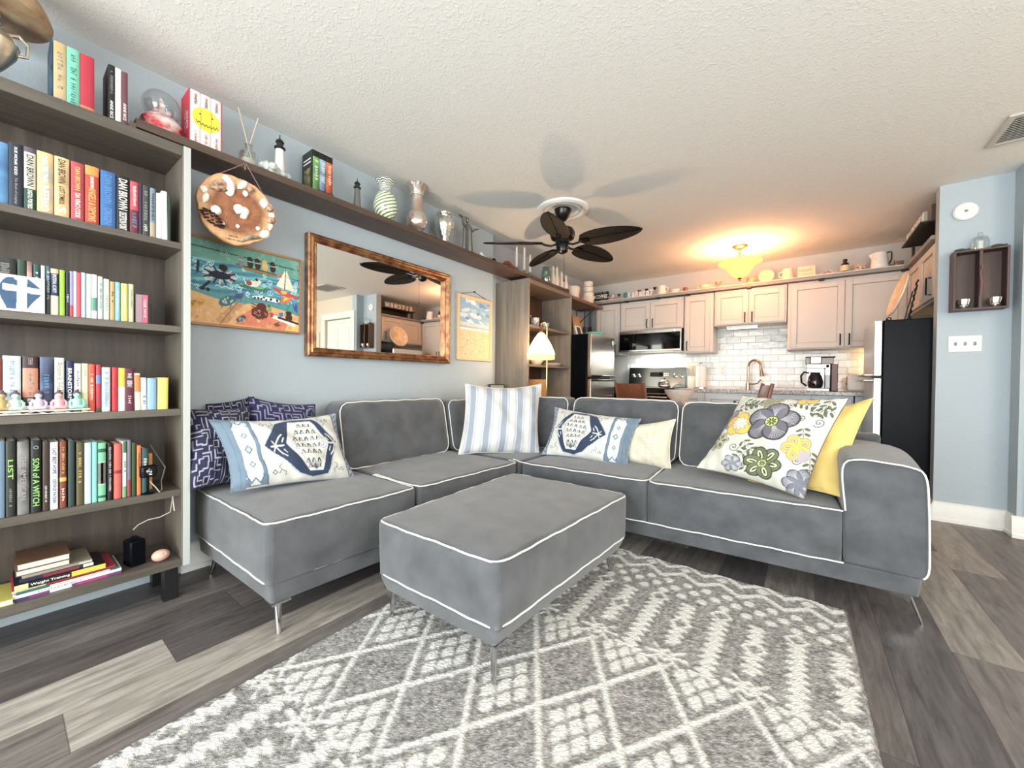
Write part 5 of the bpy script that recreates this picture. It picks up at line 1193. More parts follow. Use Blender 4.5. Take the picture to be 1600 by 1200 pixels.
fs = [(k*N_+i, k*N_+(i+1) % N_, (k+1)*N_+(i+1) % N_, (k+1)*N_+i) for k in range(K-1) for i in range(N_)] + [tuple(range((K-1)*N_, K*N_))]
me = MB().add(vs, fs).mesh('slice')
cols = []
for v in me.vertices:
    p = v.co - sc_c; d = p.dot(ax_); q = (p-ax_*d).length/rr
    ring = 0.5+0.5*math.sin(q*70); base = np.array(lin((150,96,64))) if q < 0.74 else np.array(lin((222,172,126)))
    if 0.66 < q < 0.78: base = np.array(lin((190,140,98)))
    if d < 0.005: base = np.array(lin((120,84,60)))
    cols.append(base*(0.72+0.4*ring if q < .74 else 0.95))
color_mesh(me, np.array(cols))
bmx = bmesh.new(); bmx.from_mesh(me); bmesh.ops.recalc_face_normals(bmx, faces=bmx.faces); bmx.to_mesh(me); bmx.free()
sl = link_mesh('wood_slice', me, mat('tree slice', (200,150,110), 0.6, vcol=True, noise=0.2, nscale=50, bump=0.5, bscale=120), ws, True, sharp=50)
M_SHELL = mat('white seashell', (236,230,218), 0.35); M_SHELL2 = mat('striped brown seashell', (200,166,140), 0.4, rgb2=(120,84,66), nscale=60); M_CONE = mat('pine cone', (70,42,34), 0.7, noise=0.3, nscale=60)
def shell(a, r, s_, m_, elong=1.6, rot=0.0):
    c0 = sp_(r*rr, a, 0.02); Rr = Matrix((e1*math.cos(rot)+e2*math.sin(rot), -e1*math.sin(rot)+e2*math.cos(rot), ax_)).transposed()
    mb = MB()
    n = 18
    for k in range(1): 
        prof_ = [(0,0),(0.35,0.1),(0.8,0.3),(1.0,0.55),(0.8,0.8),(0.4,0.95),(0,1.0)]
        mb.lathe([(q*s_*0.5, (z-0.5)*s_*elong) for q, z in prof_], (0,0,0), n, wob=lambda t, k_: 1+0.10*math.cos(7*t))
    mb.v = [tuple(c0 + Rr @ Vector((v[2], v[0], v[1]*0.55))) for v in mb.v]
    mb.build('seashell', m_, ws, fix=True, sharp=30)
for a_, r_, s_, m_, el, ro in ((2.25,.72,.050,M_SHELL2,1.9,1.0),(1.9,.70,.045,M_SHELL,2.0,-.4),(1.45,.80,.030,M_SHELL,2.0,.7),(1.15,.78,.034,M_SHELL2,1.1,0),(1.25,.60,.024,M_SHELL,1.3,0),(2.05,.45,.022,M_SHELL,1.5,1.5),
    (2.75,.86,.030,M_SHELL,1.2,0.2),(3.0,.78,.024,M_SHELL,2.2,.3),(3.45,.58,.042,M_SHELL,1.2,.4),(1.0,.05,.046,M_SHELL,1.1,.3),(0.1,.17,.040,M_SHELL,1.2,-.4),(-.7,.20,.028,M_SHELL,1.2,.9),(0.55,.80,.040,M_SHELL,1.2,0),(0.35,.86,.03,M_SHELL2,1.4,.9),
    (0.12,.86,.028,M_SHELL,1.3,.2),(-0.05,.88,.040,M_SHELL2,1.2,0),(-.25,.90,.022,M_SHELL,2.0,.2),(-.62,.66,.02,M_SHELL,1.1,.2),(-.52,.82,.018,M_SHELL2,1.1,0),(-.62,1.0-.12,.038,M_SHELL,1.5,.8),(-1.55,.45,.018,M_SHELL,1.1,0),(-2.2,.60,.018,M_SHELL,1.1,.5)):
    shell(a_, r_, s_, m_, el, ro)
pcn = MB(); c0 = sp_(rr*.72, 3.75, 0.022); dirv = (e2*0.8-e1*0.6).normalized()
for k in range(46):
    t = k/45; w_ = 0.022*math.sin(PI*(0.12+0.8*t)); a_ = k*2.4; sd = dirv.cross(ax_)
    pcn.ball(c0 + dirv*(t-0.5)*0.10 + (sd*math.cos(a_)+ax_*math.sin(a_))*w_, (0.0075,0.0075,0.0045), 8, 5)
pcn.build('pine_cone', M_CONE, ws)
tw = MB(); c0 = sp_(rr*.86, -1.0, 0.018)
tw.tube([sp_(rr*.88, -1.45, 0.018), sp_(rr*.80, -1.15, 0.022), sp_(rr*.9, -.8, 0.02)], [0.004, 0.013, 0.006], 8); tw.build('driftwood_piece', mat('grey driftwood', (176,160,140), 0.7, rgb2=(110,94,80), nscale=40), ws)
hk = P(383, 250, 0, -2.262)
hook = V(-2.262, hk.y, 2.06)
MB().tube([sp_(rr*.98, 2.2, 0.0), hook+V(0.003,-.006,0), hook+V(-0.02,0,0.026)], 0.0022, 6).tube([sp_(rr*1.0, 0.78, 0.0), hook+V(0.003,.006,0), hook+V(-0.02,0.002,0.026)], 0.0022, 6).tube([hook, hook+V(0.005,-.002,-.03)], 0.003, 6).build('leather_cord', mat('mauve cord', (140,112,110), 0.8), ws)
for i, (s_, dz) in enumerate((('~10', 0.0), ('~15', -0.016))):
    text('lettering', s_, M_BLACK, ws, sc_c - e1*(0.128) + e1*dz - e2*0.008 + ax_*0.0145, e2, e1, h=0.0075, depth=0.0005, wmax=0.10)

# ---- wall end: shadow box shelf, sconce holders, turtles, dome, detector, switch
WY = 4.14
sb = empty('shadow_box', (0.97, WY, 1.5), label='dark wood wall box shelf with a centre divider on the pale blue wall', cat='shelf')
M_DW = wood('dark stained crate', (62,44,40), (90,68,60), 2, 2.2, 0.5)
bx0, bx1, bz0, bz1 = 0.835, 1.088, 1.512, 1.925
MB().box((bx0, WY-0.105, bz0), (bx0+0.012, WY-0.001, bz1)).build('side', M_DW, sb, bevel=0.001)
MB().box((bx1-0.012, WY-0.105, bz0), (bx1, WY-0.001, bz1)).build('side', M_DW, sb, bevel=0.001)
MB().box((bx0+.012, WY-0.105, bz0), (bx1-.012, WY-0.001, bz0+0.012)).build('bottom', M_DW, sb, bevel=0.001)
MB().box((bx0+.012, WY-0.105, bz1-0.012), (bx1-.012, WY-0.001, bz1)).build('top', M_DW, sb, bevel=0.001)
MB().box((0.955, WY-0.10, bz0+.012), (0.970, WY-0.010, bz1-.012)).build('divider', M_DW, sb, bevel=0.001)
MB().box((bx0+.012, WY-0.010, bz0+.012), (bx1-.012, WY-0.001, bz1-.012)).build('back', M_DW, sb)
MB().tube([(0.962, WY-.104, 1.60), (0.964, WY-.112, 1.70), (0.958, WY-.108, 1.76), (0.968, WY-.110, 1.81)], [0.005,0.007,0.005,0.004], 8).build('stick_ornament', mat('reddish stick', (120,84,72), 0.5), sb)
def votive(x, lab):
    v = empty('votive_holder', (x, WY-0.06, bz0+0.0125), label=lab, cat='candle holder', group='silver votives in the wall box')
    MB().lathe([(0.016,0),(0.02,0.006),(0.010,0.014),(0.026,0.026),(0.031,0.05),(0.033,0.064),(0.029,0.063),(0.024,0.03),(0,0.024)], (x, WY-0.07, bz0+0.0125), 24, wob=lambda t,k: 1+0.06*math.cos(9*t)).build('cup', mat('mercury glass', (226,224,216), 0.12, 0.9, bump=0.6, bscale=160), v)
    MB().cyl((x, WY-0.07, bz0+0.03), (x, WY-0.07, bz0+0.058), 0.02).build('candle', M_WCER, v)
votive(0.893, 'silver votive holder in the left bay of the dark wall box'); votive(1.035, 'silver votive holder in the right bay of the dark wall box')
cl = empty('glass_cloche', (0.965, WY-.055, bz1), label='clear glass cloche with a white candle on top of the dark wall box', cat='cloche')
MB().lathe([(0.044,0.0),(0.044,0.06),(0.036,0.085),(0.015,0.098),(0.008,0.102),(0.014,0.112),(0.010,0.122),(0,0.124)], (0.965, WY-.055, bz1+.001), 28).build('dome', glass_mat('clear dome glass', (240,246,246), 0.02, 0.9), cl)
MB().cyl((0.965, WY-.055, bz1+.001), (0.965, WY-.055, bz1+.062), 0.016).build('candle', mat('candle wax', (240,238,226), 0.4), cl)
def turtle(x, rot, lab):
    t = empty('turtle_figurine', (x, WY-.05, bz1), (0,0,rot), label=lab, cat='figurine', group='bronze turtles on the wall box')
    M_T = mat('verdigris bronze', (84,92,76), 0.45, 0.4, noise=0.25, nscale=60)
    MB().ball((0,0,0.016), (0.030,0.022,0.012), 16, 8).build('shell', M_T, t, world=False)
    mb = MB().ball((0.038,0,0.018), (0.011,0.008,0.008), 10, 6)
    for sx, sy in ((1,1),(1,-1),(-1,1),(-1,-1)): mb.ball((sx*0.024, sy*0.024, 0.006), (0.013,0.008,0.005), 10, 6)
    mb.build('body', M_T, t, world=False)
turtle(0.875, 0.1, 'small bronze turtle left of the glass cloche'); turtle(1.045, 0.2, 'small bronze turtle right of the glass cloche')
dt = empty('smoke_detector', (0.905, WY, 2.225), label='round white detector cover high on the pale blue wall end', cat='detector')
MB().lathe([(0.062,0.0),(0.062,0.014),(0.054,0.022),(0.0,0.026)], (0.905, WY-0.001, 2.222), 40, axis=(0,-1,0)).build('cover', mat('white plastic', (236,236,232), 0.4), dt)
MB().lathe([(0.01,0.0),(0.008,0.004),(0,0.004)], (0.905, WY-0.026, 2.222), 12, axis=(0,-1,0)).build('button', M_LINE, dt)
sw = empty('light_switch', (0.915, WY, 1.285), label='white three-gang light switch plate below the dark wall box', cat='light switch')
MB().box((0.837, WY-0.007, 1.228), (0.998, WY-0.001, 1.342)).build('plate', mat('white plastic', (236,236,232), 0.4), sw, bevel=0.003)
for k in range(3): MB().obox((0.872+0.046*k, WY-0.012, 1.285), (0.005, 0.008, 0.011), Matrix.Rotation(0.4, 3, 'X')).build('toggle', mat('grey toggle', (150,150,146), 0.4), sw)
# hall: small picture seen in the mirror
hp = empty('picture_frame', (1.50, 3.98, 1.5), label='pale framed picture on the cream hall wall seen only in the mirror', cat='picture')
MB().box((2.25, 3.975, 1.45), (2.60, 3.998, 1.85)).build('frame', mat('cream picture frame', (226,220,200), 0.5), hp, bevel=0.003)
MB().box((2.29, 3.972, 1.49), (2.56, 3.976, 1.81)).build('print', mat('pale blue print', (186,206,206), 0.5, rgb2=(226,220,196), nscale=8), hp)
# ================================================================ pillows
def pillow(name, label, TL, TR, BR, BL, thick, C=None, m_=None, back=None, ears=0.03, n=None, seed=0, cat='pillow', sag=0.0, group=None, piping_m=None, flange=0.0, lipx=0.0):
    """cushion cover between four corners as seen from the front; canvas C painted on the face"""
    TL, TR, BR, BL = [Vector(p) for p in (TL, TR, BR, BL)]
    w_, h_ = (C.w, C.h) if C is not None else (n or 60, n or 60)
    nrm = ((TR-TL)+(BR-BL)).cross((BL-TL)+(BR-TR)).normalized()*-1
    if nrm.dot(CP-(TL+BR)/2) < 0: nrm = -nrm
    ctr = (TL+TR+BR+BL)/4
    rs_ = np.random.RandomState(seed); ph = rs_.rand(8)*6
    u = np.linspace(0, 1, w_); v = np.linspace(0, 1, h_); U, V_ = np.meshgrid(u, v)
    a = 2*U-1; b = 2*V_-1
    # edges drawn in between the corners
    Uw = 0.5+0.5*a*(1-ears*(1-b**2)*np.abs(a)**3*1.6); Vw = 0.5+0.5*b*(1-ears*(1-a**2)*np.abs(b)**3*1.6)
    def arr3(p): return np.array(p)[None, None]
    base = (arr3(BL)*(1-Uw[...,None])+arr3(BR)*Uw[...,None])*(1-Vw[...,None]) + (arr3(TL)*(1-Uw[...,None])+arr3(TR)*Uw[...,None])*Vw[...,None]
    base[..., 2] -= sag*(1-a**2)*np.clip(b, 0, 1)
    g = ((1-np.abs(a)**2.6)*(1-np.abs(b)**2.6))**0.62
    wr = 0.09*np.sin(a*6+b*3+ph[0])+0.08*np.sin(b*8-a*4+ph[1])+0.05*np.sin(a*13+b*9+ph[5])+0.06*np.exp(-((a-b*0.7)**2)*8)*np.sin(ph[2])
    edge = (np.abs(a)**10+np.abs(b)**10)
    wr2 = 0.07*np.sin(a*24+ph[3])*np.abs(b)**4 + 0.07*np.sin(b*22+ph[4])*np.abs(a)**4
    off = thick/2*(g*(1+wr)+wr2*0.6)
    N3 = np.array(nrm)[None, None]
    front = base + N3*np.maximum(off, 0.002)[..., None]; backp = base - N3*np.maximum(thick/2*g, 0.002)[..., None]
    idx = np.arange(w_*h_).reshape(h_, w_)
    f1 = np.stack([idx[:-1,:-1], idx[:-1,1:], idx[1:,1:], idx[1:,:-1]], -1).reshape(-1, 4)
    # back at lower resolution
    su = np.unique(np.linspace(0, w_-1, 24).astype(int)); sv = np.unique(np.linspace(0, h_-1, 24).astype(int))
    o = empty(name, tuple(ctr - V(0,0,0)), label=label, cat=cat, group=group)
    me = bpy.data.meshes.new('front_panel'); me.from_pydata(front.reshape(-1, 3), [], f1.tolist()); me.update()
    if C is not None: color_mesh(me, C.a.reshape(-1, 3))
    link_mesh('front_panel', me, m_, o, True, sharp=180)
    bk_ = backp[np.ix_(sv, su)]; hh, ww = bk_.shape[:2]; idx = np.arange(hh*ww).reshape(hh, ww)
    f2_ = np.stack([idx[:-1,:-1], idx[1:,:-1], idx[1:,1:], idx[:-1,1:]], -1).reshape(-1, 4)
    me = bpy.data.meshes.new('back_panel'); me.from_pydata(bk_.reshape(-1, 3), [], f2_.tolist()); me.update()
    link_mesh('back_panel', me, back or m_, o, True, sharp=180)
    per = [base[0, i] for i in su] + [base[i, -1] for i in sv[1:]] + [base[-1, i] for i in su[::-1][1:]] + [base[i, 0] for i in sv[::-1][1:-1]]
    MB().tube([tuple(p) for p in per], 0.0032, 6, closed=True).build('seam', piping_m or back or m_, o)
    return o
M_CLOTH = mat('printed cotton', (255,255,255), 0.85, vcol=True, bump=0.25, bscale=900, sheen=0.1)
def tribal(flip=False, w=230, h=150):
    C = Canvas(w, h, (208,206,198)); rs = random.Random(4)
    B1 = (46,58,82); B2 = (108,124,138); W = (212,211,204); G = (104,116,130)
    def X(x): return 1-x if flip else x
    def L(pts, wd, c): C.line([(X(x), y) for x, y in pts], wd, c)
    def Pl(pts, c): C.poly([(X(x), y) for x, y in pts], c)
    # left band
    Pl([(0,0),(.10,0),(.10,1),(0,1)], B2)
    Pl([(.075,.02),(.26,.02),(.24,.98),(.06,.98)], B2)
    Pl([(.10,.12),(.125,.20),(.20,.20),(.225,.12)], W)
    Pl([(.11,.18),(.145,.10),(.205,.10),(.225,.18),(.215,.82),(.18,.9),(.13,.9),(.10,.82)], W)
    for yy, s_ in ((.30,.040),(.50,.052),(.70,.040)):
        Pl([(.165-s_*.62,yy),(.165,yy+s_*1.25),(.165+s_*.62,yy),(.165,yy-s_*1.25)], G); Pl([(.165-s_*.36,yy),(.165,yy+s_*.75),(.165+s_*.36,yy),(.165,yy-s_*.75)], (170,196,190))
    Pl([(.12,.86),(.215,.86),(.20,.97),(.13,.97)], W); L([(.14,.9),(.20,.9),(.19,.95),(.15,.95),(.14,.9)], .012, G)
    Pl([(.12,.14),(.215,.14),(.20,.03),(.13,.03)], W)
    L([(.10,.16),(.135,.06),(.165,.12),(.2,.05),(.235,.16)], .014, (70,110,140)); L([(.10,.84),(.135,.94),(.165,.88),(.2,.95),(.235,.84)], .014, (70,110,140))
    L([(.255,.02),(.235,.98)], .016, (88,112,136)); L([(.065,.02),(.055,.98)], .012, (88,112,136))
    # right narrow band
    Pl([(.945,0),(1,0),(1,1),(.945,1)], (150,160,172)); L([(.94,.0),(.94,1)], .012, (60,70,90))
    for i in range(12): L([(.955,.04+.08*i),(.985,.08+.08*i)], .014, (60,70,90))
    # central medallion
    out = [(.28,.52),(.43,.88),(.58,.95),(.73,.91),(.89,.53),(.73,.08),(.60,.045),(.50,.12)]
    L(out+[out[0]], .035, (176,186,194)); Pl(out, B1); 
    inn = [(.45,.54),(.53,.89),(.70,.87),(.80,.53),(.69,.14),(.58,.14)]
    Pl(inn, W); L(inn+[inn[0]], .014, (206,210,210))
    # motifs inside
    for (x, y, n_) in ((.625,.80,5),(.625,.70,8),(.625,.60,10),(.625,.50,10),(.625,.40,8),(.625,.28,6),(.625,.21,5)):
        for k in range(n_):
            xx = x+(k-(n_-1)/2)*.024; L([(xx, y-.02),(xx+.008*((-1)**k), y+.018)], .016, (44,50,66) if k % 3 else (150,150,140))
        L([(x-.012*n_, y-.03),(x+.012*n_, y-.03)], .006, (120,124,134))
    for t in arr(7, -1, 1):
        L([(.635,.15),(.635+t*.05,.24)], .008, (84,90,100))
    for s_ in (-1, 1):
        for k in range(4): L([(.635+s_*(.10+.012*k),.44+.04*k),(.635+s_*(.135-.01*k),.46+.05*k)], .008, (110,114,122))
        L([(.635+s_*.06,.72),(.635+s_*.12,.62),(.635+s_*.15,.5),(.635+s_*.08,.3)], .006, (130,134,140))
    # white crab motifs in the blue
    for cx_, s_ in ((.375, 1), (.85, -1)):
        L([(cx_-.045*s_,.50),(cx_+.045*s_,.51)], .026, W)
        for dy in (-.10, .10):
            L([(cx_-.02*s_,.505),(cx_+.018*s_,.505+dy*1.1),(cx_+.045*s_,.505+dy*1.5)], .018, W); L([(cx_-.015*s_,.505),(cx_-.035*s_,.505+dy*.7)], .014, W)
            L([(cx_+.04*s_,.505+dy*.5),(cx_+.055*s_,.505+dy*1.0)], .014, W)
    # corner scrolls
    for (x, y, sx, sy) in ((.32,.86,1,1),(.31,.16,1,-1),(.88,.14,-1,-1),(.86,.88,-1,1)):
        Pl([(x-.022,y),(x,y+.035),(x+.022,y),(x,y-.035)], (88,110,118)); Pl([(x-.012,y),(x,y+.02),(x+.012,y),(x,y-.02)], (206,220,216))
        L([(x+.03*sx,y+.02*sy),(x+.055*sx,y-.03*sy),(x+.035*sx,y-.07*sy),(x+.06*sx,y-.10*sy)], .009, (104,110,118)); L([(x+.055*sx,y-.03*sy),(x+.085*sx,y+.0*sy),(x+.08*sx,y+.045*sy)], .009, (104,110,118))
    for i in range(500): C.ell(rs.random(), rs.random(), .003, .005, (160,184,206)) if False else None
    nz = np.random.RandomState(1).randn(h, w, 1)*0.02; C.a = np.clip(C.a*(1+nz*2)+nz*0.3*0, 0, 1)
    return C
def maze(w=200, h=200, seed=0, bg=(26,28,56), fg=(150,146,160)):
    C = Canvas(w, h, bg); rs = random.Random(seed); n = 7
    for i in range(n):
        for j in range(n):
            x = (i+.5)/n; y = (j+.5)/n; d = .5/n; k = rs.randrange(6); wv = .017
            if k == 0: C.line([(x-d,y+d*.6),(x+d*.6,y+d*.6),(x+d*.6,y-d)], wv, fg); C.line([(x-d,y),(x,y),(x,y-d)], wv, fg)
            elif k == 1: C.line([(x+d,y-d*.6),(x-d*.6,y-d*.6),(x-d*.6,y+d)], wv, fg); C.line([(x+d,y+d*.2),(x,y+d*.2),(x,y+d)], wv, fg)
            elif k == 2: C.line([(x-d,y+d*.4),(x+d,y+d*.4)], wv, fg); C.line([(x-d,y-d*.4),(x+d,y-d*.4)], wv, fg)
            elif k == 3: C.line([(x-d*.4,y-d),(x-d*.4,y+d)], wv, fg); C.line([(x+d*.4,y-d),(x+d*.4,y+d)], wv, fg)
            elif k == 4: C.line([(x-d,y),(x-d*.2,y),(x-d*.2,y+d)], wv, fg); C.line([(x+d,y-d*.3),(x+d*.3,y-d*.3),(x+d*.3,y-d)], wv, fg)
            else: C.line([(x-d*.6,y-d*.6),(x+d*.6,y-d*.6),(x+d*.6,y+d*.6),(x-d*.6,y+d*.6),(x-d*.6,y-d*.2)], wv, fg)
    return C
def stripes(w=170, h=60):
    C = Canvas(w, h, (210,210,207))
    for c0 in (.10,.30,.50,.70,.90):
        C.poly([(c0-.035,0),(c0+.035,0),(c0+.035,1),(c0-.035,1)], (152,160,172))
        for d in (-.062,-.050,.050,.062): C.poly([(c0+d-.003,0),(c0+d+.003,0),(c0+d+.003,1),(c0+d-.003,1)], (166,170,178))
    return C
def floral(w=300, h=300):
    C = Canvas(w, h, (206,203,190)); GR = (92,90,98); LG = (176,174,176); YE = (222,182,92); OL = (96,104,72); LO = (190,196,140); DK = (60,62,60)
    def vine(x, y, a, n=5, c=OL, s_=.05):
        for k in range(n):
            xx = x+math.cos(a)*k*s_*.9; yy = y+math.sin(a)*k*s_*.9
            for sd in (-1, 1): C.petal(xx, yy, a+sd*1.0, s_*1.0, s_*.42, DK, r0=s_*.15); C.petal(xx, yy, a+sd*1.0, s_*.8, s_*.26, c, r0=s_*.25)
            C.petal(xx, yy, a, s_*.9, s_*.012*10, c)
    def flower(x, y, r, n, c1, edge, c2=None, mid=None, ph=0.0, lines=False, wd=.8):
        for k in range(n):
            a = ph+2*PI*k/n; C.petal(x, y, a, r, r*wd, edge); C.petal(x, y, a, r*.93, r*wd*.88, c1)
            if lines:
                for q in arr(7, -.34, .34):
                    C.line([(x+math.cos(a+q*.5)*r*.2, y+math.sin(a+q*.5)*r*.2), (x+math.cos(a+q*.55)*r*.55, y+math.sin(a+q*.6)*r*.55), (x+math.cos(a+q)*r*.86, y+math.sin(a+q)*r*.86)], .0045, LG)
            if c2: C.petal(x, y, a, r*.62, r*wd*.42, edge, r0=r*.22); C.petal(x, y, a, r*.54, r*wd*.30, c2, r0=r*.26); C.petal(x, y, a, r*.34, r*wd*.12, edge, r0=r*.36)
        if mid:
            C.ell(x, y, r*.26, r*.26, mid)
            C.ell(x, y, r*.26, r*.26, edge, ring=.86)
            for k in range(8): C.petal(x, y, 2*PI*k/8, r*.17, r*.06, edge, r0=r*.03)
    for (x, y, a) in ((.12,.90,-.3),(.30,.94,-.6),(.62,.90,-.2),(.78,.80,.2),(.80,.62,-1.2),(.16,.70,-.9),(.44,.30,-2.2),(.36,.38,-.6),(.62,.10,3.0),(.90,.95,-1.8),(.10,.78,.4),(.94,.42,-1.3)): vine(x, y, a, 4, OL, .058)
    for (x, y, r, f, p_) in ((.74,.72,.04,1,0),(.90,.70,.05,-1,1),(.30,.30,.05,1,2),(.52,.22,.05,-1,3),(.60,.86,.04,1,1),(.22,.84,.035,1,4),(.86,.30,.04,1,2)): C.spiral(x, y, r, 1.7, .009, GR, p_, f)
    flower(.40,.90,.11,9,(150,150,120),GR,(206,200,160),None,.3,wd=.5)
    flower(.95,.10,.15,7,(120,122,132),GR,None,None,.6,True); flower(.05,.62,.15,6,(120,116,126),GR,None,None,.2,True); flower(.34,.12,.10,6,(128,132,140),GR,None,None,.2,True)
    flower(.70,.99,.12,5,YE,GR,None,None,.5,wd=.9)
    flower(.82,.42,.13,5,YE,(150,140,120),(200,180,120),None,.9,wd=.9); C.ell(.90,.36,.05,.06,(170,160,164))
    flower(.22,.58,.155,5,YE,(150,140,100),None,None,.5,wd=.95); flower(.22,.58,.085,9,(206,200,186),GR,None,None,.1,wd=.5)
    flower(.10,.34,.115,6,(196,196,160),GR,(120,122,90),None,.3,wd=.75)
    flower(.515,.64,.235,5,(110,106,116),DK,None,(196,204,110),.35,True,.95)
    flower(.60,.20,.175,6,(104,114,76),DK,(222,216,176),(196,204,140),.0,wd=.8)
    return C
def natural(w=120, h=100):
    C = Canvas(w, h, (212,205,184)); rs = random.Random(8)
    for x in (.18,.52,.86): C.line([(x,0),(x,1)], .012, (214,200,166))
    for x in (.3,.4,.64,.74):
        for i in range(14): C.ell(x+rs.uniform(-.01,.01), .05+.07*i, .006, .010, (190,170,130) if i % 3 else (130,120,96))
    return C
# -- left group on the chaise
pillow('throw_pillow', 'navy maze-patterned pillow against the bookcase at the far left', P(286,640,0,-2.30), P(392,636,0,-2.33), P(378,752,0,-2.20), P(300,766,0,-2.17), 0.15, maze(seed=3), M_CLOTH, mat('navy cotton', (30,32,60), 0.85), seed=4)
pillow('throw_pillow', 'navy maze-patterned pillow standing behind the blue medallion pillow', P(388,620,0,-2.36), P(492,632,0,-2.38), P(500,735,0,-2.30), P(392,750,0,-2.30), 0.12, maze(seed=7, bg=(40,40,86)), M_CLOTH, mat('navy cotton', (30,32,60), 0.85), seed=5, sag=.01)
pillow('throw_pillow', 'dark navy patterned pillow wedged by the wall behind the other navy pillows', P(322,632,0,-2.44), P(396,620,0,-2.44), P(410,735,0,-2.40), P(330,745,0,-2.40), 0.08, maze(seed=9), M_CLOTH, mat('navy cotton', (30,32,60), 0.85), seed=6)
pillow('lumbar_pillow', 'white lumbar pillow with blue medallion lying on the left chaise seat', P(326,656,0,-2.22), P(524,646,0,-2.13), P(556,748,0,-1.985), P(361,770,0,-2.02), 0.15, tribal(), M_CLOTH, mat('blue grey ticking', (108,122,138), 0.85), seed=1, ears=.06, sag=.008)
# -- corner
pillow('throw_pillow', 'white pillow with soft blue stripes standing in the sofa corner', V(*P(727,600,0,-2.05)), P(845,601,1,2.62), P(843,712,1,2.47), P(716,710,0,-1.99), 0.17, stripes(), M_CLOTH, mat('warm white linen', (236,222,206), 0.85), seed=2, ears=.05, sag=.012)
pillow('throw_pillow', 'peach lit plain pillow tucked behind the striped pillow', P(760,610,1,2.80), P(846,600,1,2.80), P(848,700,1,2.66), P(765,705,1,2.62), 0.12, None, mat('warm white linen', (236,222,206), 0.85), seed=12)
# -- right run
pillow('lumbar_pillow', 'white lumbar pillow with blue medallion on the middle of the right run', P(867,636,1,2.62), P(1002,655,1,2.62), P(981,731,1,2.47), P(846,710,1,2.40), 0.14, tribal(True), M_CLOTH, mat('blue grey ticking', (128,146,168), 0.85), seed=3, ears=.06)
pillow('throw_pillow', 'small cream embroidered pillow leaning beside the right medallion pillow', P(955,665,1,2.66), P(1056,655,1,2.66), P(1049,735,1,2.56), P(950,722,1,2.58), 0.12, natural(), M_CLOTH, mat('cream cotton', (236,230,206), 0.85), seed=6, ears=.07)
pillow('throw_pillow', 'large yellow pillow between the floral pillow and the sofa arm', P(1225,648,1,2.66), P(1364,622,1,2.66), P(1312,776,1,2.36), P(1160,760,1,2.50), 0.15, None, mat('yellow cotton', (222,194,118), 0.8, bump=0.5, bscale=14), n=90, seed=8, ears=.07)
pillow('throw_pillow', 'large floral pillow in grey yellow and olive near the right sofa arm', P(1160,618,1,2.58), P(1327,622,1,2.42), P(1256,780,1,2.28), P(1088,731,1,2.36), 0.17, floral(), M_CLOTH, mat('natural linen back', (200,186,160), 0.85), seed=9, ears=.05, piping_m=mat('grey linen piping', (110,100,92), 0.8))
# ================================================================ books
def bmat(rgb, nz=0.0, rgb2=None):
    g_ = sum(rgb)/3; rgb = tuple(int(c*0.84+g_*0.13) for c in rgb)
    return mat('book cloth %d %d %d %s' % (*rgb, rgb2 or ''), rgb, 0.45, noise=nz, nscale=12, rgb2=rgb2)
M_PAGES = mat('book pages', (226,218,198), 0.8, noise=0.12, nscale=10, stretch=(200,200,1), bump=0.3, bscale=300)
M_TXW = mat('white spine ink', (238,236,228), 0.5); M_TXK = mat('black spine ink', (26,26,28), 0.5); M_TXG = mat('gold spine ink', (214,184,110), 0.45)
INK = {'w': M_TXW, 'k': M_TXK, 'g': M_TXG, 'n': mat('navy spine ink', (34,48,92), 0.5), 'r': mat('red spine ink', (176,44,48), 0.5), 'b': mat('blue spine ink', (90,140,186), 0.5), 'e': mat('green spine ink', (150,206,110), 0.5), 't': mat('teal spine ink', (70,130,130), 0.5), 'm': mat('muted spine ink', (150,146,140), 0.5)}
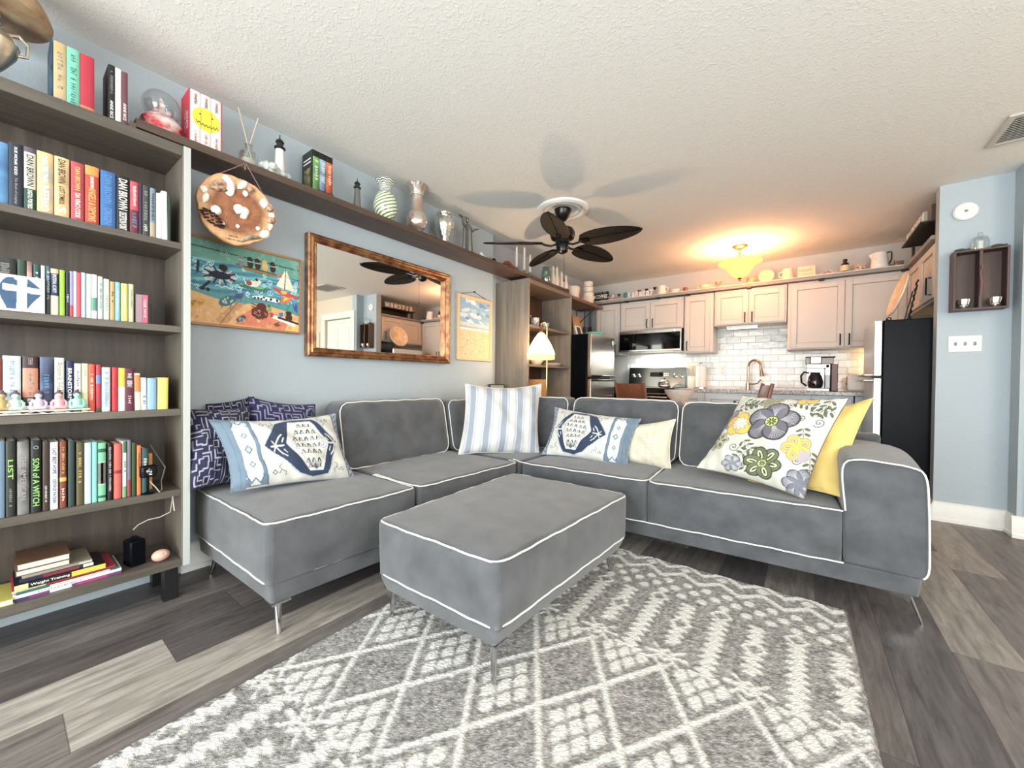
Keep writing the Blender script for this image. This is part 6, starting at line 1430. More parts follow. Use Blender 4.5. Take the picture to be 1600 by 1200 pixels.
def book(y0, y1, z0, h, depth, rgb, label, group, x=-2.218, bands=(), texts=(), lean=0.0, rgb2=None, paper=False, soft=False):
    """upright book, spine towards +x between y0 and y1; bands: (v0, v1, rgb) painted strips on the spine; texts: (string, v centre, cap share of width, length share of height, ink)"""
    y0 += 0.0004; y1 -= 0.0004; w = y1-y0
    r = empty('book', (x-depth/2, (y0+y1)/2, z0), (lean, 0, 0), label=label, cat='book', group=group)
    t = min(0.0022, w*0.18); m_ = bmat(rgb, 0.06, rgb2)
    rd = 0.0 if paper else min(0.004, w*0.16)
    hw = w/2
    n = 6; sp = [(depth/2-rd+rd*math.cos(a), hw*math.sin(a)) for a in arr(n, -PI/2, PI/2)] if rd else [(depth/2, -hw), (depth/2, hw)]
    poly = [(-depth/2, -hw), *sp, (-depth/2, hw), (-depth/2, hw-t), (depth/2-0.004-rd, hw-t), (depth/2-0.004-rd, -hw+t), (-depth/2, -hw+t)]
    cov = MB().prism(poly, 0, h).build('cover', m_, r, world=False, sharp=50)
    MB().box((-depth/2+0.003, -hw+t, 0.003 if not paper else 0.0005), (depth/2-0.0035-rd, hw-t, h-(0.003 if not paper else 0.0005))).build('pages', M_PAGES, r, world=False)
    M = wm(r)
    xs = depth/2+0.0003
    for (v0, v1, c) in bands:
        m2 = bmat(c); q = [(p[0]+0.0004, p[1]*1.0) for p in sp]
        vs = [(p[0], p[1], h*v0) for p in q] + [(p[0], p[1], h*v1) for p in q]; k = len(q)
        MB().add(vs, [(i, i+1, k+i+1, k+i) for i in range(k-1)]).build('spine_band', m2, r, world=False, fix=False)
    for (s_, vc, cap, ln, ink) in texts:
        o3 = M @ Vector((xs, 0, h*vc)); R3 = M.to_3x3()
        text('lettering', s_, INK[ink], r, o3, R3 @ Vector((0,0,-1)), R3 @ Vector((0,1,0)), w=h*ln, h=w*cap, depth=0.0008, bold=0.01)
    return r
def row(specs, zshelf, group, where, xs=-2.218, depth=0.155):
    for (px0, px1, ptop, rgb, desc, kw) in specs:
        a = P(px0, 600, 0, xs).y; b = P(px1, 600, 0, xs).y
        zt = P((px0+px1)/2, ptop, 0, xs).z
        kw = dict(kw); d = kw.pop('depth', depth)
        book(a, b, zshelf, zt-zshelf, d, rgb, desc+' '+where, group, x=kw.pop('x', xs), **kw)
T = lambda s, v=.5, c=.55, l=.8, i='w': (s, v, c, l, i)
row([
 (-14,14,221,(66,112,160),'thick mottled blue book at the left end',dict(rgb2=(98,146,190))),
 (14,37,224,(34,44,62),'dark navy hardback with small white lettering',dict(texts=[T('SUE MONK KIDD',.72,.22,.44),T('The Book of Longings',.25,.24,.42,'m')])),
 (38,57,231,(226,216,196),'cream hardback with black letters over a green foot',dict(bands=[(0,.34,(26,70,50)),(.92,1,(90,80,96))],texts=[T('DAN BROWN',.63,.62,.50,'k'),T('DIGITAL FORTRESS',.17,.4,.30,'w')])),
 (58,84,238,(176,166,146),'grey and gold hardback with a faded skyline',dict(rgb2=(214,186,130),texts=[T('DAN BROWN',.72,.4,.44,'w'),T('INFERNO',.25,.5,.42,'w')])),
 (85,109,246,(206,164,112),'tan hardback with dark brown lettering',dict(rgb2=(224,190,140),texts=[T('DAN BROWN',.76,.5,.40,'k'),T('LOST SYMBOL',.36,.36,.3,'k'),T('S',.12,.6,.10,'w')])),
 (111,132,254,(190,70,78),'rose red hardback with gold lettering',dict(texts=[T('DAN BROWN',.72,.4,.4,'g'),T('DA VINCI CODE',.26,.4,.42,'w')])),
 (133,155,260,(204,66,52),'red hardback with an orange top',dict(bands=[(.84,1,(236,150,70))],texts=[T('DAN BROWN',.72,.28,.2,'w'),T('ANGELS & DEMONS',.33,.55,.58,'g')])),
 (157,181,268,(54,104,172),'bright blue hardback',dict(texts=[T('DAN BROWN',.68,.46,.5,'b'),T('ORIGIN',.2,.5,.3,'b')])),
 (182,202,275,(26,26,30),'black hardback with bold white lettering',dict(texts=[T('DAN BROWN',.66,.7,.56,'w'),T('DECEPTION POINT',.18,.6,.32,'w')])),
 (203,217,284,(206,74,88),'pink red slim hardback',dict(bands=[(0,.45,(110,40,50))],texts=[T('~17',.72,.4,.4,'w'),T('~5',.25,.5,.3,'b')])),
 (217,222,286,(60,40,74),'thin purple book',{}),
 (222,233,290,(70,70,68),'charcoal slim book with grey print',dict(texts=[T('~11',.6,.5,.6,'m'),T('~4',.16,.6,.14,'w')])),
 (234,243,294,(120,138,150),'grey blue slim book',dict(bands=[(.0,.3,(176,160,130))],texts=[T('~14',.6,.5,.6,'k')])),
 (244,253,302,(232,234,230),'plain white book left of its white twin',{}),
 (253,262,299,(240,240,234),'plain white book with a page sticking up',dict(lean=0.01)),
 (262,267,306,(38,62,50),'thin dark green book at the right end',{}),
], 1.5805, 'books on the upper shelf', 'on the top inner shelf')
row([
 (-10,26,402,(40,42,46),'black hardback partly hidden behind the cross plaque',dict(texts=[T('~10',.7,.4,.4,'m')])),
 (27,42,406,(40,66,52),'dark green hardback right behind the cross plaque',{}),
 (42,51,409,(196,150,136),'pink and black mottled book rising over the cross plaque',dict(rgb2=(50,44,46))),
 (52,63,413,(36,78,80),'dark teal book above the right edge of the cross plaque',dict(texts=[T('~4',.75,.5,.2,'w')])),
 (64,71,415,(196,206,204),'pale grey slim book',{}),
 (72,79,416,(70,96,112),'slate blue slim book',dict(bands=[(0,.5,(50,64,66))],texts=[T('~12',.6,.5,.6,'w')])),
 (79,92,420,(34,52,98),'navy book with a cream lower third',dict(bands=[(0,.42,(226,216,196)),(.9,1,(226,196,150))],texts=[T('EMOTIONAL ALCHEMY',.68,.5,.4,'w')])),
 (93,102,422,(156,204,62),'lime green slim book',{}),
 (103,109,425,(36,34,52),'near black thin book with small print',dict(texts=[T('~5',.4,.6,.2,'w')])),
 (109,115,424,(146,150,206),'lavender thin book with a red foot',dict(bands=[(0,.25,(206,60,66))])),
 (115,120,424,(238,236,232),'white thin book before a red one',{}),
 (120,127,426,(214,72,92),'raspberry red thin book',{}),
 (127,134,426,(186,212,226),'baby blue thin book',{}),
 (135,143,428,(222,232,222),'white paperback with a faint green tint',{}),
 (143,152,429,(236,238,234),'white paperback with a small teal picture',dict(bands=[(.18,.48,(96,150,134))])),
 (153,161,432,(196,216,200),'pale sage green paperback',dict(texts=[T('~18',.55,.4,.6,'t')])),
 (162,171,436,(226,236,226),'white and mint paperback',dict(texts=[T('~7',.4,.4,.4,'t')])),
 (172,180,440,(190,160,104),'tan gold paperback',dict(texts=[T('~4',.6,.4,.3,'k')])),
 (180,188,441,(126,190,226),'sky blue paperback',dict(texts=[T('~14',.5,.4,.6,'w')])),
 (189,200,443,(224,212,118),'yellow paperback',dict(texts=[T('~8',.5,.4,.5,'w')])),
 (201,209,444,(206,214,160),'pale lime paperback',dict(texts=[T('~11',.6,.4,.5,'t')])),
 (212,222,460,(160,132,144),'short mauve paperback',dict(depth=.12,paper=True)),
 (222,231,461,(200,92,116),'short rose pink paperback',dict(depth=.12,paper=True,texts=[T('~12',.5,.5,.7,'w')])),
 (232,238,474,(54,64,52),'short dark green thin booklet',dict(depth=.10,x=-2.24)),
], 1.2135, 'books on the second shelf', 'on the second shelf')
row([
 (-8,3,560,(150,60,52),'brown red book at the left end',{}),
 (4,33,556,(206,222,230),'very thick pale blue book',dict(texts=[T('~15',.62,.25,.6,'b')])),
 (35,60,557,(60,36,34),'thick brown hardback with a peach moon band',dict(bands=[(.30,.80,(206,134,104)),(0,.12,(26,28,52))],texts=[T('STEPHEN',.92,.3,.12,'m'),T('~5',.52,.4,.4,'m'),T('~4',.22,.4,.12,'w')])),
 (62,83,558,(42,48,76),'thick dark navy hardback',dict(rgb2=(80,92,124),bands=[(0,.12,(26,28,52))],texts=[T('~8',.5,.4,.4,'b')])),
 (85,101,559,(226,230,214),'cream hardback with large thin lettering',dict(texts=[T('Atomic Habits',.6,.6,.66,'m')])),
 (103,115,564,(28,42,86),'navy hardback with bold white letters',dict(texts=[T('BRAINSTORM',.55,.55,.62,'w')])),
 (116,127,568,(232,232,236),'white hardback with purple grey print',dict(texts=[T('~13',.6,.4,.6,'n')],bands=[(.02,.12,(90,90,90))])),
 (128,138,568,(222,230,178),'pale yellow green hardback',dict(texts=[T('~5',.85,.3,.2,'t')])),
 (138,149,569,(216,84,62),'orange red hardback',dict(texts=[T('~19',.45,.4,.7,'w')])),
 (150,158,570,(196,50,66),'crimson hardback with a blue patch',dict(bands=[(.6,.78,(96,130,196)),(.0,.08,(60,90,60))])),
 (159,173,574,(216,226,232),'white paperback with pale blue script',dict(texts=[T('~25',.5,.4,.8,'b')])),
 (175,185,574,(196,44,50),'scarlet hardback',dict(texts=[T('~5',.5,.4,.4,'r')])),
 (185,196,575,(236,236,228),'white hardback with a yellow upper half',dict(bands=[(.56,1,(238,206,66))])),
 (194,211,576,(100,36,60),'maroon hardback with block lettering',dict(texts=[T('~14',.72,.5,.34,'w'),T('~5',.28,.3,.26,'w')])),
 (211,221,583,(232,214,190),'white slim book with an orange top',dict(bands=[(.5,.95,(226,130,70))],lean=0.02)),
 (221,230,590,(222,228,236),'white slim book with tiny blue print',dict(texts=[T('~4',.3,.5,.3,'n')],lean=0.015)),
 (230,245,591,(142,180,212),'light blue rounded hardback',{}),
 (246,263,590,(238,222,110),'bright yellow hardback at the right end',dict(lean=-0.01)),
], 0.8485, 'books on the third shelf', 'on the third shelf')
row([
 (-16,7,690,(120,150,176),'pale blue hardback at the left end',{}),
 (8,24,689,(42,46,38),'dark olive hardback with green letters',dict(texts=[T('LIST',.62,.55,.26,'e'),T('~9',.25,.3,.24,'m')])),
 (26,46,690,(84,84,84),'charcoal hardback with a stone texture',dict(rgb2=(130,128,126),texts=[T('THE AMERICAN',.5,.5,.6,'m')])),
 (47,65,688,(24,30,26),'black hardback with tall green letters',dict(texts=[T('SON of A WITCH',.42,.6,.66,'e'),T('O',.9,.5,.05,'m')])),
 (66,77,690,(62,48,38),'dark brown hardback with a small white line of print',dict(texts=[T('~15',.25,.35,.26,'w')])),
 (78,91,691,(228,230,234),'white hardback with navy capitals',dict(texts=[T('LAST BEST HOPE',.72,.45,.38,'n'),T('GEORGE PACKER',.27,.4,.36,'n')])),
 (93,104,690,(128,62,40),'rust brown hardback with a gold band',dict(bands=[(.40,.46,(236,180,70))],texts=[T('~17',.72,.4,.4,'g'),T('~5',.2,.4,.2,'w')])),
 (106,117,689,(44,64,62),'dark slate green hardback',{}),
 (119,131,692,(92,80,46),'olive brown hardback with faint gold print',dict(texts=[T('~12',.6,.4,.5,'g')])),
 (132,143,692,(190,220,220),'pale aqua paperback',{}),
 (144,152,691,(128,210,200),'aqua green slim paperback',{}),
 (153,166,692,(116,196,150),'mint green hardback with dark ornaments',dict(bands=[(.28,.68,(190,196,186)),(.3,.66,(150,140,134)),(.84,.9,(40,90,70)),(.06,.1,(40,90,70))])),
 (168,176,694,(24,22,24),'black slim book with fine white lettering',dict(texts=[T('~40',.55,.4,.8,'w')])),
 (178,190,694,(216,96,84),'coral red hardback',dict(bands=[(.46,.52,(160,40,50))])),
 (192,198,690,(220,224,212),'white slim book with green ends',dict(bands=[(.8,1,(70,110,70)),(0,.2,(120,160,110))],texts=[T('~5',.55,.5,.2,'k')])),
 (199,205,688,(120,112,128),'tall grey violet thin book',dict(bands=[(0,.3,(150,60,70))])),
 (206,213,692,(46,80,34),'forest green slim book',{}),
 (214,221,696,(220,116,62),'orange slim book',dict(texts=[T('~10',.7,.4,.3,'k')])),
 (222,232,701,(44,84,84),'dark teal slim book left of the camera',dict(texts=[T('~7',.65,.5,.4,'w')])),
 (239,246,712,(222,160,84),'short amber book peeking over the camera',dict(x=-2.30)),
], 0.4925, 'books on the fourth shelf', 'on the fourth shelf')
# cross plaque leaning in front
cp = empty('cross_plaque', (-2.205, 0.05, 1.2135), label='white plaque painted with a blue heart and white cross leaning on the second shelf', cat='plaque')
a = P(-22, 600, 0, -2.20).y; b = P(70, 600, 0, -2.20).y; zt = P(35, 431, 0, -2.20).z
C = Canvas(110, 80, (236,234,228))
C.poly([(.26,.80),(.34,.92),(.44,.94),(.50,.86),(.58,.94),(.70,.94),(.80,.84),(.94,.68),(.93,.50),(.80,.30),(.68,.06),(.34,.06),(.24,.35),(.20,.55),(.22,.70)], (58,86,118))
for i in range(60):
    rr_ = random.Random(i); C.ell(rr_.uniform(.25,.9), rr_.uniform(.1,.9), .012, .02, (74,104,136)) if False else None
C.poly([(.50,0),(.68,0),(.69,1),(.52,1)], (238,236,230)); C.poly([(.27,.56),(.94,.52),(.94,.68),(.27,.74)], (238,236,230))
MB().box((-2.2145, a, 1.2137), (-2.2035, b, zt)).build('board', M_WHITE, cp, bevel=0.001)
canvas_plane('painted_face', C, cp, (-2.2032, a, 1.2137), (0, b-a, 0), (0, 0, zt-1.2137), M_PAINT)
# wire rack with seated figurines in front of the third shelf
wr_ = empty('wire_rack', (-2.19, 0.1, 0.8485), label='white wire rack with a pale wooden rail on the third shelf', cat='rack')
ya, yb = P(-6, 600, 0, -2.205).y, P(141, 600, 0, -2.20).y
zr = P(70, 640, 0, -2.20).z
MB().box((-2.216, ya, zr-0.006), (-2.196, yb, zr)).build('rail', wood('birch rail', (232,206,170), (244,222,190), 1, 2, 0.5), wr_, bevel=0.001)
wm_ = MB().tube([(-2.20, ya, 0.8512), (-2.20, yb+0.01, 0.8512)], 0.0016, 6)
for yy in (ya+0.03, ya+0.085, yb-0.075):
    wm_.tube([(-2.20, yy-0.028, 0.8512), (-2.205, yy, zr-0.005), (-2.20, yy+0.028, 0.8512)], 0.0014, 6)
wm_.build('wire_frame', mat('white wire', (226,226,220), 0.4, 0.3), wr_)
def figurine(px, rgb, lab, sc_=1.0):
    y = P(px, 600, 0, -2.206).y
    f_ = empty('seated_figurine', (-2.206, y, zr), label=lab, cat='figurine', group='pastel figurines on the wire rack')
    m_ = mat('figurine %d %d %d' % rgb, rgb, 0.45)
    mb = MB()
    for s_ in (-1, 1):
        mb.tube([(0.0, s_*0.006, 0.008), (0.006, s_*0.022, 0.008), (0.010, s_*0.014, 0.007), (0.012, -s_*0.004, 0.007)], [0.008,0.008,0.006,0.005], 8)
        mb.tube([(0.0, s_*0.010, 0.034), (0.003, s_*0.018, 0.024), (0.008, s_*0.017, 0.014)], [0.005,0.0045,0.004], 8)
    mb.lathe([(0.013,0.002),(0.016,0.008),(0.013,0.02),(0.014,0.032),(0.006,0.040),(0.005,0.044)], (0,0,0), 16)
    mb.ball((0,0,0.052), (0.0095,0.0095,0.0115), 14, 10)
    mb.build('body', m_, f_, world=False)
    MB().ball((-0.002,0,0.056), (0.0105,0.0108,0.010), 12, 8).ball((-0.003,0,0.067), 0.005, 10, 6).build('hair', mat('figurine hair', (96,80,84), 0.6), f_, world=False)
figurine(3, (176,150,100), 'tan seated figurine at the left end of the wire rack')
figurine(24, (190,222,208), 'mint green seated figurine on the wire rack'); figurine(60, (200,190,216), 'lilac seated figurine on the wire rack')
figurine(92, (236,170,176), 'pink seated figurine on the wire rack'); figurine(120, (160,216,204), 'aqua seated figurine at the right end of the wire rack')
# security camera and its cable
sc1 = empty('security_camera', (-2.21, 0.42, 0.4925), label='small black square security camera on the fourth shelf of the left bookcase', cat='camera')
y = P(233, 600, 0, -2.19).y; z = P(233, 737, 0, -2.19).z
ax3 = Matrix.Rotation(math.radians(8), 3, 'Z')
MB().obox((-2.205, y, z), (0.011, 0.027, 0.025), ax3).build('housing', M_BLK, sc1, bevel=0.008, seg=3)
MB().obox(V(-2.205, y, z)+ax3@V(0.0112,0,0), (0.0012, 0.0215, 0.0195), ax3).build('face_plate', M_BGLASS, sc1, bevel=0.004)
cpt = V(-2.205, y, z)+ax3@V(0.0125,0,0)
MB().torus(cpt, 0.0075, 0.0015, (1,0,0)).ball(cpt, (0.002,0.004,0.004)).ball(cpt+V(0,0,.012), (0.001,.0015,.0015)).build('lens', M_CHROME, sc1)
MB().obox(cpt+V(0,.004,-.0125), (0.0006, 0.0045, 0.002)).build('badge', M_WHITE, sc1)
MB().cyl((-2.208, y, z-0.025), (-2.212, y, 0.500), 0.004).lathe([(0.022,0),(0.022,0.004),(0.006,0.008)], (-2.212, y, 0.493), 20).build('stand', M_BLK, sc1)
cb = empty('power_cable', (-2.25, 0.48, 0.6), label='pale cable running down from the security camera behind the shelf end', cat='cable')
q = lambda px, py, x: P(px, py, 0, x)
MB().tube([q(230,748,-2.215), q(244,762,-2.2), V(-2.20,y+0.035,0.4955), V(-2.235,y+0.05,0.4955), V(-2.30,y+0.06,0.52), q(258,730,-2.27), q(243,708,-2.40), q(235,695,-2.44)], 0.0022, 6).build('cable', mat('pale cable', (176,168,156), 0.6), cb)
cb = empty('power_cable', (-2.25, 0.48, 0.3), label='grey cable looping down to the black adapter on the bottom shelf', cat='cable')
MB().tube([V(-2.206, .470, 0.44), V(-2.203, .474, 0.40), q(270,775,-2.204), q(266,800,-2.215), q(250,808,-2.24), q(232,812,-2.27), q(216,820,-2.29), q(208,828,-2.29)], 0.0022, 6).build('cable', mat('pale cable', (176,168,156), 0.6), cb)
bdp = empty('power_adapter', (-2.3, 0.33, 0.183), label='black box shaped adapter on the bottom shelf of the left bookcase', cat='adapter')
p_ = q(212, 872, -2.26)
MB().obox((-2.285, p_.y, 0.183+0.055), (0.035, 0.026, 0.054), Matrix.Rotation(0.2, 3, 'Z')).build('body', M_BLK, bdp, bevel=0.006)
MB().obox((-2.285, p_.y, 0.183+0.112), (0.012, 0.010, 0.008)).build('plug', M_BLK, bdp)
eg = empty('seashell', (-2.22, 0.42, 0.183), label='smooth pink peach shell on the bottom shelf at the right end', cat='shell')
p_ = q(251, 857, -2.23)
MB().ball((-2.24, p_.y+0.002, 0.182+0.025), (0.026, 0.031, 0.0245), 24, 16).build('shell_body', mat('pink shell', (222,176,160), 0.35, rgb2=(206,150,130), nscale=6), eg)
MB().torus((-2.2145, p_.y+0.008, 0.218), 0.008, 0.0012, (1, 0.3, 0.4)).build('spiral_mark', mat('pale shell line', (240,214,200), 0.4), eg)
# stack of books lying flat on the bottom shelf
def flat(px0, px1, zz, hh, rgb, lab, x1=-2.225, dp=0.18, ln=None, tx=None, rot=0.0, bands=(), pages_front=False):
    a = q(px0, 870, x1).y; b = q(px1, 870, x1).y
    if ln: b = a+ln
    r = empty('book', (x1-dp/2, (a+b)/2, zz), (0,0,rot), label=lab, cat='book', group='books lying flat on the bottom shelf')
    L_ = (b-a)/2; D = dp/2; t = min(.002, hh*.15)
    m_ = bmat(rgb, 0.06)
    if pages_front:
        MB().box((-D, -L_, 0), (D, L_, t)).box((-D, -L_, hh-t), (D, L_, hh)).box((-D, -L_, t), (-D+.003, L_, hh-t)).build('cover', m_, r, world=False)
        MB().box((-D+.003, -L_+.003, t), (D-.002, L_-.003, hh-t)).build('pages', M_PAGES, r, world=False)
    else:
        MB().box((-D, -L_, 0), (D, L_, t)).box((-D, -L_, hh-t), (D, L_, hh)).box((D-.003, -L_, t), (D, L_, hh-t)).build('cover', m_, r, world=False, bevel=0.0006)
        MB().box((-D+.003, -L_+.003, t), (D-.003, L_-.003, hh-t)).build('pages', M_PAGES, r, world=False)
    for (v0, v1, c) in bands:
        MB().box((D, -L_+2*L_*v0, 0.0004), (D+.0005, -L_+2*L_*v1, hh-.0004)).build('spine_band', bmat(c), r, world=False)
    if tx:
        M = wm(r); R3 = M.to_3x3()
        text('lettering', tx[0], INK[tx[1]], r, M @ Vector((D+.0008, -L_+2*L_*tx[2], hh/2)), R3 @ Vector((0,1,0)), Vector((0,0,1)), h=hh*0.55, w=2*L_*tx[3], depth=0.0006, bold=0.015)
    return zz+hh+0.0003
z = 0.1825
z = flat(22, 190, z, 0.0105, (120,60,120), 'purple and white magazine lowest in the flat stack', bands=[(0,.12,(70,60,110)),(.3,.5,(226,222,226)),(.55,.85,(176,60,120))])
z = flat(20, 190, z, 0.0115, (236,236,238), 'white glossy book second from the bottom of the flat stack', tx=('~14', 'm', .4, .4))
z = flat(25, 186, z, 0.0075, (40,110,100), 'teal and cream thin book in the flat stack', bands=[(.3,.9,(226,190,180))])
z = flat(18, 181, z, 0.0075, (190,50,66), 'red edged thin book in the flat stack', bands=[(.0,.3,(226,210,160))], x1=-2.232)
z = flat(22, 165, z, 0.0195, (22,22,30), 'black fitness paperback with white lettering and a yellow end', bands=[(.0,.14,(226,206,150)),(.60,1.0,(226,204,70))], tx=('Weight Training', 'w', .37, .42))
z = flat(30, 146, z, 0.012, (40,38,66), 'navy and red book above the fitness paperback', x1=-2.24, bands=[(.3,.8,(130,50,60)),(.85,1,(226,222,212))])
z = flat(34, 144, z, 0.010, (150,140,126), 'grey taupe thin book above the navy one', x1=-2.245, bands=[(.8,1,(200,190,170))])
z = flat(24, 110, z, 0.020, (122,86,62), 'brown covered book with cream pages near the top of the flat stack', x1=-2.25, pages_front=True)
z = flat(26, 110, z, 0.023, (112,78,56), 'brown covered book topmost of the flat stack', x1=-2.25, pages_front=True)
yb_ = flat(-40, 22, 0.1825, 0.020, (196,188,84), 'olive yellow book lying at the far left of the bottom shelf', x1=-2.215, pages_front=True)
# ================================================================ things on the long shelf and bookcase top
ST = SZ1+0.0005            # top of the long shelf
BT = 2.0075                # top of the bookcase
def SP(px, x, z=None): return P(px, 300, 0, x).y
# place by pixel column on the line x = const at height z
def col_y(px, x, z):
    """y where the vertical image column px meets the line (x, *, z)"""
    lo, hi = -0.5, 4.5
    for _ in range(50):
        m_ = (lo+hi)/2; d = Vector((x, m_, z))-CP; u = FPX*d.dot(CR)/d.dot(CF)+800
        if u < px: lo = m_
        else: hi = m_
    return lo
def up_book(px0, px1, x, zb, h, rgb, lab, grp, depth=0.13, **kw):
    a = col_y(px0, x, zb); b = col_y(px1, x, zb)
    return book(a, b, zb, h, depth, rgb, lab, grp, x=x, **kw)
GB = 'boxed books standing on top of the bookcase'
up_book(83,104,-2.25,BT,0.232,(214,186,146),'cream hardback first of the three tall books on the bookcase top',GB, bands=[(0,.1,(90,130,170))], texts=[T('~10',.55,.4,.6,'m')], rgb2=(196,170,120))
up_book(104,125,-2.25,BT,0.232,(120,206,176),'mint green hardback in the middle of the three tall books',GB, texts=[T('~19',.5,.45,.8,'t')])
up_book(125,148,-2.25,BT,0.230,(196,50,66),'crimson hardback last of the three tall books on the bookcase top',GB, bands=[(0,.14,(222,130,90))])
bb = empty('slipcase', (-2.33, col_y(82,-2.25,BT), BT), label='blue edged slipcase sheet at the left of the three tall books', cat='slipcase')
ya_ = col_y(83,-2.25,BT)
MB().box((-2.385, ya_-0.006, BT), (-2.252, ya_-0.0008, BT+0.235)).build('side', mat('slipcase blue', (44,92,120), 0.4, rgb2=(30,50,60), nscale=20), bb)
up_book(169,180,-2.25,SZ1+.001-.0,0.185,(36,34,36),'black slim book on the shelf top with white author lettering','slim books beside the wood block', texts=[T('ANNE RICE',.25,.5,.3,'w'),T('~17',.7,.4,.4,'m')]) if False else None
up_book(169,180,-2.25,BT,0.237,(36,34,36),'black slim book standing left of the wood block','slim books beside the wood block', texts=[T('ANNE RICE',.25,.5,.3,'w'),T('~11',.7,.4,.4,'m')], bands=[(0,.06,(226,220,210))])
up_book(180,190,-2.25,BT,0.235,(232,230,222),'white slim book standing left of the wood block','slim books beside the wood block')
up_book(190,200,-2.25,BT,0.232,(112,66,78),'maroon slim book standing left of the wood block','slim books beside the wood block', texts=[T('ANNE RICE',.3,.5,.3,'w')], bands=[(0,.06,(226,220,210))])
a, b = col_y(201,-2.24,2.02), col_y(238,-2.24,2.02)
wb = empty('wood_block', (-2.22,(a+b)/2,BT), label='short dark wood block lying on the bookcase top before the snow globe', cat='block')
MB().box((-2.262, a, BT), (-2.215, min(b, 0.355), BT+0.028)).build('block', M_SH, wb, bevel=0.003)
# snow globe
y = col_y(253, -2.34, 2.1); sg = empty('snow_globe', (-2.34, y, ST), label='snow globe with a white and red base on the long shelf', cat='snow globe'); sg.scale = (1.42, 1.42, 1.45)
MB().lathe([(0.045,0),(0.050,0.008),(0.046,0.022),(0.052,0.034),(0.040,0.048),(0.036,0.052)], (-2.345,y,ST), 32, wob=lambda t,k: 1+0.03*math.cos(6*t)).build('base', mat('white red resin', (232,222,216), 0.4, rgb2=(190,60,66), nscale=26), sg)
MB().ball((-2.345,y,ST+0.088), 0.048, 32, 20).build('glass_globe', glass_mat('globe glass', (240,246,246), 0.02, 0.92), sg)
MB().lathe([(0.028,0.05),(0.02,0.062),(0.012,0.07),(0.009,0.10),(0.004,0.115),(0,0.118)], (-2.345,y,ST), 14).ball((-2.33,y+0.015,ST+0.068),0.009,10,8).ball((-2.335,y-0.016,ST+0.066),0.008,10,8).build('scene_figure', mat('snow scene', (236,232,230), 0.5, rgb2=(206,120,120), nscale=60), sg)
# boxed set with the yellow face
GS = 'white spined books of the red boxed set'
ya_ = col_y(297,-2.30,ST); yb_ = col_y(346,-2.30,ST); w3 = (yb_-ya_)/3
for i, nm in enumerate(('first white spined volume of the red boxed set with a grinning yellow face', 'middle white spined volume of the red boxed set', 'last white spined volume of the red boxed set')):
    r = book(ya_+w3*i, ya_+w3*(i+1), ST+0.002, 0.247, 0.125, (236,234,228), nm, GS, x=-2.30, texts=[T('STEPHEN',.90,.22,.10,'r'),T('KING',.80,.30,.10,'k'),T('~9',.14,.28,.22,'r')])
    # slice of the yellow disc: a circle centred on the middle spine
    cyc = ya_+1.5*w3; czc = ST+0.132; R_c = 0.054
    y0c, y1c = ya_+w3*i+0.0012, ya_+w3*(i+1)-0.0012
    ys = arr(12, max(y0c, cyc-R_c+0.0005), min(y1c, cyc+R_c-0.0005))
    pts = [(yy, czc+math.sqrt(max(0, R_c**2-(yy-cyc)**2))) for yy in ys] + [(yy, czc-math.sqrt(max(0, R_c**2-(yy-cyc)**2))) for yy in ys[::-1]]
    MB().add([(-2.2994, p[0], p[1]) for p in pts], [tuple(range(len(pts)))]).build('yellow_disc', mat('yellow ink', (246,214,70), 0.5), r, fix=False)
    zz_ = MB(); n_ = 6
    for k in range(n_):
        y_a = y0c+(y1c-y0c)*k/n_; y_b = y0c+(y1c-y0c)*(k+1)/n_; ya2 = ST+0.105+0.006*(abs(y_a-cyc)/R_c)**2*2; d_ = 0.006*(1 if k % 2 else -1)
        if abs(y_a-cyc) < R_c*.8: zz_.tube([(-2.2988, y_a, ya2+d_), (-2.2988, y_b, ya2-d_)], 0.0012, 4)
    if len(zz_.v): zz_.build('stitched_mouth', M_TXK, r)
    if i != 1: MB().ball((-2.2990, cyc+(0.024 if i == 2 else -0.024), ST+0.150), (0.0006,0.003,0.004)).build('eye', M_TXK, r)
cs = empty('slipcase', (-2.36, ya_, ST), label='red slipcase holding the three white spined books', cat='slipcase')
mc = MB().box((-2.43, ya_-0.003, ST), (-2.303, ya_-0.0006, ST+0.251)).box((-2.43, yb_+0.0006, ST), (-2.303, yb_+0.003, ST+0.251)).box((-2.43, ya_-.0006, ST+0.2495), (-2.303, yb_+.0006, ST+0.251)).box((-2.432, ya_-.003, ST), (-2.43, yb_+.003, ST+0.251))
mc.build('case', mat('red slipcase', (206,44,62), 0.45), cs)
text('lettering', '~12', M_TXW, cs, (-2.365, ya_-0.0034, ST+0.115), (0.0,0,1), (-1,0,0), h=0.012, w=0.12, depth=0.0005)
text('lettering', 'KING', M_TXW, cs, (-2.335, ya_-0.0034, ST+0.115), (0.0,0,1), (-1,0,0), h=0.022, w=0.08, depth=0.0005)
SCL = {388:(1.4,1.4),421:(1.5,1.5),441:(1.5,1.5),437:(1.45,1.5),558:(1.35,1.37),507:(1.2,1.2),602:(1.36,1.62),651:(1.32,1.6),672:(1.3,1.3),694:(1.5,1.75),730:(1.55,1.6),753:(1.4,1.4),770:(1.2,1.2),797:(1.1,1.2),
  807:(1.5,1.8),819:(1.5,1.8),828:(1.5,1.8),853:(1.3,1.55),864:(1.25,1.7),870:(1.25,1.7),877:(1.25,1.7),884:(1.25,1.7)}
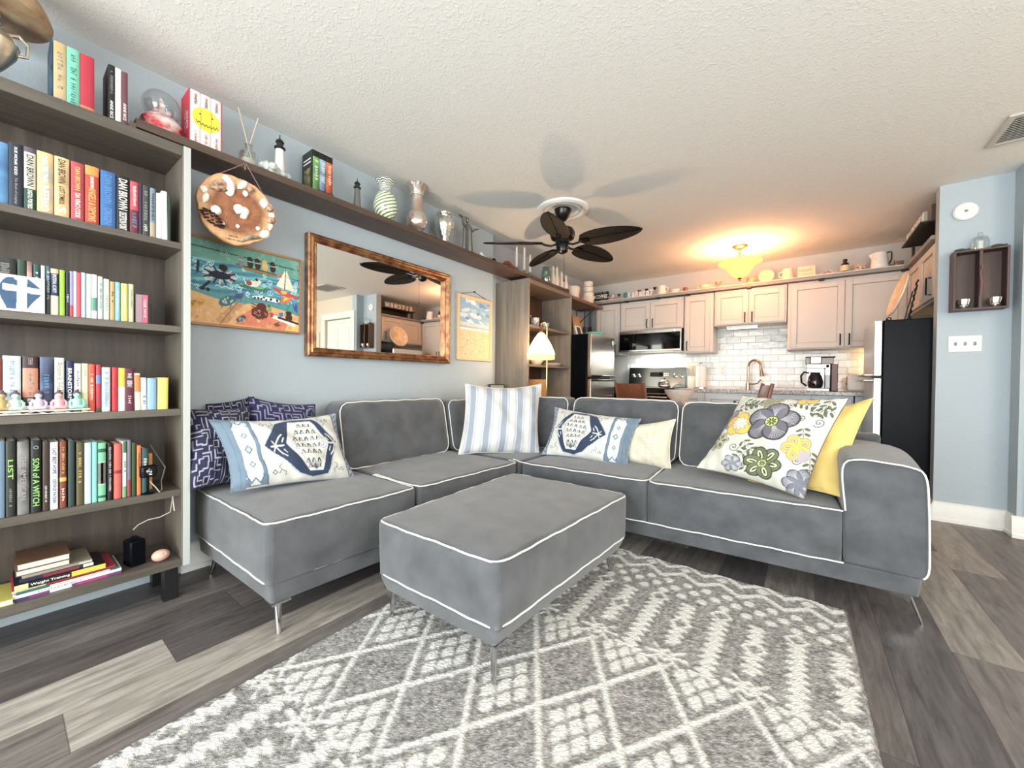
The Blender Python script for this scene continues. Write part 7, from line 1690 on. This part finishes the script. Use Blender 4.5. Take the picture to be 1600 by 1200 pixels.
def th(name, px, x, lab, cat, z=None, group=None):
    z = ST if z is None else z
    x = max(x, -2.39) + (0.02 if px not in (507, 672, 770, 797, 886) else 0.0)
    y = col_y(px, x, z); o_ = empty(name, (x, y, z), label=lab, cat=cat, group=group); a_, b_ = SCL.get(px, (1, 1)); o_.scale = (a_, a_, b_)
    return o_, x, y, z
def _unused(name, x, y, z, lab, cat, group): return empty(name, (x, y, z), label=lab, cat=cat, group=group), x, y, z
# reed diffuser
o, x, y, z = th('reed_diffuser', 388, -2.36, 'clear glass reed diffuser with two crossing reeds on the long shelf', 'diffuser')
MB().lathe([(0.026,0),(0.030,0.004),(0.030,0.05),(0.022,0.062),(0.011,0.07),(0.011,0.084),(0.014,0.086)], (x,y,z), 24).build('bottle', glass_mat('clear bottle glass', (236,240,238), 0.03, 0.85), o)
MB().lathe([(0.0,0.002),(0.026,0.003),(0.026,0.03),(0,0.03)], (x,y,z), 20).build('liquid', mat('pale oil', (222,216,196), 0.1, alpha=0.8), o)
MB().tube([(x+.01,y+0.014,z+0.006), (x-.01,y-0.030,z+0.215)], 0.0018, 6).tube([(x-.01,y-0.014,z+0.006), (x+.005,y+0.030,z+0.20)], 0.0018, 6).build('reeds', mat('reed', (216,196,164), 0.7), o)
# glass rocks
for i, (px, s_, lab) in enumerate(((421, 1.0, 'cluster of clear rock glass left of the white lighthouse'), (441, 0.75, 'smaller rock glass cluster at the foot of the white lighthouse'))):
    o, x, y, z = th('glass_rock', px, -2.32-0.02*i, lab, 'ornament')
    mb = MB(); rs = random.Random(px)
    for k in range(8):
        a = rs.uniform(0, 6.28); d = rs.uniform(0, .024)*s_; mb.ball((x+d*math.cos(a), y+d*math.sin(a)*1.3, z+rs.uniform(.010,.026)*s_), (rs.uniform(.010,.018)*s_, rs.uniform(.012,.02)*s_, rs.uniform(.010,.018)*s_), 7, 5)
    mb.build('rock', mat('frosted rock glass', (206,208,202), 0.2, bump=0.5, bscale=90, alpha=0.85), o, sharp=10)
def lighthouse(px, x, h, lab, m_tower, m_roof, rk, z=None, sq=False):
    o, x, y, z = th('lighthouse_figurine', px, x, lab, 'figurine', z)
    s_ = h/0.16
    MB().lathe([(0.020*s_,0.0),(0.0185*s_,0.02*s_),(0.0135*s_,0.105*s_),(0.0135*s_,0.108*s_)], (x,y,z+0.012), 8 if sq else 24).build('tower', m_tower, o)
    MB().lathe([(0.0135*s_,0.108*s_),(0.0185*s_,0.112*s_),(0.0185*s_,0.116*s_),(0.011*s_,0.117*s_),(0.011*s_,0.132*s_),(0.015*s_,0.134*s_),(0.010*s_,0.143*s_),(0.002*s_,0.148*s_),(0.0015*s_,0.162*s_),(0,0.163*s_)], (x,y,z+0.012), 16).build('lantern', m_roof, o)
    MB().lathe([(0.030*s_,0),(0.034*s_,0.006),(0.024*s_,0.014),(0.0,0.016)], (x,y,z), 11, wob=lambda t,k: 1+0.12*math.sin(5*t)).build('rock_base', rk, o)
lighthouse(437, -2.39, 0.165, 'white lighthouse figurine with a black lantern on the long shelf', M_WCER, mat('lantern black', (36,38,38), 0.4), mat('grey rock', (150,150,144), 0.7))
lighthouse(558, -2.40, 0.150, 'small grey lighthouse figurine left of the green swirl vase', mat('grey pewter', (120,120,114), 0.4, 0.4), mat('lantern black', (36,38,38), 0.4), mat('pale stone base', (206,196,170), 0.6))
# boxed set of three dark books
GT = 'dark spined books of the black boxed set'
ya_ = col_y(489,-2.32,ST); yb_ = col_y(520,-2.32,ST); w3 = (yb_-ya_)/3
for i, (rgb, r2, nm, tx) in enumerate((((60,110,70),(120,170,96),'green spined volume of the black boxed set','~7'), ((60,80,110),(150,176,200),'blue spined volume of the black boxed set','~9'), ((130,50,36),(226,110,60),'red spined volume of the black boxed set','~8'))):
    book(ya_+w3*i, ya_+w3*(i+1), ST+0.001, 0.246, 0.12, rgb, nm, GT, x=-2.32, rgb2=r2, texts=[T(tx,.55,.5,.5,'w')], bands=[(.86,1,(24,28,28))])
cs = empty('slipcase', (-2.38, ya_, ST), label='black slipcase printed in gold beside the green spined volume', cat='slipcase')
MB().box((-2.445, ya_-0.004, ST), (-2.323, ya_-0.0008, ST+0.251)).box((-2.445, ya_-0.0008, ST+0.2485), (-2.323, yb_, ST+0.251)).build('case', mat('black slipcase', (30,34,30), 0.4), cs)
MB().box((-2.42, ya_-0.0048, ST+0.02), (-2.345, ya_-0.0042, ST+0.15)).build('printed_panel', mat('gold green print', (150,136,80), 0.4, rgb2=(50,60,36), nscale=50), cs)
for dz in (0.20, 0.18): MB().box((-2.43, ya_-0.0048, ST+dz), (-2.34, ya_-0.0042, ST+dz+0.007)).build('lettering_line', M_TXW, cs)
o, x, y, z = th('bead_string', 507, -2.285, 'string of dark red beads lying at the shelf edge before the boxed set', 'beads')
mb = MB()
for k in range(11): mb.ball((x+0.004*math.sin(k*2.1), y-0.03+0.007*k, z+0.005), 0.005, 10, 6)
mb.build('beads', mat('dark red beads', (90,36,34), 0.3), o)
# green swirl vase
def swirl_mesh(prof, c, n, fn):
    me = MB().lathe(prof, c, n).mesh('vase_body'); cols = []
    for v in me.vertices:
        p = v.co-Vector(c); cols.append(lin(fn(math.atan2(p.y, p.x), p.z)))
    color_mesh(me, np.array(cols)); bmx = bmesh.new(); bmx.from_mesh(me); bmesh.ops.recalc_face_normals(bmx, faces=bmx.faces); bmx.to_mesh(me); bmx.free(); return me
def dense(prof, k=10):
    out = []
    for i in range(len(prof)-1):
        for j in range(k): t = j/k; out.append((prof[i][0]*(1-t)+prof[i+1][0]*t, prof[i][1]*(1-t)+prof[i+1][1]*t))
    return out+[prof[-1]]
def smoothprof(prof, it=2):
    p = prof
    for _ in range(it):
        q_ = [p[0]]
        for a, b in zip(p[:-1], p[1:]): q_ += [(a[0]*.75+b[0]*.25, a[1]*.75+b[1]*.25), (a[0]*.25+b[0]*.75, a[1]*.25+b[1]*.75)]
        p = q_+[p[-1]]
    return p
o, x, y, z = th('vase', 602, -2.36, 'white vase with green and black feathered swirls on the long shelf', 'vase')
pr = dense(smoothprof([(0.024,0),(0.030,0.004),(0.052,0.03),(0.062,0.065),(0.048,0.105),(0.027,0.128),(0.030,0.150),(0.050,0.168),(0.052,0.172),(0.047,0.170),(0.028,0.150)]), 5)
def f_sw(t, z_):
    if z_ > 0.115: s_ = math.sin(z_*900+1.3*math.sin(t*9)); return (40,44,40) if s_ > 0.25 else (228,232,218)
    s_ = math.sin(z_*430-t*9); return (76,92,66) if s_ > 0.72 else ((190,210,150) if s_ > .0 else (226,232,214))
me = swirl_mesh(pr, (x,y,z), 96, f_sw); link_mesh('vase_body', me, mat('swirled glass', (255,255,255), 0.12, vcol=True, coat=0.5), o)
# tall silvery vase
o, x, y, z = th('vase', 651, -2.36, 'tall silver and rose vase with a flared ruffled rim', 'vase')
pr = smoothprof([(0.022,0),(0.028,0.006),(0.030,0.012),(0.052,0.032),(0.060,0.058),(0.050,0.088),(0.032,0.108),(0.029,0.15),(0.031,0.172),(0.034,0.19),(0.060,0.222),(0.064,0.226),(0.058,0.226),(0.030,0.195)])
MB().lathe(pr, (x,y,z), 64, wob=lambda t,k: 1+(0.04*math.cos(14*t) if k > 40 else 0.012*math.cos(9*t+k*.4))).build('vase_body', mat('antique mercury glass', (222,216,206), 0.24, 0.8, rgb2=(214,180,164), nscale=20, bump=0.7, bscale=90), o)
for dz in (0.178, 0.185): MB().torus((x,y,z+dz), 0.0345, 0.003, n=32).build('ring', mat('pale green band', (206,216,206), 0.2, 0.5), o)
MB().torus((x,y,z+0.005), 0.024, 0.005, n=24).build('foot_ring', M_SIL, o)
o, x, y, z = th('scroll_ornament', 672, -2.29, 'small dark bronze scroll ornament right of the tall vase', 'ornament')
MB().torus((x,y,z+0.010), 0.009, 0.003, (1,0,0)).torus((x,y+0.018,z+0.008), 0.007, 0.0025, (1,0,0)).tube([(x,y-.02,z+.003),(x,y+.04,z+.003)], 0.0028, 6).build('scroll', M_CP, o)
o, x, y, z = th('vase', 694, -2.37, 'silver ribbed vase with a pinched neck left of the metal statue', 'vase')
pr = smoothprof([(0.020,0),(0.024,0.004),(0.022,0.016),(0.036,0.045),(0.056,0.088),(0.050,0.112),(0.034,0.122),(0.036,0.130),(0.044,0.140),(0.040,0.148),(0.030,0.146)])
MB().lathe(pr, (x,y,z), 72, wob=lambda t,k: 1+0.035*math.cos(10*t+k*.35)).build('vase_body', mat('bright mercury glass', (220,222,214), 0.14, 0.9, bump=0.7, bscale=70), o)
# metal statue of a robed figure with open arms
o, x, y, z = th('statue', 730, -2.36, 'pewter statue of a robed figure raising two open hands', 'statue')
M_PEW = mat('pewter', (128,128,122), 0.4, 0.7)
MB().lathe([(0.027,0),(0.028,0.006),(0.024,0.06),(0.022,0.115),(0.024,0.135),(0.017,0.152),(0.007,0.158),(0.006,0.163)], (x,y,z), 42, wob=lambda t,k: 1+(0.16*math.cos(7*t) if k < 5 else 0)).ball((x,y,z+0.178), (0.010,0.010,0.014), 14, 10).build('robed_body', M_PEW, o)
for s_ in (-1, 1):
    am = MB()
    am.tube([(x,y+s_*0.018,z+0.142),(x+.004,y+s_*0.036,z+(0.128 if s_ > 0 else 0.146)),(x+.01,y+s_*0.052,z+(0.140 if s_ > 0 else 0.170))], [0.009,0.008,0.005], 10)
    am.ball((x+.012,y+s_*0.064,z+(0.146 if s_ > 0 else 0.178)), (0.010,0.018,0.0045), 14, 8, R=Matrix.Rotation(0.25*s_, 3, 'X'))
    am.build('arm', M_PEW, o)
MB().torus((x-.008,y,z+0.182), 0.016, 0.0022, (1,0,0.2), 20).build('halo', M_PEW, o)
o, x, y, z = th('seashell', 753, -2.33, 'pair of small white pointed shells right of the metal statue', 'shell')
MB().lathe([(0.016,0),(0.018,0.006),(0.008,0.024),(0,0.034)], (x,y-0.008,z), 12, wob=lambda t,k: 1+.15*math.cos(5*t)).lathe([(0.014,0),(0.015,0.006),(0.006,0.014),(0,0.018)], (x,y+0.022,z), 12, wob=lambda t,k: 1+.15*math.cos(5*t)).build('shell_body', M_SHELL, o)
o, x, y, z = th('iron_candle_stand', 770, -2.30, 'small dark iron curled stand near the end of the shelf edge', 'ornament')
MB().tube([(x,y-.03,z+.022),(x,y-.028,z+.004),(x,y-.01,z+.004),(x,y-.008,z+.02)], 0.003, 6).box((x-.01,y,z), (x+.01,y+.03,z+.014)).ball((x,y+.015,z+.018),(.01,.014,.008),10,6).build('stand', M_HAND, o)
o, x, y, z = th('driftwood', 797, -2.30, 'reddish brown twisted driftwood lying on the end of the long shelf', 'driftwood')
MB().tube([(x,y-.10,z+.010),(x-.01,y-.06,z+.030),(x,y-.02,z+.034),(x-.005,y+.03,z+.022),(x,y+.09,z+.010),(x-.01,y+.16,z+.007)], [.008,.014,.018,.014,.009,.005], 9).tube([(x,y-.02,z+.02),(x+.015,y+.0,z+.012),(x+.012,y+.05,z+.008)], [.01,.008,.005], 8).tube([(x-.02,y-.07,z+.01),(x-.02,y-.02,z+.045),(x-.01,y+.03,z+.03)], [.005,.007,.004], 8).build('branch', mat('red driftwood', (150,86,66), 0.5, rgb2=(96,50,38), nscale=30, bump=.6, bscale=60), o)
GC = 'cream taper candles on the long shelf'
for px, h_, lab in ((807,.150,'left of the three cream taper candles'),(819,.168,'tallest middle one of the three cream taper candles'),(828,.140,'right of the three cream taper candles, nearest the fan blade')):
    o, x, y, z = th('taper_candle', px, -2.42, lab, 'candle', group=GC)
    MB().lathe([(0.02,0),(0.022,0.004),(0.008,0.008),(0.008,0.03),(0.013,0.034),(0.013,0.038),(0,0.038)], (x,y,z), 18).build('holder', glass_mat('clear bottle glass', (236,240,238)), o)
    MB().cyl((x,y,z+0.034), (x,y,z+h_), 0.010, 0.0065, 14).cyl((x,y,z+h_), (x,y,z+h_+0.01), 0.001, n=6).build('wax', M_CER, o)
o, x, y, z = th('glass_jar', 853, -2.36, 'green tinted glass jar of shells on the end of the long shelf', 'jar')
MB().lathe([(0.036,0),(0.040,0.006),(0.042,0.07),(0.034,0.10),(0.030,0.108),(0.034,0.116)], (x,y,z), 28).build('jar', glass_mat('green bottle glass', (176,206,196), 0.03, 0.75), o)
MB().lathe([(0,0.003),(0.036,0.004),(0.038,0.04),(0,0.045)], (x,y,z), 20).build('contents', mat('sea glass', (130,160,150), 0.3, rgb2=(226,226,216), nscale=80), o)
GK = 'white carved bottles at the shelf end'
for i, (px, h_, lab) in enumerate(((864,.145,'first of the white carved bottles beside the glass jar'),(870,.150,'second white carved bottle, behind its neighbours'),(877,.138,'third white carved bottle on the shelf end'),(884,.120,'shortest white carved bottle at the very end of the shelf'))):
    o, x, y, z = th('carved_bottle', px, -2.38+0.012*(i % 2), lab, 'bottle', group=GK)
    MB().lathe([(0.021,0),(0.024,0.006),(0.024,h_*.40),(0.012,h_*.62),(0.011,h_*.82),(0.015,h_*.86),(0.009,h_*.93),(0.003,h_)], (x,y,z), 20, wob=lambda t,k: 1+0.05*math.cos(6*t+k)).build('bottle', M_CER, o)
o, x, y, z = th('shell_cluster', 886, -2.29, 'small brown and white shell cluster at the tip of the long shelf', 'shell')
MB().ball((x,y,z+.010),(.013,.014,.010),9,6).ball((x+.01,y+.02,z+.008),(.010,.010,.008),9,6).build('shell_body', M_SHELL2, o)
# ---- things in the second bookcase
def th2(name, px, x, z, lab, cat, group=None):
    y = col_y(px, x, z); return empty(name, (x, y, z), label=lab, cat=cat, group=group), x, y, z
M_FLO = mat('patterned ceramic', (226,222,214), 0.3, rgb2=(130,120,116), nscale=45)
o, x, y, z = th2('mug', 836, -2.30, 1.5555, 'tall patterned mug on the middle shelf of the grey brown bookcase', 'mug')
MB().lathe([(0.038,0),(0.042,0.006),(0.044,0.10),(0.040,0.10),(0.038,0.012),(0,0.01)], (x,y,z), 28).build('cup', M_FLO, o)
MB().tube([(x,y-.042,z+.08),(x,y-.066,z+.07),(x,y-.066,z+.035),(x,y-.042,z+.022)], 0.005, 8).build('handle', M_FLO, o)
o, x, y, z = th2('mug', 851, -2.30, 1.5555, 'low wide patterned cup next to the tall mug', 'mug')
MB().lathe([(0.026,0),(0.036,0.008),(0.048,0.05),(0.050,0.066),(0.046,0.066),(0.034,0.014),(0,0.01)], (x,y,z), 28).build('cup', M_FLO, o)
MB().tube([(x,y-.048,z+.052),(x,y-.068,z+.045),(x,y-.062,z+.025),(x,y-.040,z+.020)], 0.004, 8).build('handle', M_FLO, o)
o, x, y, z = th2('glass_bottle', 829, -2.38, 1.5555, 'slim glass bottle left of the patterned mugs', 'bottle')
MB().lathe([(0.022,0),(0.024,0.08),(0.01,0.12),(0.01,0.15),(0.013,0.155)], (x,y,z), 20).build('bottle', glass_mat('green bottle glass', (176,206,196)), o)
o, x, y, z = th2('serving_bowl', 838, -2.36, 1.1555, 'cream bowl behind the glowing lamp shade in the bookcase', 'bowl')
MB().lathe([(0.04,0),(0.05,0.005),(0.085,0.06),(0.09,0.085),(0.085,0.085),(0.05,0.014),(0,0.012)], (x,y,z), 32).build('bowl', M_CER, o)
o, x, y, z = th2('platter', 862, -2.33, 1.1555, 'oval pale platter on the bookcase shelf right of the lamp', 'platter')
MB().lathe([(0.06,0),(0.075,0.004),(0.115,0.028),(0.118,0.032),(0.11,0.032),(0.07,0.010),(0,0.008)], (x,y,z), 36).build('platter', M_CER, o)
o, x, y, z = th2('cardboard_box', 838, -2.35, 0.7505, 'amber lit cardboard box on a low shelf of the grey brown bookcase', 'box')
MB().box((-2.44, y-.09, z), (-2.27, y+.09, z+.25)).build('box', mat('kraft board', (206,160,110), 0.7), o, bevel=.002)
# ---- ledge items above the back cabinets (ledge top z = 2.163)
LZ = 2.1255
def ly(px, y=5.205, z=LZ):
    lo, hi = -2.6, 1.0
    for _ in range(50):
        m_ = (lo+hi)/2; d = Vector((m_, y, z))-CP; u = FPX*d.dot(CR)/d.dot(CF)+800
        if u < px: lo = m_
        else: hi = m_
    return lo
def it(name, px, lab, cat, y=5.205, group=None):
    x = ly(px, y); o_ = empty(name, (x, y, LZ), label=lab, cat=cat, group=group)
    if name in ('mug','small_bowl','blue_glass','covered_dish','teacup','glass_heart','coffee_sign_box','wire_rooster','mini_figures','iron_hook_rack'): o_.scale = (1.2, 1.2, 1.35)
    if name == 'heart_pick': o_.scale = (1.2, 1, 1.3)
    if name in ('pitcher', 'extract_bottle', 'sign_block', 'recipe_tin'): o_.scale = (1, 1, 1.12)
    return o_, x, y, LZ
o, x, y, z = it('coffee_sign', 939, 'black COFFEE sign with cream block letters on the ledge shelf', 'sign')
a, b = ly(929), ly(950)
MB().box((a, y, z), (b, y+.03, z+.135)).build('board', M_BLACK, o, bevel=.001)
text('lettering', 'COFFEE', M_TXW, o, ((a+b)/2, y-.0006, z+.070), (1,0,0), (0,0,1), w=(b-a)*.9, h=.056, depth=.001, bold=.03)
text('lettering', '~9', M_TXW, o, ((a+b)/2, y-.0006, z+.120), (1,0,0), (0,0,1), w=(b-a)*.8, h=.012, depth=.001)
text('lettering', '~12', INK['g'], o, ((a+b)/2, y-.0006, z+.020), (1,0,0), (0,0,1), w=(b-a)*.85, h=.010, depth=.001)
o, x, y, z = it('coffee_sign_box', 924, 'small dark green bottle left of the coffee sign', 'bottle'); MB().lathe([(.02,0),(.022,.06),(.01,.08),(.01,.10)], (x,y,z), 18).build('bottle', mat('dark green glass', (30,44,32), 0.15), o)
def mugf(px, lab, r=.036, h=.075, m_=None, hd=1, yv=5.205):
    o, x, y, z = it('mug', px, lab, 'mug', yv); m_ = m_ or M_CER
    MB().lathe([(r*.85,0),(r,.005),(r,h),(r*.92,h),(r*.9,.01),(0,.008)], (x,y,z), 28).build('cup', m_, o)
    MB().tube([(x+hd*r,y,z+h*.8),(x+hd*(r+.026),y,z+h*.72),(x+hd*(r+.024),y,z+h*.35),(x+hd*r,y,z+h*.22)], .0055, 8).build('handle', m_, o)
mugf(957, 'small red and white mug right of the coffee sign', .026, .052, mat('red white glaze', (226,206,200), .3, rgb2=(160,56,50), nscale=40), -1)
def heart(px, dz, rgb, lab):
    o, x, y, z = it('heart_pick', px, lab, 'heart', 5.22, group='heart picks on the ledge shelf')
    mb = MB(); zc = z+dz
    pts = [(x+.021*math.sin(t)**3*.95, zc+.0013*(13*math.cos(t)-5*math.cos(2*t)-2*math.cos(3*t)-math.cos(4*t))) for t in arr(25, 0, 2*PI)[:-1]]
    vs = [(p[0], y-.003, p[1]) for p in pts]+[(p[0], y+.003, p[1]) for p in pts]; n = len(pts)
    mb.add(vs, [tuple(range(n)), tuple(range(n, 2*n))[::-1]]+[(i, (i+1) % n, n+(i+1) % n, n+i) for i in range(n)]).build('heart', mat('heart %d' % rgb[0], rgb, .4), o)
    MB().cyl((x,y,z), (x,y,zc-.01), .0014, n=6).build('wire', M_BLACK, o)
heart(967, .050, (60,54,56), 'grey black heart pick right of the small red mug')
heart(999, .062, (132,36,34), 'dark red heart pick above the white letters'); heart(1010, .066, (34,28,30), 'black heart pick behind the last white letters'); heart(1023, .072, (44,22,24), 'black heart pick left of the cream mug')
o, x, y, z = it('blue_glass', 977, 'small blue glass tumbler left of the white letters', 'glass'); MB().lathe([(.018,0),(.02,.05),(.019,.06),(.015,.06),(.014,.006),(0,.005)], (x,y,z), 18).build('glass', mat('blue glass', (70,120,140), .1), o)
for i, ch in enumerate('KaRaKa7'):
    px = 984+5.6*i
    o, x, y, z = it('letter_block', px, ('first','second','third','fourth','fifth','sixth','last')[i]+' white cut-out letter of the word below the hearts', 'letter', 5.20, group='cut-out letters on the ledge shelf')
    text('letter', ch, M_LET, o, (x, y, z+.040), (1,0,0), (0,0,1), h=.078 if ch.isupper() or ch == '7' else .066, depth=.012, bold=.03, wmax=.044)
mugf(1034, 'cream mug with its handle to the right of the hearts', .040, .080)
o, x, y, z = it('small_bowl', 1055, 'low cream bowl right of the cream mug', 'bowl'); MB().lathe([(.03,0),(.05,.028),(.048,.03),(.03,.006),(0,.005)], (x,y,z), 24).build('bowl', M_CER, o)
o, x, y, z = it('glass_heart', 1070, 'little reddish brown creamer on the ledge shelf', 'creamer'); MB().lathe([(.014,0),(.02,.012),(.016,.03),(.019,.036),(.015,.036),(0,.01)], (x,y,z), 18).torus((x+.02,y,z+.02), .01, .003, (0,1,0)).build('creamer', mat('red brown glaze', (140,72,60), .3), o)
o, x, y, z = it('covered_dish', 1101, 'pale green handled dish on the ledge shelf', 'dish'); MB().lathe([(.03,0),(.046,.012),(.05,.034),(.046,.036),(.02,.044),(0,.046)], (x,y,z), 26).build('dish', mat('pale green glaze', (206,212,160), .3), o)
MB().torus((x-.056,y,z+.022), .012, .0035, (0,1,0)).torus((x+.056,y,z+.022), .012, .0035, (0,1,0)).build('handles', mat('pale green glaze', (206,212,160), .3), o)
o, x, y, z = it('teacup', 1122, 'small pink rimmed teacup left of the ceiling light', 'cup'); MB().lathe([(.012,.018),(.024,.03),(.028,.052),(.025,.052),(.01,.024)], (x,y,z), 20).lathe([(.012,0),(.03,.004),(.032,.008),(0,.006)], (x,y,z), 20).cyl((x,y,z+.005),(x,y,z+.02),.012).torus((x+.032,y,z+.038), .010, .003, (0,1,0)).build('cup', mat('pink rim glaze', (206,150,120), .3), o)
def plate(px, r, lab, m_, y=5.30, tilt=.25):
    o, x, y, z = it('display_plate', px, lab, 'plate', y); ax = V(0,-1,tilt).normalized()
    MB().lathe([(0,0),(r*.55,0),(r*.62,.008),(r,.018),(r*.99,.023),(r*.6,.013),(0,.006)], (x,y,z+r*math.cos(math.atan(tilt))+.003), 36, axis=ax).build('plate', m_, o)
    MB().tube([(x-.03,y-.03,z+.002),(x-.03,y+.02,z+.002),(x-.03,y+.03,z+.05)], .002, 5).tube([(x+.03,y-.03,z+.002),(x+.03,y+.02,z+.002),(x+.03,y+.03,z+.05)], .002, 5).build('stand', M_HAND, o)
plate(1174, .05, 'round scalloped tray with a dark edge behind the ceiling light', mat('brown rimmed tray', (206,180,150), .4, rgb2=(130,90,70), nscale=20))
plate(1197, .078, 'large cream plate with a raised rooster shape on the ledge shelf', mat('cream relief plate', (226,196,164), .4, bump=.8, bscale=40))
mugf(1231, 'cream embossed mug with its handle to the left', .042, .082, mat('embossed cream', (232,210,180), .4, bump=.6, bscale=80), -1)
o, x, y, z = it('sign_block', 1259, 'cream box sign with raised lettering on the ledge shelf', 'sign'); a, b = ly(1246), ly(1274)
MB().box((a,y,z), (b,y+.035,z+.105)).build('box', mat('cream wood block', (226,206,176), .6, noise=.1, nscale=40, bump=.6, bscale=60), o, bevel=.002)
text('lettering', '~8', mat('tan raised letters', (196,172,140), .6), o, ((a+b)/2, y-.001, z+.068), (1,0,0), (0,0,1), w=(b-a)*.82, h=.026, depth=.002)
text('lettering', '~11', mat('tan raised letters', (196,172,140), .6), o, ((a+b)/2, y-.001, z+.03), (1,0,0), (0,0,1), w=(b-a)*.82, h=.02, depth=.002)
o, x, y, z = it('wire_rooster', 1290, 'little red and white beaded ornament right of the cream box sign', 'ornament')
mb = MB(); 
for k in range(7): mb.ball((x-.04+.014*k, y, z+.010+.006*math.sin(k*2)), (.008,.007,.010), 8, 6)
mb.tube([(x-.02,y,z+.01),(x+.03,y,z+.03),(x+.07,y,z+.012)], .003, 6).build('beads', mat('red white beads', (176,80,70), .4, rgb2=(226,210,196), nscale=70), o)
o, x, y, z = it('extract_bottle', 1320, 'brown glass bottle with a cream label and black cap', 'bottle')
MB().lathe([(.030,0),(.033,.004),(.033,.07),(.028,.082),(.014,.090),(.014,.10)], (x,y,z), 26).build('bottle', mat('amber brown glass', (66,34,24), .15), o)
MB().lathe([(.0335,.012),(.0338,.013),(.0338,.062),(.0335,.063)], (x,y,z), 26).build('label', mat('cream paper label', (226,206,166), .7), o)
MB().lathe([(.018,.098),(.018,.118),(.016,.12),(0,.12)], (x,y,z), 20).build('cap', M_BLACK, o)
o, x, y, z = it('recipe_tin', 1343, 'square tan tin behind little figures on the ledge shelf', 'tin', 5.32); MB().box((x-.045,y,z), (x+.045,y+.04,z+.092)).build('tin', mat('tan tin', (206,176,150), .5, rgb2=(190,150,126), nscale=20), o, bevel=.003)
o, x, y, z = it('mini_figures', 1344, 'row of tiny white and brown shakers before the tan tin', 'shakers', 5.21)
MB().lathe([(.009,0),(.010,.02),(.005,.03),(0,.032)], (x-.02,y,z), 12).lathe([(.009,0),(.010,.02),(.005,.03),(0,.032)], (x+.02,y,z), 12).box((x-.006,y-.004,z),(x+.006,y+.004,z+.04)).build('shakers', mat('white brown glaze', (232,222,206), .4, rgb2=(120,70,50), nscale=50), o)
o, x, y, z = it('pitcher', 1374, 'white enamel pitcher with a black handle and sprig decoration', 'pitcher')
pm = mat('white enamel ware', (238,234,226), .28)
MB().lathe([(.064,0),(.067,.006),(.062,.05),(.055,.12),(.052,.135),(.048,.133),(.058,.01),(0,.008)], (x,y,z), 36).build('body', pm, o)
MB().add([(x-.050,y-.03,z+.134),(x-.050,y+.03,z+.134),(x-.082,y,z+.125),(x-.053,y,z+.075)], [(0,1,2),(0,2,3),(1,3,2),(0,3,1)]).build('spout', pm, o)
MB().tube([(x+.050,y,z+.128),(x+.082,y,z+.135),(x+.086,y,z+.12),(x+.086,y,z+.07),(x+.078,y,z+.045),(x+.06,y,z+.035)], .0055, 8).build('handle', M_BLACK, o)
sd = MB()
for (dx, dz, a) in ((-.03,.075,.6),(-.018,.07,2.2),(-.006,.085,.3),(-.022,.058,1.6),(.004,.095,.7),(.002,.118,0)): sd.ball((x+dx, y-.0575+abs(dx)*.25+(dz-.07)*.12, z+dz), (.008,.0012,.0035), 8, 5, R=Matrix.Rotation(a, 3, 'Y'))
sd.build('sprig', mat('dark sprig ink', (70,60,56), .5), o)
o, x, y, z = it('iron_hook_rack', 1401, 'small dark iron hook ornament at the corner of the ledge shelf', 'ornament')
MB().tube([(x-.04,y,z+.05),(x-.038,y,z+.012),(x-.015,y,z+.012),(x-.012,y,z+.045)], .0035, 6).tube([(x-.012,y,z+.02),(x+.005,y,z+.035),(x+.02,y,z+.02)], .0035, 6).box((x+.005,y-.012,z),(x+.04,y+.012,z+.035)).build('ornament', M_CP, o)
